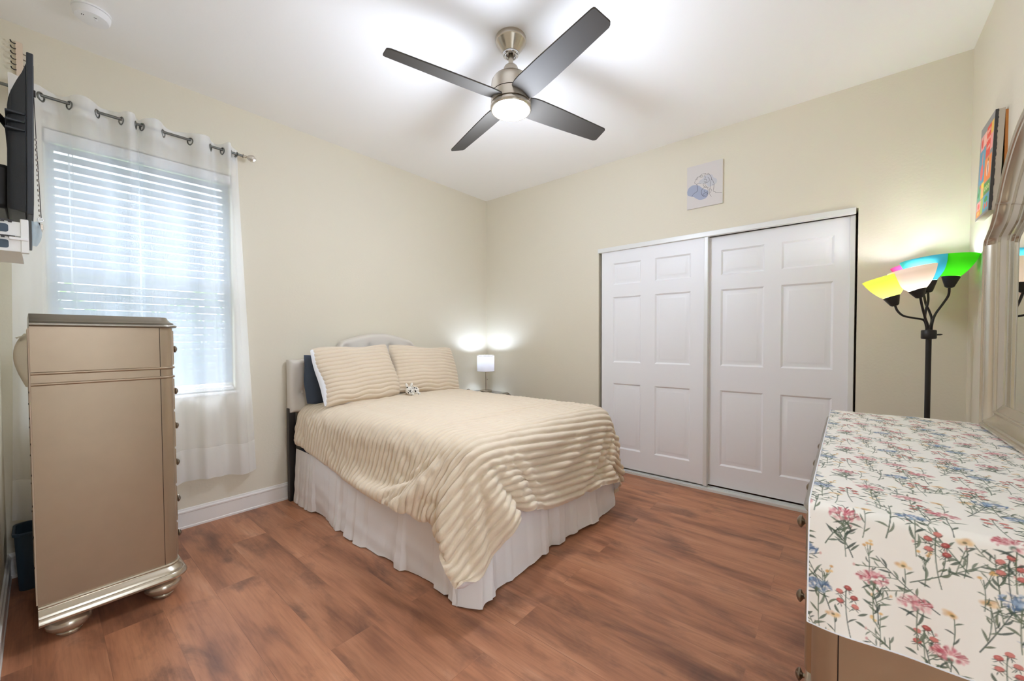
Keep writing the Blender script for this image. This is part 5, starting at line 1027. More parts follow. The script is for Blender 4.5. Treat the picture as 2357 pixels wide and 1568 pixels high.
699,57,-9,-3,6,5,-3,-2,5,-1,-1,-8,4,-16,-6,-14,-11,1,-10,16,-2,7,-20,9,0,-9,2,9,-5,-7,6,6,-7,-5,9,2,-9,0,9,-2,-9,5,7,-7,-5,9,2,-9,0,9,-2,-9,5,7,-19,-4,11,7,-3,-16,-8,-4,-13,-7,-5,0,0,0,0,16,-15,1,17,8,-27,3,49,
699,56,-9,-5,11,2,-6,6,0,1,-6,3,-7,-8,-21,8,-18,-14,9,2,13,-9,-8,6,-7,-5,9,2,-9,0,9,-2,-9,5,7,-7,-5,9,2,-9,0,9,-2,-9,5,7,-6,-6,7,5,-9,-2,9,0,-21,4,5,12,-8,-11,-11,-5,-10,-9,-5,0,0,0,-1,10,-8,22,-18,-6,17,13,-22,
698,58,-19,8,8,-9,8,0,2,-3,1,-1,-8,-6,-12,-10,-13,-4,-5,17,-6,8,-9,-2,-9,5,7,-7,-4,7,3,-9,0,9,-2,-9,5,6,-4,-7,7,5,-9,-2,9,0,-9,2,9,-5,-7,6,6,-7,-16,3,12,-1,4,-15,-10,-11,-2,-13,-5,0,0,0,-1,3,10,9,-20,5,2,-9,47,
698,57,-19,8,8,-10,11,0,0,-2,2,-2,-7,-15,7,-23,-15,5,-6,4,12,-2,-7,-9,-2,9,0,-9,2,9,-5,-7,7,5,-9,-2,9,0,-9,2,9,-5,-7,6,6,-7,-5,9,2,-9,0,9,-2,-9,-11,12,-6,16,-8,-8,-16,-4,-7,-11,-6,0,-1,1,0,3,16,-6,-14,0,5,17,-4,
698,57,-20,17,-18,16,2,1,-2,1,2,-4,-5,-7,-11,-11,-11,-9,7,-7,18,0,-15,-7,7,5,-9,-2,9,0,-9,2,9,-5,-7,6,6,-7,-5,9,2,-9,0,9,-2,-9,5,7,-7,-4,7,3,-9,0,-10,12,-13,18,-3,-12,-12,-7,-5,-15,-3,-2,1,0,-1,7,13,-11,-9,2,2,1,46,
697,57,-9,-17,13,8,4,-4,2,1,0,-3,-10,6,-19,-10,-12,-4,-7,13,1,8,-23,2,9,-5,-6,4,7,-7,-5,9,2,-9,0,9,-2,-9,5,7,-7,-4,6,5,-9,-2,9,0,-9,2,9,-5,-7,7,-9,-8,11,2,7,-17,-12,0,-14,-11,-5,0,0,0,0,7,9,-10,-6,0,4,-2,36,
697,57,-10,-20,18,9,-1,-1,3,0,-1,-1,-5,-5,-15,-6,-15,-2,-9,7,17,-9,-17,9,2,-9,0,9,-2,-9,5,7,-6,-6,7,5,-9,-2,9,0,-9,2,9,-5,-7,7,5,-9,-2,9,0,-9,2,9,-21,5,-1,16,-9,-4,-16,-1,-15,-9,-4,-2,-1,1,-1,12,0,-6,-6,4,-1,0,37,
697,56,-9,-24,23,8,-2,0,4,-1,0,-7,5,-9,-13,-18,4,-19,8,-8,23,-15,-7,7,-6,-6,7,5,-9,-2,9,0,-9,2,9,-5,-7,7,5,-9,-2,9,0,-9,2,9,-5,-6,4,7,-7,-5,9,2,-19,-4,17,-2,3,-9,-9,-10,-15,-1,-10,-1,0,-1,1,7,7,-12,-2,4,-4,2,34,
697,56,-10,-28,35,-6,5,3,0,-1,-1,2,-6,-3,-26,16,-36,7,-6,9,-6,10,-12,2,-9,2,9,-5,-7,7,4,-6,-5,9,2,-9,0,9,-2,-9,5,7,-7,-5,9,2,-9,0,9,-2,-9,5,7,-6,-19,12,-1,8,-1,-7,-8,-12,-15,0,-11,-1,0,0,0,7,5,-11,1,0,-3,3,31,
696,56,-12,-26,28,7,-3,5,0,-3,4,-5,6,-26,15,-26,-9,-9,6,-9,10,-4,8,-14,-5,9,2,-9,0,9,-2,-9,5,7,-7,-5,9,2,-9,0,9,-2,-9,5,7,-6,-6,7,5,-9,-2,9,0,-9,-9,4,7,-4,11,-11,-10,-12,-7,-10,-8,-1,0,0,1,7,2,-11,4,-3,0,1,32,
695,58,-24,-12,25,5,-1,5,-5,4,0,-1,-6,1,-16,-10,-17,7,-13,4,-3,14,-3,-18,5,7,-7,-5,9,2,-9,0,9,-2,-9,5,6,-4,-7,7,5,-9,-2,9,0,-9,2,9,-5,-7,7,4,-6,-5,-6,11,-14,15,-1,-2,-14,-15,2,-17,-7,-1,1,-2,3,11,-11,-1,0,-1,0,1,27,
694,56,-14,-29,35,-1,9,-6,5,-1,1,-1,-2,-7,-10,-8,-13,-12,1,-7,16,-4,5,-18,9,0,-9,3,7,-4,-7,7,5,-9,-2,9,0,-9,2,9,-5,-7,6,6,-7,-5,9,2,-9,0,9,-2,-9,5,-8,8,-17,16,4,-7,-10,-15,1,-20,-4,-1,-1,0,5,5,-10,0,2,-2,0,0,21,
693,56,-13,-31,29,13,-4,4,-1,2,0,-4,3,-6,-14,-15,6,-21,-9,8,3,9,-8,-6,5,-9,-2,9,0,-9,2,9,-5,-7,6,6,-7,-5,9,2,-9,0,9,-2,-9,5,7,-7,-5,9,2,-9,0,9,-8,-12,8,-1,7,1,-19,-1,-17,-8,-9,2,-4,1,12,-11,-2,4,-3,0,0,0,13,
692,57,-14,-33,30,12,0,0,3,0,-3,3,-3,-6,-9,-8,-14,-10,-6,-1,15,-9,9,-7,-5,-7,6,6,-7,-5,9,2,-9,0,9,-2,-9,5,7,-7,-4,6,5,-9,-2,9,0,-9,3,7,-4,-7,7,5,-9,-10,0,12,-5,3,-8,-16,-2,-21,1,-6,-1,9,-5,-3,3,-3,0,0,1,-1,5,
692,56,-11,-36,28,14,-1,5,0,-3,1,3,-4,-6,-16,10,-26,-14,5,-4,3,9,0,-8,-9,0,9,-2,-9,5,7,-6,-6,7,5,-9,-2,9,0,-9,2,9,-5,-7,7,5,-9,-2,9,0,-9,2,9,-5,-7,-2,-6,11,-5,13,-18,-13,-4,-18,0,-8,3,5,-5,-2,1,-1,0,0,2,4,-8,
692,56,-9,-39,25,16,3,3,0,-6,6,0,-1,-16,8,-16,-12,-12,-6,4,-4,15,1,-16,-6,7,5,-9,-2,9,0,-9,2,9,-5,-7,7,5,-9,-2,9,0,-9,2,9,-5,-7,6,6,-7,-5,9,2,-9,0,-8,10,-14,19,-5,-7,-23,12,-29,2,-9,3,4,-6,0,1,-1,2,-4,11,-10,3,
692,56,-6,-43,22,18,7,2,-8,5,3,-2,-1,-13,8,-19,-11,-11,-3,-7,12,1,7,-22,2,9,-5,-7,7,4,-6,-5,9,2,-10,2,9,-5,-6,4,7,-7,-5,9,2,-9,0,9,-2,-9,5,7,-6,-6,7,-7,-11,11,4,5,-16,-10,-3,-18,-9,-1,7,-8,0,0,2,-1,-1,1,5,-6,6,
691,56,-2,-46,15,23,10,-3,-6,7,2,-2,-8,8,-13,-14,-3,-15,-10,3,3,14,-11,-14,9,2,-9,0,9,-2,-9,5,7,-7,-5,9,2,-9,0,9,-2,-9,5,7,-6,-6,7,5,-9,-2,9,0,-9,2,9,-18,-1,4,11,-4,-7,-13,-4,-19,-8,8,-10,0,-1,5,-4,0,0,8,-7,-2,7,
690,57,-1,-45,6,29,10,-10,5,4,0,-6,5,-3,-11,-7,-16,-2,-16,-1,21,-14,3,-9,7,-7,-5,9,2,-9,0,9,-2,-9,5,7,-6,-6,7,5,-9,-2,9,0,-9,2,9,-5,-7,7,4,-6,-5,9,2,-18,-2,10,2,3,-9,-9,-9,-20,2,-7,-2,-2,6,-5,0,0,6,-4,0,-3,11,
715,27,29,-8,-60,54,14,-14,11,2,-3,-2,5,-4,-16,5,-17,-16,-9,15,-7,5,-13,12,-7,-9,5,6,-4,-7,7,5,-9,-2,9,0,-9,2,9,-5,-7,6,6,-7,-5,-4,18,-13,9,-5,2,-2,-4,12,-3,-15,2,0,9,-1,-7,-8,-13,-16,1,-8,-4,3,2,-4,0,4,1,-3,-2,-1,6,
742,4,44,9,-65,39,26,-19,17,0,-8,8,0,-7,-6,-7,-8,-21,3,-7,10,-17,17,-2,-13,-2,9,0,-9,2,9,-5,-7,6,-1,-7,9,-8,17,-15,8,-8,15,-21,7,10,-14,11,-5,6,-2,-9,14,-6,2,-4,-11,6,2,7,-10,-9,-14,-13,0,-11,-1,6,-7,2,0,9,-8,-3,1,6,-8,
722,57,-48,48,-15,-59,75,-20,19,-10,6,2,-1,-10,3,-9,-15,-10,-12,13,-21,15,-1,1,-16,11,-5,6,-13,16,-12,7,-11,12,-12,13,-13,21,-19,10,-9,20,-24,8,-4,6,3,-5,9,-12,5,6,-6,3,-5,7,-11,-4,11,-1,-5,-10,-17,-4,-11,-6,-1,3,-4,0,10,-9,4,-6,5,-5,8,
721,39,18,-35,37,-77,52,15,7,-11,11,-1,-4,-2,-2,-12,-10,-18,11,-24,10,0,10,-21,4,0,13,-21,12,-7,15,-19,10,-6,12,-16,18,-14,11,-11,19,-22,12,-8,8,-6,1,7,-7,4,-2,1,3,-7,6,-1,-2,-9,8,4,-8,-11,-12,-9,-10,-8,8,-7,-3,6,5,-8,0,3,-5,9,-9,
762,-6,44,14,3,-33,-31,69,-27,23,-3,2,-6,-1,3,-15,-20,12,-29,4,-4,17,-19,-1,-2,17,-21,8,-4,16,-18,9,-7,14,-18,13,-5,10,-17,16,-11,9,-6,-3,8,-4,-2,1,4,-7,8,-1,-6,3,1,4,-9,2,1,1,-2,-13,-12,-10,-14,9,-14,2,-1,14,-15,2,2,-3,4,-5,24,
740,53,-42,13,27,6,-55,37,17,-34,35,-7,1,2,-4,-21,9,-24,-6,-13,20,-12,-4,-8,20,-15,4,-8,17,-13,8,-10,15,-16,10,-4,10,-16,9,-2,7,-12,6,6,-10,9,-9,6,-6,8,-5,5,-6,0,6,-6,2,-1,3,-4,1,-13,-11,-19,8,-17,1,-4,14,-11,-3,4,-1,1,-2,1,4,
750,31,25,-52,49,-40,49,-59,52,4,-42,39,-2,-5,1,-24,16,-30,-13,12,-6,-3,-15,18,-4,2,-9,-1,14,-8,-5,13,-12,9,-9,13,-15,8,-4,10,-14,14,-8,-2,3,0,3,-7,5,-1,2,-5,7,-4,0,0,-2,5,-5,4,-5,-8,-17,-6,-15,6,-13,13,-12,1,-3,12,-6,-4,3,5,-10,
724,56,-15,16,-51,52,-49,48,-44,43,2,-43,42,-2,-20,13,-18,-14,-9,-4,6,-22,15,-1,3,-13,6,9,-10,9,-12,13,-6,0,-1,7,-10,-3,15,-14,9,-2,2,-6,1,0,6,-4,-4,7,-5,2,-1,5,-6,4,-1,-3,3,0,-2,-12,-11,-17,8,-23,14,-14,1,0,17,-17,0,7,-5,3,-3,
717,48,-2,12,-18,-21,38,-46,49,-48,46,0,-43,42,-20,13,-21,-9,-19,14,-24,9,-2,9,-17,14,-4,-5,8,-7,11,-12,9,-4,6,-13,9,-7,11,-8,2,-4,8,-4,-4,8,-8,8,-3,-3,4,-8,10,-6,3,-1,2,-1,-2,4,-7,-6,-18,0,-22,11,-16,3,-2,17,-17,2,5,-7,6,-6,5,
726,38,4,-4,17,-4,-30,30,-29,36,-43,41,1,-41,39,-20,3,-33,19,-28,4,-5,14,-17,10,-1,0,-8,9,-4,9,-8,2,-4,14,-21,7,10,-14,12,-11,11,-10,10,-5,-4,6,-2,-1,4,-3,0,-2,3,-2,3,-2,0,2,0,-6,-6,-12,-20,10,-22,9,-9,17,-17,8,-7,8,-7,-5,19,-15,
695,55,-3,-2,-22,24,3,-7,-4,-42,43,-8,13,9,-45,41,-40,20,-29,-4,-7,12,-12,6,-1,-3,8,-5,-6,12,-11,10,-11,21,-27,14,0,-10,11,-6,10,-12,7,-3,5,-10,9,-4,5,-8,4,6,-7,-2,5,-3,1,0,0,-1,0,-8,-16,-10,3,-12,-13,24,-20,9,-11,15,-13,2,-1,-2,20,
682,50,7,-7,3,-25,24,3,-34,34,-7,-4,1,-35,47,-42,30,-29,1,-20,5,-3,1,-1,-3,10,-12,11,-3,-7,10,-13,25,-29,13,0,-8,12,-8,10,-11,8,-10,11,-10,10,-10,9,-10,14,-9,-3,5,-3,1,0,0,-1,1,-1,0,-8,-13,-3,-27,5,13,-10,22,-17,-5,-6,-5,5,0,-2,1,
686,33,20,1,-7,9,-22,9,11,-26,21,-15,4,20,-42,41,-46,23,-23,-8,-3,0,-5,5,6,-11,10,-10,6,6,-19,31,-30,12,-8,7,7,-11,9,-11,10,-8,7,-8,9,-10,8,-7,9,-14,14,-4,-3,2,-2,3,-6,3,0,-1,2,-12,-2,-24,18,-16,-21,8,14,12,-14,5,-4,-10,-7,-1,9,
678,53,-29,28,2,-1,-19,17,-14,17,-20,14,6,-36,39,-43,37,-39,7,-16,-3,-5,10,-6,-2,7,-13,16,-1,-21,32,-28,11,0,-3,6,-12,15,-12,10,-9,8,-8,7,-10,8,-4,4,-11,17,-9,-1,3,-4,5,-10,12,-8,2,-2,1,-4,-21,18,-36,18,-6,-11,-5,10,13,-9,11,-10,1,-8,-12,
699,18,37,-4,-28,27,3,-30,32,-18,17,-23,25,-3,-35,38,-46,29,-32,3,-14,9,-13,9,0,-10,18,-6,-19,31,-28,14,1,-6,5,-10,10,-6,7,-8,11,-10,3,-9,13,-7,4,-9,16,-14,2,5,-6,8,-14,17,-13,8,-8,1,7,-20,16,-29,6,-20,13,4,-5,-16,10,8,2,0,-3,10,-18,
671,56,-30,27,2,-28,12,16,-30,28,-17,16,0,-19,24,-45,40,-48,19,-21,-2,-7,19,-16,-8,26,-19,-11,27,-27,24,-10,-4,7,-7,4,-4,6,-6,4,-11,20,-16,8,-4,3,-4,3,-6,9,-6,-3,10,-13,15,-13,9,-11,7,5,-13,7,-16,7,-25,9,3,-22,28,-10,-9,-3,7,4,1,-6,0,
658,42,7,-9,2,-11,22,2,-1,-38,39,-6,-10,4,-12,23,-52,41,-51,27,-37,34,-34,31,-13,-14,26,-16,-15,27,-12,1,1,-4,2,-2,2,-2,2,-11,21,-12,2,-2,2,-3,2,-4,8,-5,-2,10,-12,10,-10,9,-9,8,-2,-6,-4,10,-7,-15,6,-25,15,3,-7,-2,2,-10,12,3,-2,-9,5,
624,50,-4,-1,-12,17,1,5,-19,14,-10,-2,-3,-11,24,-16,7,-42,31,-45,38,-46,37,-29,12,13,-22,23,-12,-4,2,-1,-1,1,-2,2,-1,1,-7,14,-9,1,0,1,-2,2,-3,6,-2,-5,10,-10,7,-6,5,-4,4,-6,8,-7,-4,2,3,-18,5,1,-32,19,18,-36,21,-11,3,5,15,-12,-16,
613,37,4,-1,8,4,2,-8,-12,16,-10,-7,-9,23,-5,-20,13,-3,-45,36,-43,39,-46,40,-9,-29,30,-16,13,-7,-3,6,-1,-4,2,-3,3,-4,6,-4,1,0,0,1,-2,2,-1,7,-10,8,-7,4,-2,2,-3,4,-5,9,-12,4,-5,13,-17,3,-20,28,-13,-12,-20,15,-5,2,2,7,-1,1,23,
586,43,8,-21,24,-3,-1,-17,15,-10,-6,-8,22,-5,-13,7,1,-25,9,-37,20,-2,7,-32,32,-6,-26,23,-6,1,6,-5,-1,-1,0,1,-1,1,0,0,0,0,1,-2,3,-2,9,-12,5,-3,2,0,1,-3,5,-7,13,-14,5,-8,5,4,-5,0,-21,16,1,-15,-10,-2,3,-3,3,4,2,-2,18,
590,20,31,-2,-13,13,-14,10,-9,-4,-7,13,7,-10,-11,11,2,-37,20,-2,-55,45,1,-12,-11,13,2,-26,19,3,-1,-1,0,-2,0,1,-1,1,0,0,0,1,-2,7,-8,10,-10,1,3,-2,1,0,-2,8,-11,12,-8,-3,3,-5,12,-16,3,20,-36,3,8,-2,-14,-9,8,-4,8,-5,-13,58,-53,
560,53,-17,-5,16,-15,10,-13,8,-10,9,9,-7,-12,2,16,-24,7,-35,21,-8,-38,50,-22,-12,16,0,-3,-23,26,-3,0,-3,0,1,-2,2,1,-2,1,2,-1,7,-11,7,-5,-1,6,-5,2,0,-2,11,-14,7,2,-9,10,-14,16,-13,9,-20,30,-36,11,-12,27,-29,-11,14,-13,5,-11,63,-55,4,
561,26,-5,22,-4,-5,-5,12,-15,13,2,-3,-7,-8,18,-6,-4,-28,8,-2,-8,-30,51,-45,31,-36,36,-20,11,-4,-21,22,-3,1,-1,0,2,0,-1,5,-6,8,-10,4,0,-3,6,-5,2,0,-2,9,-6,-6,14,-13,11,-14,7,3,-11,10,-3,0,-11,-5,3,0,-8,-3,-7,1,-1,35,-32,-2,6,
544,-6,41,8,-11,-3,11,-8,-2,11,0,-7,-7,6,5,-8,1,-37,16,-4,-5,17,-42,38,-43,24,5,-24,21,2,-11,-6,13,-3,1,1,5,-5,3,-5,6,-5,-1,6,-6,5,-3,0,1,-3,14,-9,-8,10,-7,0,16,-21,20,-21,12,-12,3,13,-21,-2,5,1,-5,-18,16,-20,-5,45,-33,25,-32,
520,-26,71,-12,-5,11,-2,-9,10,5,-7,-9,4,2,6,-8,-15,9,-43,34,-16,8,5,-39,32,-44,40,-4,-25,42,-39,11,8,-1,-7,11,-5,2,-1,-1,4,-6,8,-6,3,-2,-1,4,-5,14,-9,-4,1,-1,0,11,-10,8,-8,6,-10,10,-26,22,-1,-13,-14,18,-3,-6,-17,27,-17,-9,24,-9,-11,
498,-37,70,0,11,-20,12,-4,12,-4,-15,5,1,9,-2,-18,20,-43,-9,28,-12,1,0,5,-44,50,-43,1,26,-10,12,-37,31,-4,-3,5,0,4,-7,9,-10,8,-4,0,1,-2,5,-6,10,-8,5,-7,3,0,0,10,-15,9,-6,8,23,-50,2,12,7,-3,1,-29,24,-19,3,-9,24,-19,4,12,-16,
443,32,-56,74,-28,14,-8,15,-3,-10,-3,2,15,-11,3,5,-24,-28,26,-27,32,-32,28,-15,-17,8,7,-34,32,-9,5,-2,-21,22,5,-2,1,-8,9,-4,2,1,-3,3,-3,5,-6,8,-8,11,-11,8,-12,5,18,-21,-2,12,9,-20,36,-28,-39,52,-38,12,18,-24,-1,13,-31,-3,21,1,-12,22,-16,
394,30,3,-39,50,-27,24,-1,-6,-7,-2,15,-1,-8,12,-4,-37,16,-30,35,-41,27,-17,16,-21,13,-14,6,-23,20,3,5,-16,14,-3,-1,-5,2,11,-8,8,-8,6,-6,9,-8,6,-6,11,-10,4,3,-12,20,-16,0,7,-1,-1,21,-22,19,-49,19,5,-23,40,-25,-3,12,-23,11,-28,17,0,13,3,
350,39,-25,26,-40,37,0,-4,-2,-8,13,5,-4,1,2,-7,-5,-51,48,-26,-22,28,-9,8,10,-40,28,-24,17,-35,38,3,-26,16,0,-1,0,15,-27,20,-7,7,-7,8,-7,6,-6,10,-10,5,11,-13,-2,1,1,22,-47,43,-29,33,-4,-1,-37,-5,17,10,-31,37,-15,-20,34,-39,1,-5,3,21,-12,
320,15,24,-16,-18,30,2,-3,-10,7,9,-3,1,0,-1,-12,14,-61,36,-15,-3,-14,35,-9,-20,20,-36,33,-34,20,-29,39,-7,-4,0,-2,1,-1,4,-8,16,-10,8,-6,6,-5,6,-6,4,13,-19,7,7,-23,42,-19,-37,28,17,-24,24,-4,-10,-33,22,-2,-10,10,1,32,-66,29,-17,0,-5,5,17,
359,-20,10,23,9,11,7,-21,12,7,-1,1,0,1,-10,17,-35,8,-45,37,-22,1,13,10,-20,9,2,-30,27,-33,23,-8,-12,19,-1,2,-4,6,-6,8,-8,11,-7,6,-3,2,-1,2,5,-2,5,-2,-15,28,-9,-19,24,-46,33,13,-25,23,5,-29,-17,6,7,12,-19,58,-41,-43,21,-4,-8,0,11,
396,-2,-18,-5,21,21,8,18,-29,25,-1,1,-2,2,7,-24,19,-55,6,0,0,4,-2,30,-32,-3,21,3,-46,8,0,17,-6,-19,24,-4,6,-6,7,-7,6,-1,4,-3,2,0,0,2,4,5,5,-18,7,2,12,18,-62,34,-29,15,16,-7,6,-5,-22,37,-64,24,21,3,27,-66,-5,6,5,-10,2]
def drape():
    # each row: first coordinate (half millimetres), then second differences along the row; x rows, y rows, z rows
    q = np.array(DRAPE_DATA).reshape(3, DRAPE[0], DRAPE[1])
    step = np.cumsum(q[:, :, 1:], axis=2)
    out = np.concatenate([q[:, :, :1], q[:, :, :1]+np.cumsum(step, axis=2)], axis=2)
    return np.moveaxis(out/2000.0, 0, -1)

def upsample(A, k, axis):
    A = np.moveaxis(A, axis, 0)
    n = A.shape[0]
    t = np.linspace(0, n-1, (n-1)*k+1)
    P = np.concatenate([2*A[:1]-A[1:2], A, 2*A[-1:]-A[-2:-1]])
    i = np.minimum(t.astype(int), n-2)
    f = (t-i).reshape((-1,)+(1,)*(A.ndim-1))
    a, b, c, d = P[i], P[i+1], P[i+2], P[i+3]
    # cubic B-spline: also irons out the faceting of the coarse cloth
    out = ((1-f)**3*a + (3*f**3-6*f**2+4)*b + (-3*f**3+3*f**2+3*f+1)*c + f**3*d)/6
    out[0], out[-1] = A[0], A[-1]
    return np.moveaxis(out, 0, axis)

def normals(A):
    du, dv = np.gradient(A, axis=1), np.gradient(A, axis=0)
    n = np.cross(du, dv)
    n /= np.linalg.norm(n, axis=2, keepdims=True)+1e-9
    return n

def comforter():
    A = upsample(upsample(drape(), 6, 0), 3, 1)
    S = A.copy()                # ribs stand on a smoothed version of the drape
    for _ in range(10):
        S[1:-1] = (S[:-2]+2*S[1:-1]+S[2:])/4
        S[:, 1:-1] = (S[:, :-2]+2*S[:, 1:-1]+S[:, 2:])/4
    N = normals(S)
    if N[A.shape[0]//2, A.shape[1]//2, 2] < 0:
        N = -N
    m, n = A.shape[:2]
    Wd, Ln = 2.105, 2.195
    u = np.linspace(0, Wd, n)[None, :]
    v = np.linspace(0, Ln, m)[:, None]
    e = np.minimum(np.minimum(u, Wd-u), np.minimum(v, Ln-v))
    puff = np.clip(e/.022, 0, 1)**.5
    rng = np.random.RandomState(4)
    wob = sum(a*np.sin(fu*u+fv*v+p) for a, fu, fv, p in ((.004, 1.9, .6, 1), (.0012, 5.1, 1.9, 2), (.0004, 17, 6, 3), (.0003, 37, 11, 5)))
    rib = np.abs(np.sin(PI*(v+wob)/.0405))**.5
    tuft = 1+.12*np.sin(47*u+9*np.sin(3*v)+31*v)*np.sin(23*u-17*v)
    A2 = A+N*((.0195*rib*tuft-.002)*puff)[..., None]
    t = thing('comforter', 'thick cream ribbed plush comforter draped over the bed', 'comforter', (-1.42, -1.0, .70))
    MB().grid(A2).build('plush_cover', M_plush, t, angle=180, weld=False)
    B = A[::3, ::3]-N[::3, ::3]*(.010*np.clip(e/.03, 0, 1)[::3, ::3])[..., None]
    MB().grid(B).build('lining', M_lining, t, angle=180, weld=False)
comforter()

# ------------------------------------------------------------------ pillows and toy
def pillow(name, label, ctr, wdt, hgt, thick, tilt, roll, yaw, ribs, m_front, m_back, seed, group=None, insert=False):
    t = thing(name, label, 'pillow', (ctr[0], ctr[1], ctr[2]-hgt/2*math.cos(tilt)), group)
    n, k = 150, 190
    a = np.linspace(-1, 1, n)[None, :]
    b = np.linspace(-1, 1, k)[:, None]
    rng = np.random.RandomState(seed)
    pu = 1-.05*np.cos(PI/2*b)**2*1.0
    X = a*wdt/2*(1-.035*(1-b*b))
    Z = b*hgt/2*(1-.05*(1-a*a))
    X = X*(1-.045*np.abs(b)**5)+.007*np.sin(4.3*b+seed)*np.abs(a)**3
    Z = Z*(1-.05*np.abs(a)**5)+.009*np.sin(3.7*a+seed*1.3)*np.abs(b)**3
    prof = np.clip((1-np.abs(a)**2.6), 0, 1)**.55*np.clip((1-np.abs(b)**2.4), 0, 1)**.55
    ph = rng.uniform(0, 6, 6)
    lump = 1+.10*np.sin(3*a+ph[0])*np.sin(2.3*b+ph[1])+.06*np.sin(7*a+ph[2]+2*b)
    e = np.minimum(1-np.abs(a), 1-np.abs(b))
    F = thick/2*prof*lump
    if ribs:
        wob = .005*np.sin(2.1*a+ph[3]+b)+.0012*np.sin(9*a+ph[4])+.006*np.exp(-((b+.80)/.18)**2)*np.sin(9*a+ph[5])
        F = F+(.0105*np.abs(np.sin(PI*(Z+wob)/ribs))**.62)*np.clip(e/.05, 0, 1)
    else:
        F = F+.004*np.sin(8*a+5*b+ph[3])*prof+.003*np.sin(19*a-11*b)*prof
    Bk = -thick/2*prof*.8
    R = Matrix.Rotation(yaw, 3, 'Z') @ Matrix.Rotation(-tilt, 3, 'X') @ Matrix.Rotation(roll, 3, 'Y')
    R = np.array(R)
    def place(Y):
        P = np.stack([X+0*Z, -Y, Z+0*X], -1)
        return P @ R.T+np.array(ctr)
    MB().grid(place(F)).build('front', m_front, t, angle=180, weld=False)
    MB().grid(place(Bk)[::3, ::3]).build('back', m_back, t, angle=180, weld=False)
    if insert:
        # the white inner pillow shows at the open end of its plush sham
        k = np.clip(1-np.abs(a)**2.2, 0, 1)**.5*np.clip(1-np.abs(b)**3.0, 0, 1)**.5
        for sg in (1, -1):
            Q = np.stack([X*.5-wdt*.258+0*Z, -(sg*thick*.27*k), Z*.96+0*X], -1) @ R.T+np.array(ctr)
            MB().grid(Q[::3, ::3]).build('insert', M_lining, t, angle=180, weld=False)
pillow('pillow', 'cream ribbed plush pillow leaning in front of the dark grey pillow', (-1.75, -.335, .922), .650, .455, .19, math.radians(24), math.radians(-2), math.radians(4), .031, M_plush, M_lining, 3, 'ribbed plush pillows', True)
pillow('pillow', 'cream ribbed plush pillow nearer the bedside lamp', (-1.095, -.30, .914), .665, .445, .17, math.radians(25), math.radians(4), math.radians(-3), .031, M_plush, M_lining, 8, 'ribbed plush pillows')
pillow('pillow', 'dark grey pillow tucked behind the ribbed plush one', (-1.76, -.172, .884), .66, .37, .11, math.radians(8), math.radians(1), 0, 0, M_charcoal, M_charcoal, 5)

def toy():
    t = thing('stuffed_toy', 'small white stuffed animal with black spots lying between the pillows', 'stuffed toy', (-1.372, -.462, .715))
    m = bpy.data.materials.new('spotted_plush')
    m.use_nodes = True
    nt = m.node_tree
    b = nt.nodes['Principled BSDF']
    b.inputs['Roughness'].default_value = .95
    tc = nt.nodes.new('ShaderNodeTexCoord')
    vo = nt.nodes.new('ShaderNodeTexVoronoi')
    vo.inputs['Scale'].default_value = 46
    nz = nt.nodes.new('ShaderNodeTexNoise'); nz.inputs['Scale'].default_value = 30
    sub = nt.nodes.new('ShaderNodeMath'); sub.operation = 'MULTIPLY_ADD'
    sub.inputs[1].default_value = .45
    rp = nt.nodes.new('ShaderNodeValToRGB')
    rp.color_ramp.interpolation = 'EASE'
    rp.color_ramp.elements[0].position = .50; rp.color_ramp.elements[0].color = lin((24, 22, 20))
    rp.color_ramp.elements[1].position = .56; rp.color_ramp.elements[1].color = lin((232, 228, 218))
    L = nt.links.new
    L(tc.outputs['Object'], vo.inputs['Vector']); L(tc.outputs['Object'], nz.inputs['Vector'])
    L(nz.outputs[0], sub.inputs[0]); L(vo.outputs['Distance'], sub.inputs[2])
    L(sub.outputs[0], rp.inputs[0]); L(rp.outputs[0], b.inputs['Base Color'])
    x, y, z = -1.372, -.462, .724
    me = MB()
    me.ball((x+.035, y+.01, z+.034), .04, 20, 14, (1.15, .9, .85))      # body
    me.ball((x-.022, y-.012, z+.040), .036, 20, 14, (1, .95, .98))      # head
    me.ball((x-.035, y-.036, z+.026), .019, 16, 10, (1.1, .9, .8))      # muzzle
    me.ball((x-.012, y-.034, z+.012), .015, 14, 10, (1.0, 1.3, .8))
    me.ball((x+.055, y-.028, z+.012), .015, 14, 10, (1.0, 1.3, .8))
    o = me.build('body', m, t, angle=180, weld=False)
    r = o.modifiers.new('one_surface', 'REMESH'); r.mode = 'VOXEL'; r.voxel_size = .0032
    s = o.modifiers.new('soft', 'SMOOTH'); s.iterations = 6
    for dx, tl in ((-.038, -.35), (-.006, .3)):
        R = Matrix.Rotation(tl, 3, 'Y')
        MB().ball((x+dx+tl*.02, y-.004, z+.083), .019, 14, 10, (.62, .38, 1.1), R).build('ear', m, t)
        MB().ball((x+dx+.004, y-.041, z+.047), .0035, 10, 8).build('eye', M_black, t)
    MB().ball((x-.040, y-.053, z+.030), .0045, 10, 8, (1.3, .7, .8)).build('nose', M_black, t)
toy()

# ------------------------------------------------------------------ tall chest
def knob(parent, p, axis, m=M_knob, s=1.0, name='knob'):
    prof = [(.011, 0), (.011, .003), (.006, .006), (.0055, .012), (.010, .015), (.0165, .019), (.0165, .022), (.012, .026), (.006, .029), (.001, .030)]
    return MB().lathe([(a*s, b*s) for a, b in prof], p, axis, 20).build(name, m, parent)

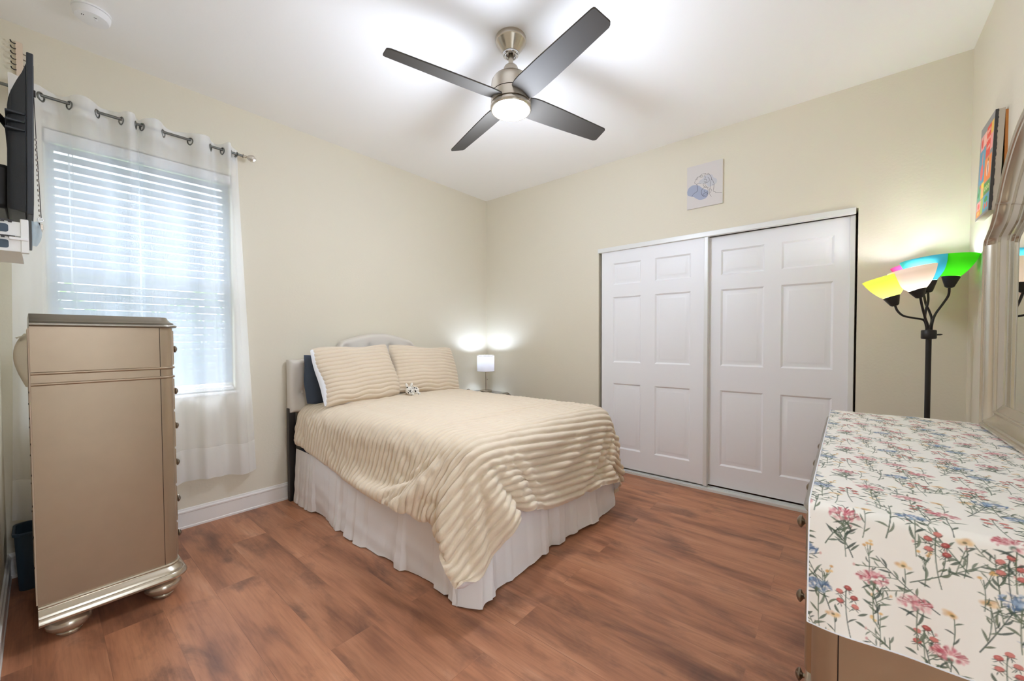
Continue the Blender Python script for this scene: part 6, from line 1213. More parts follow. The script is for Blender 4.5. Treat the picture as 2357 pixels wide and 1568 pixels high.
def chest():
    root = thing('chest_of_drawers', 'tall champagne metallic chest of drawers seen from its side by the window', 'chest', (-2.905, -.80, 0), rotz=math.radians(1.1))
    root['_base'] = (0, 0, 0)
    # local frame: x = -.425 (back) .. 0 (front), y = 0 (near side) .. .52
    x0, x1, y0, y1 = -.425, 0, 0, .52
    def loop(z, o, r=.052, back=True):
        return rrect(x0, x1+o, y0-o, y1+o, r+max(0, o)*.6, z, 9, (1, 1, 0, 0))
    kw = dict(local=True)
    MB().loft([loop(.15, 0), loop(1.235, 0)]).build('body', M_champ, root, angle=30, **kw)
    # narrow dark joints where the rounded front corners meet the side panels
    for ya, yb in ((y0-.0006, y0+.0004), (y1-.0004, y1+.0006)):
        MB().box(-.0535, -.0515, ya, yb, .152, 1.232).build('panel_joint', M_dark, root, flat=True, **kw)
    for z in (1.010, 1.052):
        MB().loft([loop(z-.006, 0), loop(z-.005, .004), loop(z-.002, .0065), loop(z+.002, .0065), loop(z+.005, .004), loop(z+.006, 0)]).build('bead_moulding', M_champ, root, angle=60, **kw)
    top = [(1.232, .004), (1.234, .012), (1.238, .0165), (1.244, .0155), (1.248, .008), (1.2485, .004), (1.252, .006), (1.256, .003), (1.2565, -.001), (1.262, -.006), (1.270, -.012), (1.277, -.0145), (1.281, -.017)]
    MB().loft([loop(z, o) for z, o in top]).build('top', M_pewter, root, angle=28, **kw)
    bs = [(.158, .001), (.157, .006), (.152, .009), (.147, .007), (.143, .002), (.139, .005), (.132, .013), (.124, .018), (.1235, .016), (.116, .019), (.1155, .023), (.108, .029), (.098, .032), (.090, .030), (.085, .022), (.083, .01)]
    MB().loft([loop(z, o) for z, o in bs]).build('base_moulding', M_champ_hi, root, angle=26, **kw)
    for x in (-.345, -.055):
        for y in (.045, .475):
            MB().lathe([(.030, 0), (.036, .004), (.038, .012), (.034, .018), (.052, .026), (.064, .040), (.067, .054), (.060, .068), (.046, .078), (.040, .086)], (x, y, 0), n=36).build('bun_foot', M_champ_hi, root, **kw)
    # six drawers on the front with two knobs each
    zz = [(1.062, 1.222), (.852, .998), (.676, .842), (.500, .666), (.324, .490), (.165, .314)]
    kz = [1.134, .930, .762, .582, .402, .232]
    for (a, b), k in zip(zz, kz):
        d = MB().loft([[(x, y, z) for y, z in ((.058+o, a+o), (.462-o, a+o), (.462-o, b-o), (.058+o, b-o))] for x, o in ((-.002, 0), (.004, 0), (.007, .003))]).build('drawer', M_champ, root, angle=30, **kw)
        for y in (.145, .375):
            knob(d, (.006, y, k), (1, 0, 0))
            d.children[-1].location = (0, 0, 0)
    # unpainted back with its screws, and the leaflet pouch taped to it
    b = MB().box(x0-.004, x0, .012, y1-.012, .16, 1.225).build('back_panel', M_beige, root, flat=True, **kw)
    for z in (.98, .88, .78, .66, .54, .42, .30):
        for y in (.035, .30):
            MB().lathe([(.004, 0), (.004, .0015), (.001, .002)], (x0-.004, y, z+(.03 if y > .1 else 0)), (-1, 0, 0), 10).build('screw', M_black, b, local=True)
    m = MB()
    P = []
    for i, z in enumerate(np.linspace(1.205, 1.0, 14)):
        s = i/13
        bul = .006+.028*math.sin(PI*s**.8)
        P.append([(x0-.004-bul*math.sin(PI*min(1, max(0, q)))*1.0-.002, .03+.10*q, z) for q in np.linspace(0, 1, 9)])
    m.grid(P)
    m.add([(x0-.006, .02, 1.20), (x0-.030, .03, 1.185), (x0-.008, .07, 1.165), (x0-.034, .06, 1.19)], [(0, 1, 3), (1, 2, 3)])
    m.build('leaflet_pouch', M_paper, root, angle=60, **kw)
    return root
chest()

# ------------------------------------------------------------------ long dresser on the near right, floral cloth and mirror
DX0, DX1, DY0, DY1, DZ = -2.195, -.79, -3.105, -3.635, .812
def dresser():
    t = thing('dresser', 'long champagne metallic dresser along the right-hand wall under the floral cloth', 'dresser', (-1.49, -3.37, 0))
    def loop(z, o, r=.045):
        return rrect(DX0-o, DX1+o, DY1, DY0+o, r+max(0, o)*.6, z, 8, (0, 1, 1, 0))
    MB().loft([loop(.13, 0), loop(.778, 0)]).build('body', M_champ, t, angle=30)
    MB().box(DX0-.001, DX0+.0006, DY0-.050, DY0-.0478, .132, .776).build('panel_joint', M_dark, t, flat=True)
    MB().box(DX1-.0006, DX1+.001, DY0-.05, DY0-.0478, .132, .776).build('panel_joint', M_dark, t, flat=True)
    MB().loft([loop(z, o) for z, o in ((.776, .004), (.779, .014), (.785, .018), (.791, .014), (.794, .008), (.797, .010), (.800, .006), (.805, .0), (.812, -.004))]).build('top', M_pewter, t, angle=28)
    MB().loft([loop(z, o) for z, o in ((.136, .001), (.135, .006), (.130, .008), (.124, .004), (.112, .014), (.100, .018), (.092, .026), (.080, .028), (.074, .02))]).build('base_moulding', M_champ_hi, t, angle=26)
    for x in (DX0+.06, DX1-.06):
        for y in (DY1+.06, DY0-.05):
            MB().lathe([(.030, 0), (.036, .004), (.034, .016), (.052, .024), (.064, .038), (.066, .050), (.058, .064), (.040, .078)], (x, y, 0), n=32).build('bun_foot', M_champ_hi, t)
    w = (DX1-DX0-.13)/2
    for c in range(2):
        for a, b in ((.590, .762), (.372, .568), (.150, .350)):
            xa = DX0+.06+c*(w+.01)
            xb = xa+w
            # bowed drawer front with rolled edges
            L = []
            for dep, o in ((-.002, 0), (.010, .002), (.014, .007), (.015, .014)):
                L.append([(xa+o, DY0+dep, a+o), (xb-o, DY0+dep, a+o), (xb-o, DY0+dep, b-o), (xa+o, DY0+dep, b-o)])
            d = MB().loft(L).build('drawer', M_champ, t, bevel=.002)
            for x in (xa+.16, xb-.16):
                knob(d, (x, DY0+.014, (a+b)/2), (0, 1, 0))
dresser()

def floral_tile():
    """one repeat of the printed meadow: stems and leaves, carnations, berries and buds; u to the right, v up"""
    W, Hh = .305, .305
    p = Paint(W, Hh, .0006, (243, 238, 229), wrap=True)
    r = random.Random(5)
    G = [(70, 86, 68), (88, 104, 84), (58, 74, 64), (112, 124, 104), (96, 108, 80)]
    def leaf(x, y, ang, ln, w, col):
        k = r.uniform(-.5, .5)
        pts = [(x+ln*s*math.cos(ang+k*s), y+ln*s*math.sin(ang+k*s)) for s in np.linspace(0, 1, 7)]
        p.line(pts, w*.72, w*.72, col, .9, leaf=True)
    def stem(x, y, ang, ln, bend, w0, w1, col, leaves=0, lsz=.022, tip=None):
        pts = []
        a = ang
        q = (x, y)
        for s in range(11):
            pts.append(q)
            a += bend/10
            q = (q[0]+ln/10*math.cos(a), q[1]+ln/10*math.sin(a))
        p.line(pts, max(w0, .0008), max(w1, .0008), col, .92)
        for i in range(leaves):
            k = 1+int((i+.5)/leaves*9)
            sg = 1 if i % 2 else -1
            d = math.atan2(pts[k][1]-pts[k-1][1], pts[k][0]-pts[k-1][0])
            leaf(pts[k][0], pts[k][1], d+sg*r.uniform(.45, .95), lsz*r.uniform(.6, 1.05), lsz*.105, r.choice(G))
        return pts
    def carnation(u, v, cols, s=1.0):
        st = stem(u+.004, v-.085*s, PI/2+.1, .075*s, -.15, .0007, .0010, r.choice(G), 4, .030*s)
        leaf(u, v-.012, -.6, .022, .0022, G[0]); leaf(u, v-.012, PI+.5, .020, .0022, G[2])
        p.dab(u, v-.008, .007, .006, G[1], .9, soft=.5)
        for i in range(46):
            a = r.uniform(0, 2*PI); d = r.uniform(0, 1)**.6
            x, y = u+math.cos(a)*.026*s*d, v+.002+math.sin(a)*.0135*s*d+.003*(1-d)
            p.dab(x, y, r.uniform(.003, .008)*s, r.uniform(.002, .005)*s, r.choice(cols), r.uniform(.35, .8), r.uniform(0, 3), soft=.6)
        for i in range(12):
            a = r.uniform(0, PI)
            p.line([(u+math.cos(a)*.010, v+math.sin(a)*.005), (u+math.cos(a)*.024*s, v+math.sin(a)*.014*s)], .0008, .0014, cols[0], .5)
    PINK = [(176, 62, 78), (206, 110, 124), (222, 150, 156), (234, 184, 186), (190, 84, 98), (240, 208, 204)]
    BLUE = [(66, 96, 136), (98, 132, 172), (134, 166, 200), (84, 114, 152), (168, 190, 214)]
    RED = [(170, 64, 58), (192, 92, 84), (206, 122, 112)]
    YEL = [(226, 182, 112), (236, 202, 140), (214, 164, 96)]
    def berries(u, v, s=1.0):
        st = stem(u+.006, v-.10*s, PI/2+.25, .10*s, -.3, .0006, .0009, r.choice(G), 2, .020)
        for dx, dy in ((0, 0), (-.013, -.011), (.010, -.017), (.012, -.034), (-.012, -.030)):
            x, y = u+dx*s, v+dy*s
            p.line([(x, y), (u+.003, y-.012)], .0005, .0006, G[1], .9)
            p.dab(x, y, .0062*s, .0050*s, r.choice(RED), .95, r.uniform(-.5, .5))
            p.dab(x-.001, y+.001, .003*s, .0022*s, (222, 140, 128), .7, soft=.7)
            for a in (-.2, .9, 2.2, 3.4):
                leaf(x, y-.004, -a, .009*s, .0011, G[2])
        for dx, dy, a in ((.016, -.05, .5), (-.012, -.056, 2.5), (.012, -.062, -.2)):
            leaf(u+dx, v+dy, a, .018, .0034, G[0])
    def buds(u, v, s=1.0):
        st = stem(u, v-.06*s, PI/2-.1, .055*s, .25, .0006, .0008, G[1], 3, .016)
        for i in range(4):
            x, y = u+r.uniform(-.014, .014)*s, v+r.uniform(-.004, .014)*s
            p.line([(st[7][0], st[7][1]), (x, y)], .0005, .0005, G[3], .9)
            p.dab(x, y, .0042, .0034, r.choice(YEL), .9, soft=.5)
    def poppy(u, v):
        stem(u, v-.065, PI/2-.2, .06, .3, .0007, .0008, G[1], 3, .02)
        for i in range(9):
            p.dab(u+r.uniform(-.010, .010), v+r.uniform(-.004, .006), .006, .005, r.choice(YEL), .55, soft=.7)
        p.dab(u, v-.001, .004, .003, (96, 84, 52), .8, soft=.5)
    def sprig(u, v, ang, ln, n, lsz=.026):
        st = stem(u, v, ang, ln, r.uniform(-.6, .6), .0011, .0006, r.choice(G[:3]), n, lsz)
        for k in (4, 6, 8):
            d = ang+r.choice((-1, 1))*r.uniform(.5, .9)
            s2 = stem(st[k][0], st[k][1], d, ln*.42, r.uniform(-.5, .5), .0008, .0004, r.choice(G), 4, lsz*.62)
            if r.random() < .6:
                p.dab(s2[-1][0], s2[-1][1], .003, .004, r.choice(((222, 178, 170), (212, 160, 158), (232, 196, 150))), .85, soft=.5)
    V0 = .555                         # height of the hem: v of the photograph's motifs is measured from the floor
    def at(y, z):
        return (-(y+3.10)), (z-V0)
    for q in ((-3.14, .60, 1.9, .10, 6), (-3.13, .735, 1.2, .09, 6), (-3.225, .775, 1.35, .11, 7), (-3.26, .70, .55, .12, 7), (-3.30, .655, 2.6, .12, 8), (-3.335, .745, 2.2, .11, 7), (-3.35, .61, 1.1, .11, 7), (-3.375, .70, 1.7, .09, 6), (-3.215, .60, 1.5, .07, 5), (-3.175, .72, 1.9, .06, 4), (-3.29, .84, 1.6, .07, 5), (-3.11, .80, 1.4, .07, 5)):
        u, v = at(q[0], q[1])
        sprig(u, v, q[2], q[3], q[4])
    for y, z in ((-3.25, .729), (-3.145, .594), (-3.316, .661), (-3.36, .70), (-3.19, .83), (-3.33, .80)):
        poppy(*at(y, z))
    for y, z in ((-3.218, .61), (-3.355, .745), (-3.28, .76), (-3.20, .75), (-3.13, .68)):
        buds(*at(y, z))
    for y, z in ((-3.296, .803), (-3.283, .622), (-3.168, .655), (-3.385, .79), (-3.385, .62)):
        berries(*at(y, z))
    for y, z in ((-3.160, .803), (-3.205, .687), (-3.313, .585), (-3.268, .66), (-3.388, .815)):
        carnation(*at(y, z), PINK)
    for y, z in ((-3.118, .641), (-3.264, .838), (-3.395, .712)):
        carnation(*at(y, z), BLUE)
    return p

def floral_cloth():
    p = floral_tile()
    zt = DZ+.004
    x_far, x_bend = -.772, DX0-.026
    drop = zt-.555
    step = .0018
    rb = .020
    y0, y1 = DY0+.004, -3.595
    # arc-length along the cloth: hem -> up the side -> round the edge -> over the top to the far end
    Ls = drop-rb
    La = rb*PI/2
    Lt = x_far-x_bend-rb
    near = Ls+La+.26
    s = np.concatenate([np.arange(0, near, .0011), np.arange(near, Ls+La+Lt, .0024)])
    w = np.linspace(0, y0-y1, int((y0-y1)/.00115)+1)
    S, Wd = np.meshgrid(s, w, indexing='ij')
    a = np.clip((S-Ls)/rb, 0, PI/2)
    X = np.where(S < Ls, x_bend, np.where(S < Ls+La, x_bend+rb*(1-np.cos(a)), x_bend+rb+(S-Ls-La)))
    Z = np.where(S < Ls, zt-drop+S, np.where(S < Ls+La, zt-rb+rb*np.sin(a), zt))
    d = np.clip((Ls-S)/Ls, 0, 1)
    X = X-.006*d*np.sin(Wd*14+.5)-.004*d*np.sin(Wd*33)-.010*d
    st = S-Ls-La
    top = np.clip(st/.05, 0, 1)
    # the folds it was packed in still show as low ridges
    for k, h in ((.17, .0022), (.47, .003), (.78, .0022), (1.08, .002)):
        Z = Z+top*h*np.exp(-((st-k-.03*np.sin(Wd*6))/.018)**2)
    Z = Z+top*.0008*(1+np.sin(Wd*21+st*5))
    Y = y0-Wd
    # rounded far back corner of the cloth
    rc = .07
    far = np.clip((st-(Lt-rc))/rc, 0, 1)
    cut = rc*(1-np.sqrt(np.clip(1-far**2, 0, 1)))
    Wmax = y0-y1
    Y = y0-Wd*(Wmax-cut)/Wmax
    t = thing('table_runner', 'white floral-print cloth laid over the dresser, hanging down its near end', 'tablecloth', (-1.5, -3.36, DZ))
    A = np.stack([X, Y, Z], -1)
    o = MB().grid(A).build('printed_cloth', attr_mat('floral_print', .62, (900, .05, 2)), t, angle=180, weld=False)
    set_print(o, p.sample((Wd-(y0+3.10)*-1*0).ravel()+(-(y0+3.10)), S.ravel()))
    # stitched edge along hem and front
    m = MB()
    m.tube([A[0, k] for k in range(0, A.shape[1], 8)], .0016, 6)
    m.tube([A[k, 0] for k in range(0, A.shape[0], 8)], .0016, 6)
    m.build('stitched_edge', M_lining, t)
floral_cloth()

def dresser_mirror():
    t = thing('dresser_mirror', 'arched silver-champagne framed mirror standing at the back of the dresser', 'mirror', (-1.48, -3.64, DZ))
    cx = -1.48
    half = [(.60, .821), (.60, 1.535), (.585, 1.555), (.545, 1.575), (.50, 1.60), (.465, 1.632), (.442, 1.664), (.430, 1.672), (.400, 1.712), (.350, 1.765), (.28, 1.822), (.20, 1.866), (.10, 1.893), (0, 1.90)]
    arch = smooth_path([(x, 0, z) for x, z in half[1:]], 6)
    L = [0]
    for p, q in zip(arch, arch[1:]):
        L.append(L[-1]+float(np.hypot(q[0]-p[0], q[2]-p[2])))
    # outline with the direction in which the moulding runs inwards; turning smoothly from the stile to the crown
    side = [(.60, .821, -1.0, 1.0)]
    for p, l in zip(arch, L):
        k = l/L[-1]
        ang = PI+PI/2*(k*k*(3-2*k)*.5+k*.5)
        side.append((p[0], p[2], math.cos(ang), math.sin(ang)))
    ring = [(cx+x, z, dx, dz) for x, z, dx, dz in side]+[(cx-x, z, -dx, dz) for x, z, dx, dz in side[-2::-1]]
    n = len(ring)
    def inset(d):
        return [Vector((x+dx*d, z+dz*d)) for x, z, dx, dz in ring]
    prof = [(0, -3.640), (0, -3.572), (.004, -3.567), (.011, -3.566), (.016, -3.570), (.018, -3.574), (.024, -3.572), (.029, -3.574), (.034, -3.582), (.044, -3.592), (.056, -3.597), (.064, -3.594), (.068, -3.590), (.072, -3.592), (.074, -3.598), (.100, -3.609), (.100, -3.640)]
    loops = [[(q.x, y, q.y) for q in inset(d)] for d, y in prof]
    m = MB()
    m.loft(loops+[loops[0]], False, False)
    m.build('frame', M_champ_hi, t, angle=24)
    g = inset(.100)
    top = sorted((q.x, q.y) for q in g if q.y > 1.0)
    gx = np.linspace(cx-.503, cx+.503, 60)
    gz = np.interp(gx, [q[0] for q in top], [q[1] for q in top])+.004
    MB().grid([[(x, -3.612, z0) for x in gx] for z0 in (.91,)]+[[(x, -3.612, z1) for x, z1 in zip(gx, gz)]]).build('glass', M_mirror, t, flat=True)
    MB().box(cx-.35, cx+.35, -3.660, -3.641, .70, 1.3).build('support_board', M_dark, t, flat=True)
dresser_mirror()

# ------------------------------------------------------------------ nightstand and bedside lamp
def nightstand():
    t = thing('nightstand', 'champagne metallic nightstand in the room corner beyond the bed', 'nightstand', (-.335, -.24, 0))
    x0, x1, y0, y1, zt = -.56, -.105, -.425, -.035, .612
    def loop(z, o):
        return rrect(x0-o, x1+o, y0-o, y1, .03, z, 6, (1, 0, 0, 1))
    MB().loft([loop(.12, 0), loop(.575, 0)]).build('body', M_champ, t, angle=30)
    MB().loft([loop(z, o) for z, o in ((.573, .004), (.576, .014), (.582, .02), (.590, .016), (.594, .008), (.598, .012), (.604, .006), (.612, -.004))]).build('top', M_pewter, t, angle=28)
    MB().loft([loop(z, o) for z, o in ((.13, .001), (.128, .007), (.12, .004), (.105, .016), (.09, .024), (.078, .02))]).build('base_moulding', M_champ_hi, t, angle=26)
    for a, b in ((.37, .555), (.155, .35)):
        d = MB().box(x0+.04, x1-.04, y0-.012, y0+.002, a, b).build('drawer', M_champ, t, bevel=.004)
        knob(d, ((x0+x1)/2, y0-.012, (a+b)/2), (0, -1, 0))
    for x in (x0+.05, x1-.05):
        for y in (y0+.04, y1-.05):
            MB().lathe([(.028, 0), (.034, .006), (.046, .022), (.05, .045), (.036, .08)], (x, y, 0), n=24).build('bun_foot', M_champ_hi, t)
nightstand()

def table_lamp():
    x, y, z = -.235, -.205, .612
    t = thing('table_lamp', 'lit white-shaded table lamp with metal post on the corner nightstand', 'lamp', (x, y, z))
    bx, by = x-.018, y-.018          # the post stands off-centre, on the room side of the bulb
    MB().lathe([(.062, 0), (.065, .002), (.065, .022), (.062, .025), (.012, .026)], (bx, by, z), n=40).build('base', M_nickel, t)
    MB().lathe([(.0055, .024), (.0055, .395)], (bx, by, z), n=14).build('post', M_nickel, t)
    R = .092
    m = MB()
    m.loft([[(x+R*math.cos(2*PI*k/48), y+R*math.sin(2*PI*k/48), zz) for k in range(48)] for zz in np.linspace(z+.222, z+.392, 6)], False, False)
    m.build('shade', sheer('lamp_shade_fabric', (246, 244, 248), .0, .036), t, angle=180)
    for zz in (z+.222, z+.392):
        MB().torus((x, y, zz), (0, 0, 1), R, .0022, 48, 8).build('shade_rim', M_nickel, t)
    m = MB().tube([(x-R, y, z+.385), (x+R, y, z+.385)], .0025, 8).tube([(x, y-R, z+.385), (x, y+R, z+.385)], .0025, 8)
    m.build('spider', M_nickel, t)
    MB().lathe([(.014, 0), (.016, .01), (.016, .04), (.013, .045)], (x, y, z+.268), n=18).build('socket', M_nickel, t)
    MB().ball((x, y, z+.345), .028, 18, 12, (1, 1, 1.12)).build('bulb', emit('cool_bulb', TABLE_COLOUR, TABLE_BULB), t)
    c = MB()
    for k in range(13):
        c.ball((x-.030, y-.05, z+.262-.009*k), .0022, 8, 6)
    c = c.build('pull_chain', M_nickel, t, weld=False)
    MB().ball((x-.030, y-.05, z+.142), .0058, 12, 8).build('pull_ball', M_nickel, c)
table_lamp()

def cable():
    t = MB()
    p = smooth_path([(-.47, -.13, .625), (-.45, -.135, .65), (-.425, -.14, .655), (-.40, -.145, .64), (-.392, -.147, .623)], 8)
    t.tube(p, .003, 8)
    t.lathe([(.004, 0), (.007, .004), (.008, .018), (.003, .022)], (-.392, -.147, .612), (0, 0, 1), 12)
    tag(t.build('charging_cable', M_black), 'short black charging cable looped on the nightstand beside the lamp', 'cable')
cable()

# ------------------------------------------------------------------ five-shade floor lamp in the right corner
def floor_lamp():
    px, py = -.27, -3.489
    t = thing('floor_lamp', 'black floor lamp with five coloured bowl shades in the corner by the closet', 'floor lamp', (px, py, 0))
    MB().lathe([(.135, 0), (.137, .006), (.132, .014), (.06, .022), (.022, .03), (.014, .04)], (px, py, 0), n=44).build('base', M_black, t)
    MB().lathe([(.0115, .03), (.0115, 1.18)], (px, py, 0), n=18).build('pole', M_black, t)
    MB().lathe([(.012, 0), (.028, .002), (.030, .005), (.030, .044), (.027, .048), (.004, .05)], (px, py, 1.167), n=32).build('collar', M_black, t)
    MB().lathe([(.004, 0), (.004, .012), (.002, .02)], (px, py-.030, 1.190), (0, -1, .05), 10).build('switch', M_black, t)
    lamps = {
        'yellow': ((214, 222, 84), [(-.34, -3.311, 1.5), (-.34, -3.338, 1.396), (-.34, -3.353, 1.349), (-.337, -3.364, 1.318), (-.33, -3.387, 1.292), (-.315, -3.428, 1.279), (-.295, -3.466, 1.268), (-.282, -3.478, 1.235)]),
        'white': ((254, 228, 206), [(-.37, -3.412, 1.531), (-.37, -3.433, 1.423), (-.37, -3.445, 1.384), (-.355, -3.454, 1.337), (-.325, -3.468, 1.281), (-.288, -3.484, 1.235)]),
        'blue': ((70, 178, 210), [(-.27, -3.467, 1.591), (-.27, -3.481, 1.474), (-.27, -3.483, 1.417), (-.27, -3.484, 1.364), (-.27, -3.476, 1.319), (-.27, -3.474, 1.273), (-.27, -3.482, 1.235)]),
        'green': ((70, 205, 30), [(-.23, -3.575, 1.6), (-.23, -3.57, 1.493), (-.23, -3.565, 1.439), (-.23, -3.562, 1.396), (-.235, -3.542, 1.352), (-.245, -3.518, 1.307), (-.255, -3.506, 1.273), (-.262, -3.500, 1.235)]),
        'pink': ((226, 70, 130), [(-.18, -3.433, 1.587), (-.18, -3.462, 1.474), (-.18, -3.476, 1.416), (-.19, -3.484, 1.359), (-.215, -3.494, 1.32), (-.24, -3.502, 1.275), (-.255, -3.497, 1.235)]),
    }
    bulb = emit('warm_bulb', FLOOR_COLOUR, FLOOR_BULB)
    for nm, (col, P) in lamps.items():
        rim, base, sock = Vector(P[0]), Vector(P[1]), Vector(P[2])
        ax = (rim-base).normalized()
        a = MB().tube(smooth_path(P[2:]+[(px+(P[-1][0]-px)*.9, py+(P[-1][1]-py)*.9, 1.205)], 7), .0052, 10).build('arm', M_black, t)
        sk = MB().lathe([(.010, -.004), (.017, 0), (.019, .004), (.036, (base-sock).length), (.032, (base-sock).length+.001)], sock, (base-sock), 28).build('socket_cup', M_black, a)
        L = (rim-base).length
        prof = [(.034, 0), (.046, .12*L), (.062, .32*L), (.076, .55*L), (.087, .78*L), (.095, L), (.0935, L+.0015)]
        s = MB().lathe(prof, base, ax, 40, False, False).build('shade', sheer('%s_shade' % nm, col, .0, .110 if nm == 'yellow' else .048), a, angle=180)
        s['label'] = '%s bowl shade' % nm
        MB().ball(base+ax*.042, .022, 14, 10).build('bulb', bulb, a)
floor_lamp()

# ------------------------------------------------------------------ ceiling fan
def ceiling_fan():
    cx, cy = -1.690, -1.800
    t = thing('ceiling_fan', 'brushed nickel ceiling fan with four grey blades and a lit round lamp', 'ceiling fan', (cx, cy, 2.42))
    c = (cx, cy, 0)
    MB().lathe([(.078, H), (.080, H-.004), (.080, H-.022), (.076, H-.028), (.073, H-.032), (.062, H-.050), (.050, H-.066), (.043, H-.080)], c, n=48).build('canopy', M_nickel, t)
    MB().torus((cx, cy, H-.083), (0, 0, 1), .032, .0105, 40, 12).build('canopy_ring', M_chrome, t)
    MB().lathe([(.0125, 2.55), (.0125, H-.07)], c, n=20).build('downrod', M_nickel, t)
    MB().lathe([(.020, 2.596), (.034, 2.594), (.037, 2.588), (.037, 2.545), (.036, 2.54)], c, n=32).build('coupling', M_nickel, t)
    MB().lathe([(.034, 2.545), (.070, 2.541), (.090, 2.532), (.101, 2.515), (.104, 2.495), (.104, 2.452)], c, n=56).build('motor_housing', M_nickel, t)
    MB().lathe([(.099, 2.453), (.099, 2.447)], c, n=56).build('shadow_gap', M_dark, t)
    MB().lathe([(.104, 2.448), (.104, 2.402), (.100, 2.400)], c, n=56).build('blade_hub', M_nickel, t)
    MB().lathe([(.097, 2.401), (.097, 2.397), (.104, 2.396), (.107, 2.390), (.107, 2.376), (.103, 2.370), (.098, 2.369)], c, n=56, cap0=False, cap1=False).build('light_ring', M_nickel, t)
    MB().lathe([(.0985, 2.3705), (.090, 2.3655), (.072, 2.3615), (.045, 2.3590), (.015, 2.358), (.001, 2.358)], c, n=56, cap0=False).build('lamp_lens', emit('fan_lamp', (255, 250, 244), FAN_LIGHT), t)
    l = bpy.data.lights.new('fan_fill_light', 'POINT')  # added fill under the lens, spreads wider than the flat lens can
    l.energy = FAN_FILL
    l.color = FAN_COLOUR
    l.shadow_soft_size = .16
    g = bpy.data.objects.new('fan_fill_light', l)
    C.objects.link(g)
    g.parent = t
    g.location = (0, 0, 2.16-2.42)
    # one blade, then three copies turned about the hub
    pitch = math.tan(math.radians(16))
    L = []
    for lay in (0, 1):
        pts = []
        for r, hw in ((.085, .052), (.12, .060), (.16, .0625), (.30, .060), (.45, .055), (.60, .0495), (.637, .048)):
            pts.append((r, hw))
        loop = [(r, -w) for r, w in pts] + [(.646, -.0455), (.650, -.040)] + [(.655, .030), (.654, .037), (.648, .043)] + [(r, w) for r, w in pts[::-1]]
        L.append([(r, w, 2.424-w*pitch+(.0035 if lay else -.0035)) for r, w in loop])
    first = None
    for k in range(4):
        a = math.radians(73.4+90*k)
        if first is None:
            m = MB()
            m.loft([[(x, y, z) for x, y, z in l] for l in L])
            first = m.build('blade', M_blade, None, angle=30)
            for v in first.data.vertices:
                v.co.z -= 2.42
            o = first
        else:
            o = first.copy()
            C.objects.link(o)
        o.parent = t
        o['_base'] = (cx, cy, 2.42)
        o.rotation_euler = (0, 0, a)
ceiling_fan()

def smoke_alarm():
    x, y = -3.112, -.392
    t = thing('smoke_alarm', 'round white smoke alarm on the ceiling above the window', 'smoke alarm', (x, y, H))
    MB().lathe([(.068, H), (.068, H-.008), (.064, H-.009)], (x, y, 0), n=48).build('base', M_white_plastic, t)
    MB().lathe([(.062, H-.009), (.066, H-.011), (.064, H-.030), (.058, H-.038), (.040, H-.041), (.001, H-.042)], (x, y, 0), n=48).build('cover', M_white_plastic, t)
    m = MB()
    for k in range(4):
        m.box(x-.036+.006*k, x-.033+.006*k, y-.022, y-.012, H-.0412, H-.0395)
    m.build('sound_slots', M_black, t, flat=True, weld=False)
    MB().lathe([(.006, 0), (.006, .002), (.004, .003)], (x+.012, y-.016, H-.0405), (0, 0, -1), 14).build('test_button', M_white_plastic, t)
    MB().box(x+.004, x+.014, y-.032, y-.028, H-.0415, H-.040).build('indicator', M_black, t, flat=True)
smoke_alarm()

# ------------------------------------------------------------------ wall television and what hangs round it
def television():
    y0, y1, z0, z1 = -1.30, -.56, 1.552, 2.030
    xf = -3.3035
    t = thing('television', 'black flat television on a wall arm, seen from its edge at the left', 'television', (xf, (y0+y1)/2, 1.8))
    MB().box(xf-.014, xf, y0, y1, z0, z1).build('bezel', M_tv, t, bevel=.003)
    MB().box(xf-.001, xf+.0006, y0+.025, y1-.025, z0+.035, z1-.025).build('screen', M_screen, t, flat=True)
    L = []
    for d, iy, ib, it in ((.014, .006, .004, .030), (.022, .010, .006, .060), (.032, .016, .010, .085), (.042, .024, .012, .115), (.048, .034, .016, .140), (.050, .040, .018, .16)):
        L.append([(xf-d, y0+iy, z0+ib), (xf-d, y1-iy, z0+ib), (xf-d, y1-iy, z1-it), (xf-d, y0+iy, z1-it)])
    b = MB().loft(L).build('back_housing', M_tv, t, bevel=.004, angle=50)
    m = MB()
    for z in (1.842, 1.818, 1.794):
        m.box(xf-.0535, xf-.016, y0+.004, y0+.30, z, z+.006)
    m.build('vent_ribs', M_tv, b, bevel=.0015, seg=1, weld=False)
    a = MB().tube(smooth_path([(xf-.046, -.93, 1.90), (xf-.075, -1.0, 1.925), (xf-.095, -.96, 1.94), (XL+.012, -.93, 1.94)], 6), .009, 10)
    a.box(XL, XL+.012, -1.0, -.86, 1.72, 2.0).build('wall_arm', M_black, t, weld=False)
    MB().lathe([(.034, 0), (.036, .004), (.030, .014), (.012, .02), (.002, .022)], (XL, -1.16, 1.88), (1, 0, 0), 28).build('arm_cover', M_chrome, t)
    MB().box(XL+.012, xf-.046, -1.10, -.80, 1.60, 1.74).build('mount_box', M_black, t, bevel=.012)
    t.rotation_euler = (0, math.radians(1.1), math.radians(.65))
    t.location.x -= .004
television()

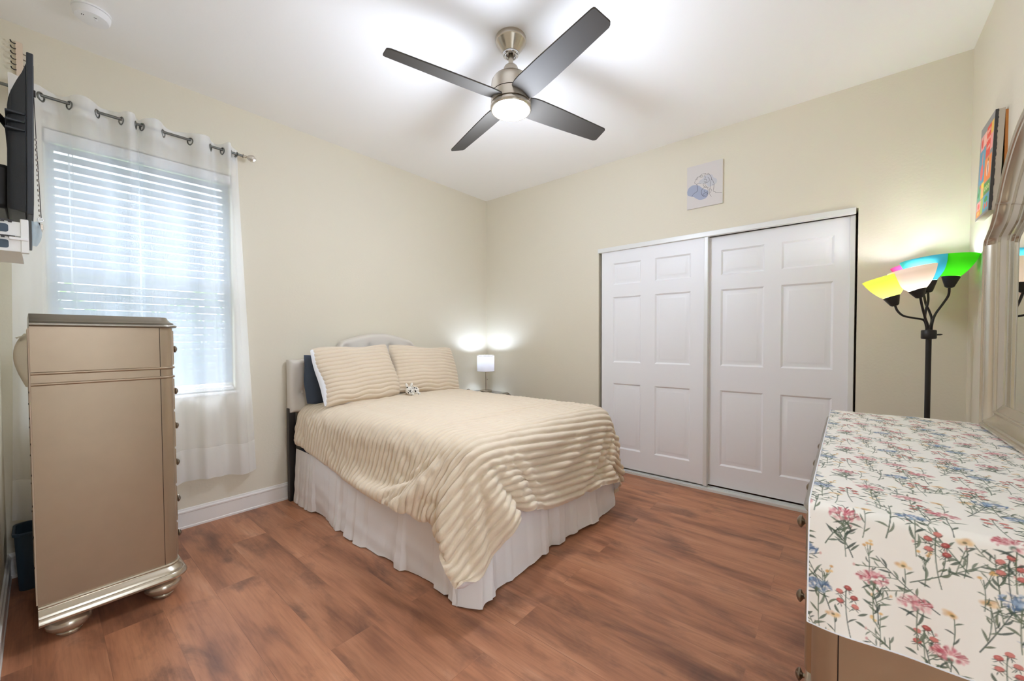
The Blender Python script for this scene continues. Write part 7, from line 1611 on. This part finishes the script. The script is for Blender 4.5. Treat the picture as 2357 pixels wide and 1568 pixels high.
def slotted_bracket():
    t = thing('wall_rack', 'white slotted metal rack under the television at the left edge', 'rack', (-3.35, -1.25, 1.48))
    y0, y1 = -1.285, -1.0
    MB().box(-3.335, -3.319, y0, y0+.02, 1.438, 1.538).build('end_plate', M_white_metal, t, bevel=.002)
    for z in (1.486, 1.440):
        MB().box(XL, -3.333, y0+.006, y1, z, z+.003).build('shelf', M_white_metal, t, bevel=.001, seg=1)
        fr = MB().box(-3.4, -3.333, y0+.003, y0+.008, z, z+.042).build('front_plate', M_white_metal, t, bevel=.001, seg=1)
        MB().loft([[(p[0], yy, p[1]) for p in [(q[0], q[1]) for q in [(a[0], a[1]) for a in rrect(-3.43+.02, -3.357, z+.009, z+.033, .006, 0, 5)]]] for yy in (y0+.0015, y0+.004)]).build('slot', M_teal, fr)
        m = MB().box(-3.40, -3.345, y0-.002, y0+.003, z+.0435, z+.046)
        for k in range(3):
            m.box(-3.385+.014*k, -3.378+.014*k, y0-.003, y0+.003, z+.0385, z+.0435)
        m.build('hook_strip', M_black, t, weld=False, flat=True)
    MB().box(-3.356, -3.320, y0-.006, y0+.012, 1.474, 1.482).build('clip', M_white_plastic, t, bevel=.001, seg=1)
slotted_bracket()

def lanyard():
    t = thing('lanyard', 'dark corded lanyard with metal charms hanging beside the television screen', 'lanyard', (-3.296, -1.22, 1.9))
    y = -1.225
    MB().tube(smooth_path([(-3.3005, y, 1.93), (-3.2985, y, 1.80), (-3.2955, y, 1.66), (-3.2935, y, 1.56)], 8), .0009, 6).build('cord', M_black, t)
    MB().box(-3.3025, -3.2965, y-.004, y+.004, 1.932, 1.952).build('hook', M_black, t, bevel=.001, seg=1)
    m = MB()
    for k in range(16):
        z = 1.80-.0155*k
        m.ball((-3.3000+.00022*k, y-.004, z), .0016 if k % 2 else .0022, 8, 6, (1, 1, 2.2))
    m.build('bead_string', mat('grey_beads', (190, 182, 172), .3, .4), t, weld=False)
    MB().torus((-3.2950, y, 1.555), (0, 1, 0), .0055, .0012, 16, 6).build('key_ring', M_chrome, t)
    for k, (dx, dz) in enumerate(((-.003, -.014), (.003, -.017), (.001, -.024))):
        MB().box(-3.2955+dx-.0025, -3.2955+dx+.0025, y-.003+.003*k, y-.001+.003*k, 1.552+dz-.010, 1.552+dz+.008).build('charm', M_knob if k else M_black, t, bevel=.0007, seg=1)
lanyard()

def pouch():
    m = MB()
    P = []
    for i, z in enumerate(np.linspace(1.542, 1.468, 12)):
        s = i/11
        w = .004+.016*math.sin(PI*min(1, .12+.80*s))**.8
        P.append([(-3.309-.004+w*q, -1.262+.010*math.sin(PI*q)+.004*math.sin(9*s+5*q), z) for q in np.linspace(0, 1, 9)])
    m.grid(P)
    m.grid(np.array(P)+np.array([0, .012, 0]))
    o = m.build('plastic_pouch', sheer('pale_blue_plastic', (206, 226, 240), .5, .5), angle=60, weld=False)
    tag(o, 'small clear bluish plastic pouch hanging from the white rack', 'pouch')
pouch()

def hook_rail():
    t = thing('hook_rail', 'small beige wall rail with dark hooks above the television', 'hook rail', (-3.34, 0, 2.58))
    MB().box(-3.352, -3.328, -.016, 0, 2.35, 2.652).build('board', M_beige, t, bevel=.002)
    for k in range(6):
        z = 2.636-.0255*k
        MB().tube(smooth_path([(-3.350, -.014, z+.004), (-3.357, -.020, z), (-3.364, -.022, z+.003), (-3.366, -.022, z+.011)], 4), .0024, 8).build('hook', M_black, t)
    for z in (2.602, 2.575, 2.545):
        MB().lathe([(.0026, 0), (.0026, .016), (.001, .018)], (-3.330, -.010, z), (1, -.1, -.25), 10).build('peg', M_knob, t)
hook_rail()

def waste_bin():
    t = thing('waste_bin', 'dark blue plastic waste bin on the floor behind the tall chest', 'bin', (-3.29, -.125, 0))
    def ring(z, o):
        return rrect(-3.392-o, -3.20+o, -.215-o, -.055+o, .03, z, 6)
    MB().loft([ring(0, 0), ring(.272, .010), ring(.272, .006), ring(.01, -.004)], True, True).build('bucket', M_teal, t, angle=40)
    MB().loft([ring(.262, .011), ring(.264, .015), ring(.276, .016), ring(.279, .013), ring(.276, .007), ring(.262, .007)], False, False).build('rim', M_teal, t, angle=60)
waste_bin()

# ------------------------------------------------------------------ wall art
def line_art():
    y0, y1, z0, z1, d = -2.438, -2.187, 2.181, 2.506, .020
    t = thing('canvas_print', 'pale canvas print with a one-line drawing of a woman above the closet doors', 'picture', (0, (y0+y1)/2, (z0+z1)/2))
    W, Hh = y1-y0, z1-z0
    p = Paint(W, Hh, .0008, (214, 208, 203))
    def q(c):
        x, y = c
        u = (x-212)/792.0
        top, bot = 432-192*u, 1398-158*u
        return (u*W, (1-(y-top)/(bot-top))*Hh)
    def poly(P, col, a=1.0):
        p.poly([tuple(v) for v in smooth_path([q(c) for c in P]+[q(P[0])], 6)], col, a)
    def ln(P, w=.0011, col=(58, 46, 40)):
        p.line([tuple(v) for v in smooth_path([q(c) for c in P], 6)], w, w*.8, col, .95)
    poly([(215, 990), (250, 905), (330, 842), (420, 828), (500, 852), (580, 912), (690, 960), (692, 1050), (640, 1130), (520, 1168), (430, 1140), (370, 1104), (290, 1088), (228, 1062)], (163, 170, 190))
    poly([(600, 620), (700, 596), (780, 600), (810, 660), (880, 700), (872, 790), (780, 850), (700, 872), (640, 805), (560, 800), (480, 788), (505, 730), (575, 680)], (196, 196, 200))
    ln([(635, 570), (560, 580), (515, 615), (495, 640), (450, 650), (438, 672), (412, 708), (402, 735), (388, 775), (400, 795), (440, 812), (452, 800), (535, 793)])
    ln([(440, 655), (455, 670), (442, 690)]); ln([(420, 702), (445, 705), (436, 718)])
    ln([(440, 812), (447, 880), (456, 950), (440, 980), (385, 1018), (345, 1060), (328, 1095)], .0013)
    ln([(510, 640), (545, 612), (580, 625), (560, 646), (515, 648), (510, 640)])
    ln([(635, 570), (614, 620), (632, 660), (612, 700)]); ln([(600, 720), (645, 696), (662, 730), (632, 760), (598, 748)])
    ln([(635, 570), (660, 586), (698, 565), (712, 588), (672, 592)]); ln([(715, 590), (750, 632), (764, 690), (742, 790), (735, 905), (724, 965), (730, 1040), (768, 1092)])
    ln([(764, 690), (808, 760), (822, 825), (786, 826)]); ln([(822, 825), (815, 920), (806, 970), (850, 990), (866, 1002), (998, 1002)])
    ln([(688, 650), (720, 700), (712, 742), (670, 772), (640, 780), (622, 822), (662, 872), (690, 925), (690, 965), (640, 998), (606, 972), (625, 940)])
    ln([(584, 830), (590, 795), (632, 770)]); ln([(584, 830), (612, 866), (715, 890)])
    ln([(660, 878), (600, 890), (550, 950), (546, 1030), (602, 1096), (662, 1080), (690, 1030), (640, 1012), (578, 1042), (602, 1066), (662, 1046), (692, 985)], .0013)
    ln([(715, 920), (762, 930), (755, 990), (733, 1012)])
    st = .0011
    ny, nz = int(W/st)+1, int(Hh/st)+1
    Y, Z = np.meshgrid(np.linspace(0, W, ny), np.linspace(0, Hh, nz), indexing='ij')
    A = np.stack([np.full_like(Y, -d), y1-Y, z0+Z], -1)
    o = MB().grid(A).build('printed_face', attr_mat('line_drawing_print', .8, (900, .08, 2)), t, angle=180, weld=False)
    set_print(o, p.sample(Y.ravel(), Z.ravel()))
    MB().box(-d+.0002, 0, y0, y1, z0, z1).build('canvas_wrap', mat('canvas_white', (226, 222, 218), .85), t, flat=True)
line_art()

def poster_canvas():
    # hangs on the near right wall; its lower edge stands a little further off the wall
    x0, x1, z0, z1 = -.66, -.43, 1.722, 2.146
    W, Hh = x1-x0, z1-z0
    t = thing('canvas_print', 'colourful grid print of fruit and garden pictures on the right-hand wall', 'picture', (-.545, YF, 1.934))
    p = Paint(W, Hh, .0010, (150, 146, 142))
    def R(u0, u1, v0, v1, col):
        p.poly([(u0*W, (1-v0)*Hh), (u1*W, (1-v0)*Hh), (u1*W, (1-v1)*Hh), (u0*W, (1-v1)*Hh)], col)
    def D(u, v, ru, rv, col, ang=0):
        p.dab(u*W, (1-v)*Hh, ru*W, rv*Hh, col, 1, ang)
    # u: far (left in view) -> near
    R(.05, .30, .10, .255, (240, 170, 160)); D(.17, .18, .075, .05, (224, 84, 70)); D(.18, .125, .012, .02, (92, 130, 70))
    R(.30, .50, .10, .235, (244, 190, 168))
    R(.50, .80, .075, .40, (230, 84, 62)); R(.80, .97, .075, .20, (236, 190, 84)); R(.80, .97, .20, .36, (240, 160, 150))
    for k in range(9):
        D(.56+.09*(k % 3), .13+.085*(k//3), .022, .018, (250, 224, 206))
    R(.05, .48, .265, .62, (104, 156, 178)); D(.26, .50, .11, .085, (232, 112, 104)); D(.27, .36, .03, .07, (232, 130, 116))
    R(.48, .97, .41, .66, (240, 140, 72)); D(.72, .53, .10, .08, (244, 206, 180)); D(.73, .54, .025, .07, (120, 62, 40)); D(.74, .445, .02, .02, (70, 90, 50))
    R(.05, .30, .63, .80, (110, 172, 142)); D(.17, .70, .03, .06, (66, 138, 84)); D(.12, .73, .06, .025, (66, 138, 84), .6); D(.24, .655, .05, .022, (226, 96, 80))
    R(.30, .52, .63, .80, (240, 196, 96)); D(.41, .72, .05, .06, (240, 176, 140)); D(.42, .66, .06, .03, (246, 214, 60))
    R(.52, .97, .67, .79, (96, 150, 70))
    for k in range(3):
        D(.63+.12*k, .73, .045, .026, (214, 226, 150)); D(.63+.12*k, .73, .02, .012, (120, 164, 76))
    R(.05, .36, .81, .90, (240, 170, 158)); D(.20, .86, .07, .03, (226, 96, 84)); R(.05, .36, .90, .97, (240, 142, 66)); D(.20, .935, .06, .02, (248, 200, 120))
    R(.36, .54, .81, .97, (176, 196, 110)); R(.54, .97, .80, .97, (100, 172, 196)); D(.75, .85, .12, .03, (80, 156, 84)); D(.68, .915, .05, .03, (236, 116, 86)); D(.84, .915, .05, .03, (236, 116, 86))
    st = .0022
    nx, nz = int(W/st)+1, int(Hh/st)+1
    U, Z = np.meshgrid(np.linspace(0, W, nx), np.linspace(0, Hh, nz), indexing='ij')
    def fy(z):
        return -3.631+.014*(1-z/Hh)
    A = np.stack([x1-U, fy(Z), z0+Z], -1)
    o = MB().grid(A).build('printed_face', attr_mat('garden_print', .7), t, angle=180, weld=False)
    set_print(o, p.sample(U.ravel(), Z.ravel()))
    q = .0003
    m = MB().add([(x, y, z) for z, yf in ((z0, fy(0)-q), (z1, fy(Hh)-q)) for x, y in ((x0, yf), (x1, yf), (x1, yf-.028), (x0, yf-.028))],
                 [(3, 2, 1, 0), (4, 5, 6, 7), (0, 1, 5, 4), (1, 2, 6, 5), (2, 3, 7, 6), (3, 0, 4, 7)])
    m.build('canvas_wrap', mat('canvas_edge', (196, 186, 170), .85), t, flat=True)
    # ragged dark painted edge wrapping round the near side
    rr = random.Random(4)
    a, b = [], []
    for z in np.linspace(0, Hh, 60):
        a.append((x0-.0006, fy(z)-q, z0+z)); b.append((x0-.0006, fy(z)-.009-rr.uniform(0, .003), z0+z))
    MB().grid([a, b]).build('painted_edge', mat('dark_grey_paint', (70, 68, 66), .8), t, flat=True)
    MB().box(x0-.0006, x0+.012, YF, YF+.008, z0+.02, z1-.01).build('stretcher_bar', mat('orange_wood', (190, 120, 56), .6), t, flat=True)
poster_canvas()

def hall_fill_lamp():  # added out-of-view light that brightens surfaces turned to the camera
    x, y, z = -3.0, -4.72, 2.02
    t = thing('hall_fill_lamp', 'added white globe fill light in an added hall behind the viewer', 'lamp', (x, y, H))
    MB().lathe([(.06, H), (.06, H-.012), (.02, H-.03), (.006, H-.034)], (x, y, 0), n=32).build('canopy', M_nickel, t)
    MB().lathe([(.005, z+.10), (.005, H-.03)], (x, y, 0), n=12).build('stem', M_nickel, t)
    MB().lathe([(.03, z+.095), (.045, z+.112), (.03, z+.125), (.006, z+.13)], (x, y, 0), n=28).build('cap', M_nickel, t)
    MB().ball((x, y, z), .11, 28, 18).build('globe', emit('fill_globe', (226, 236, 255), HALL_FILL), t)
hall_fill_lamp()
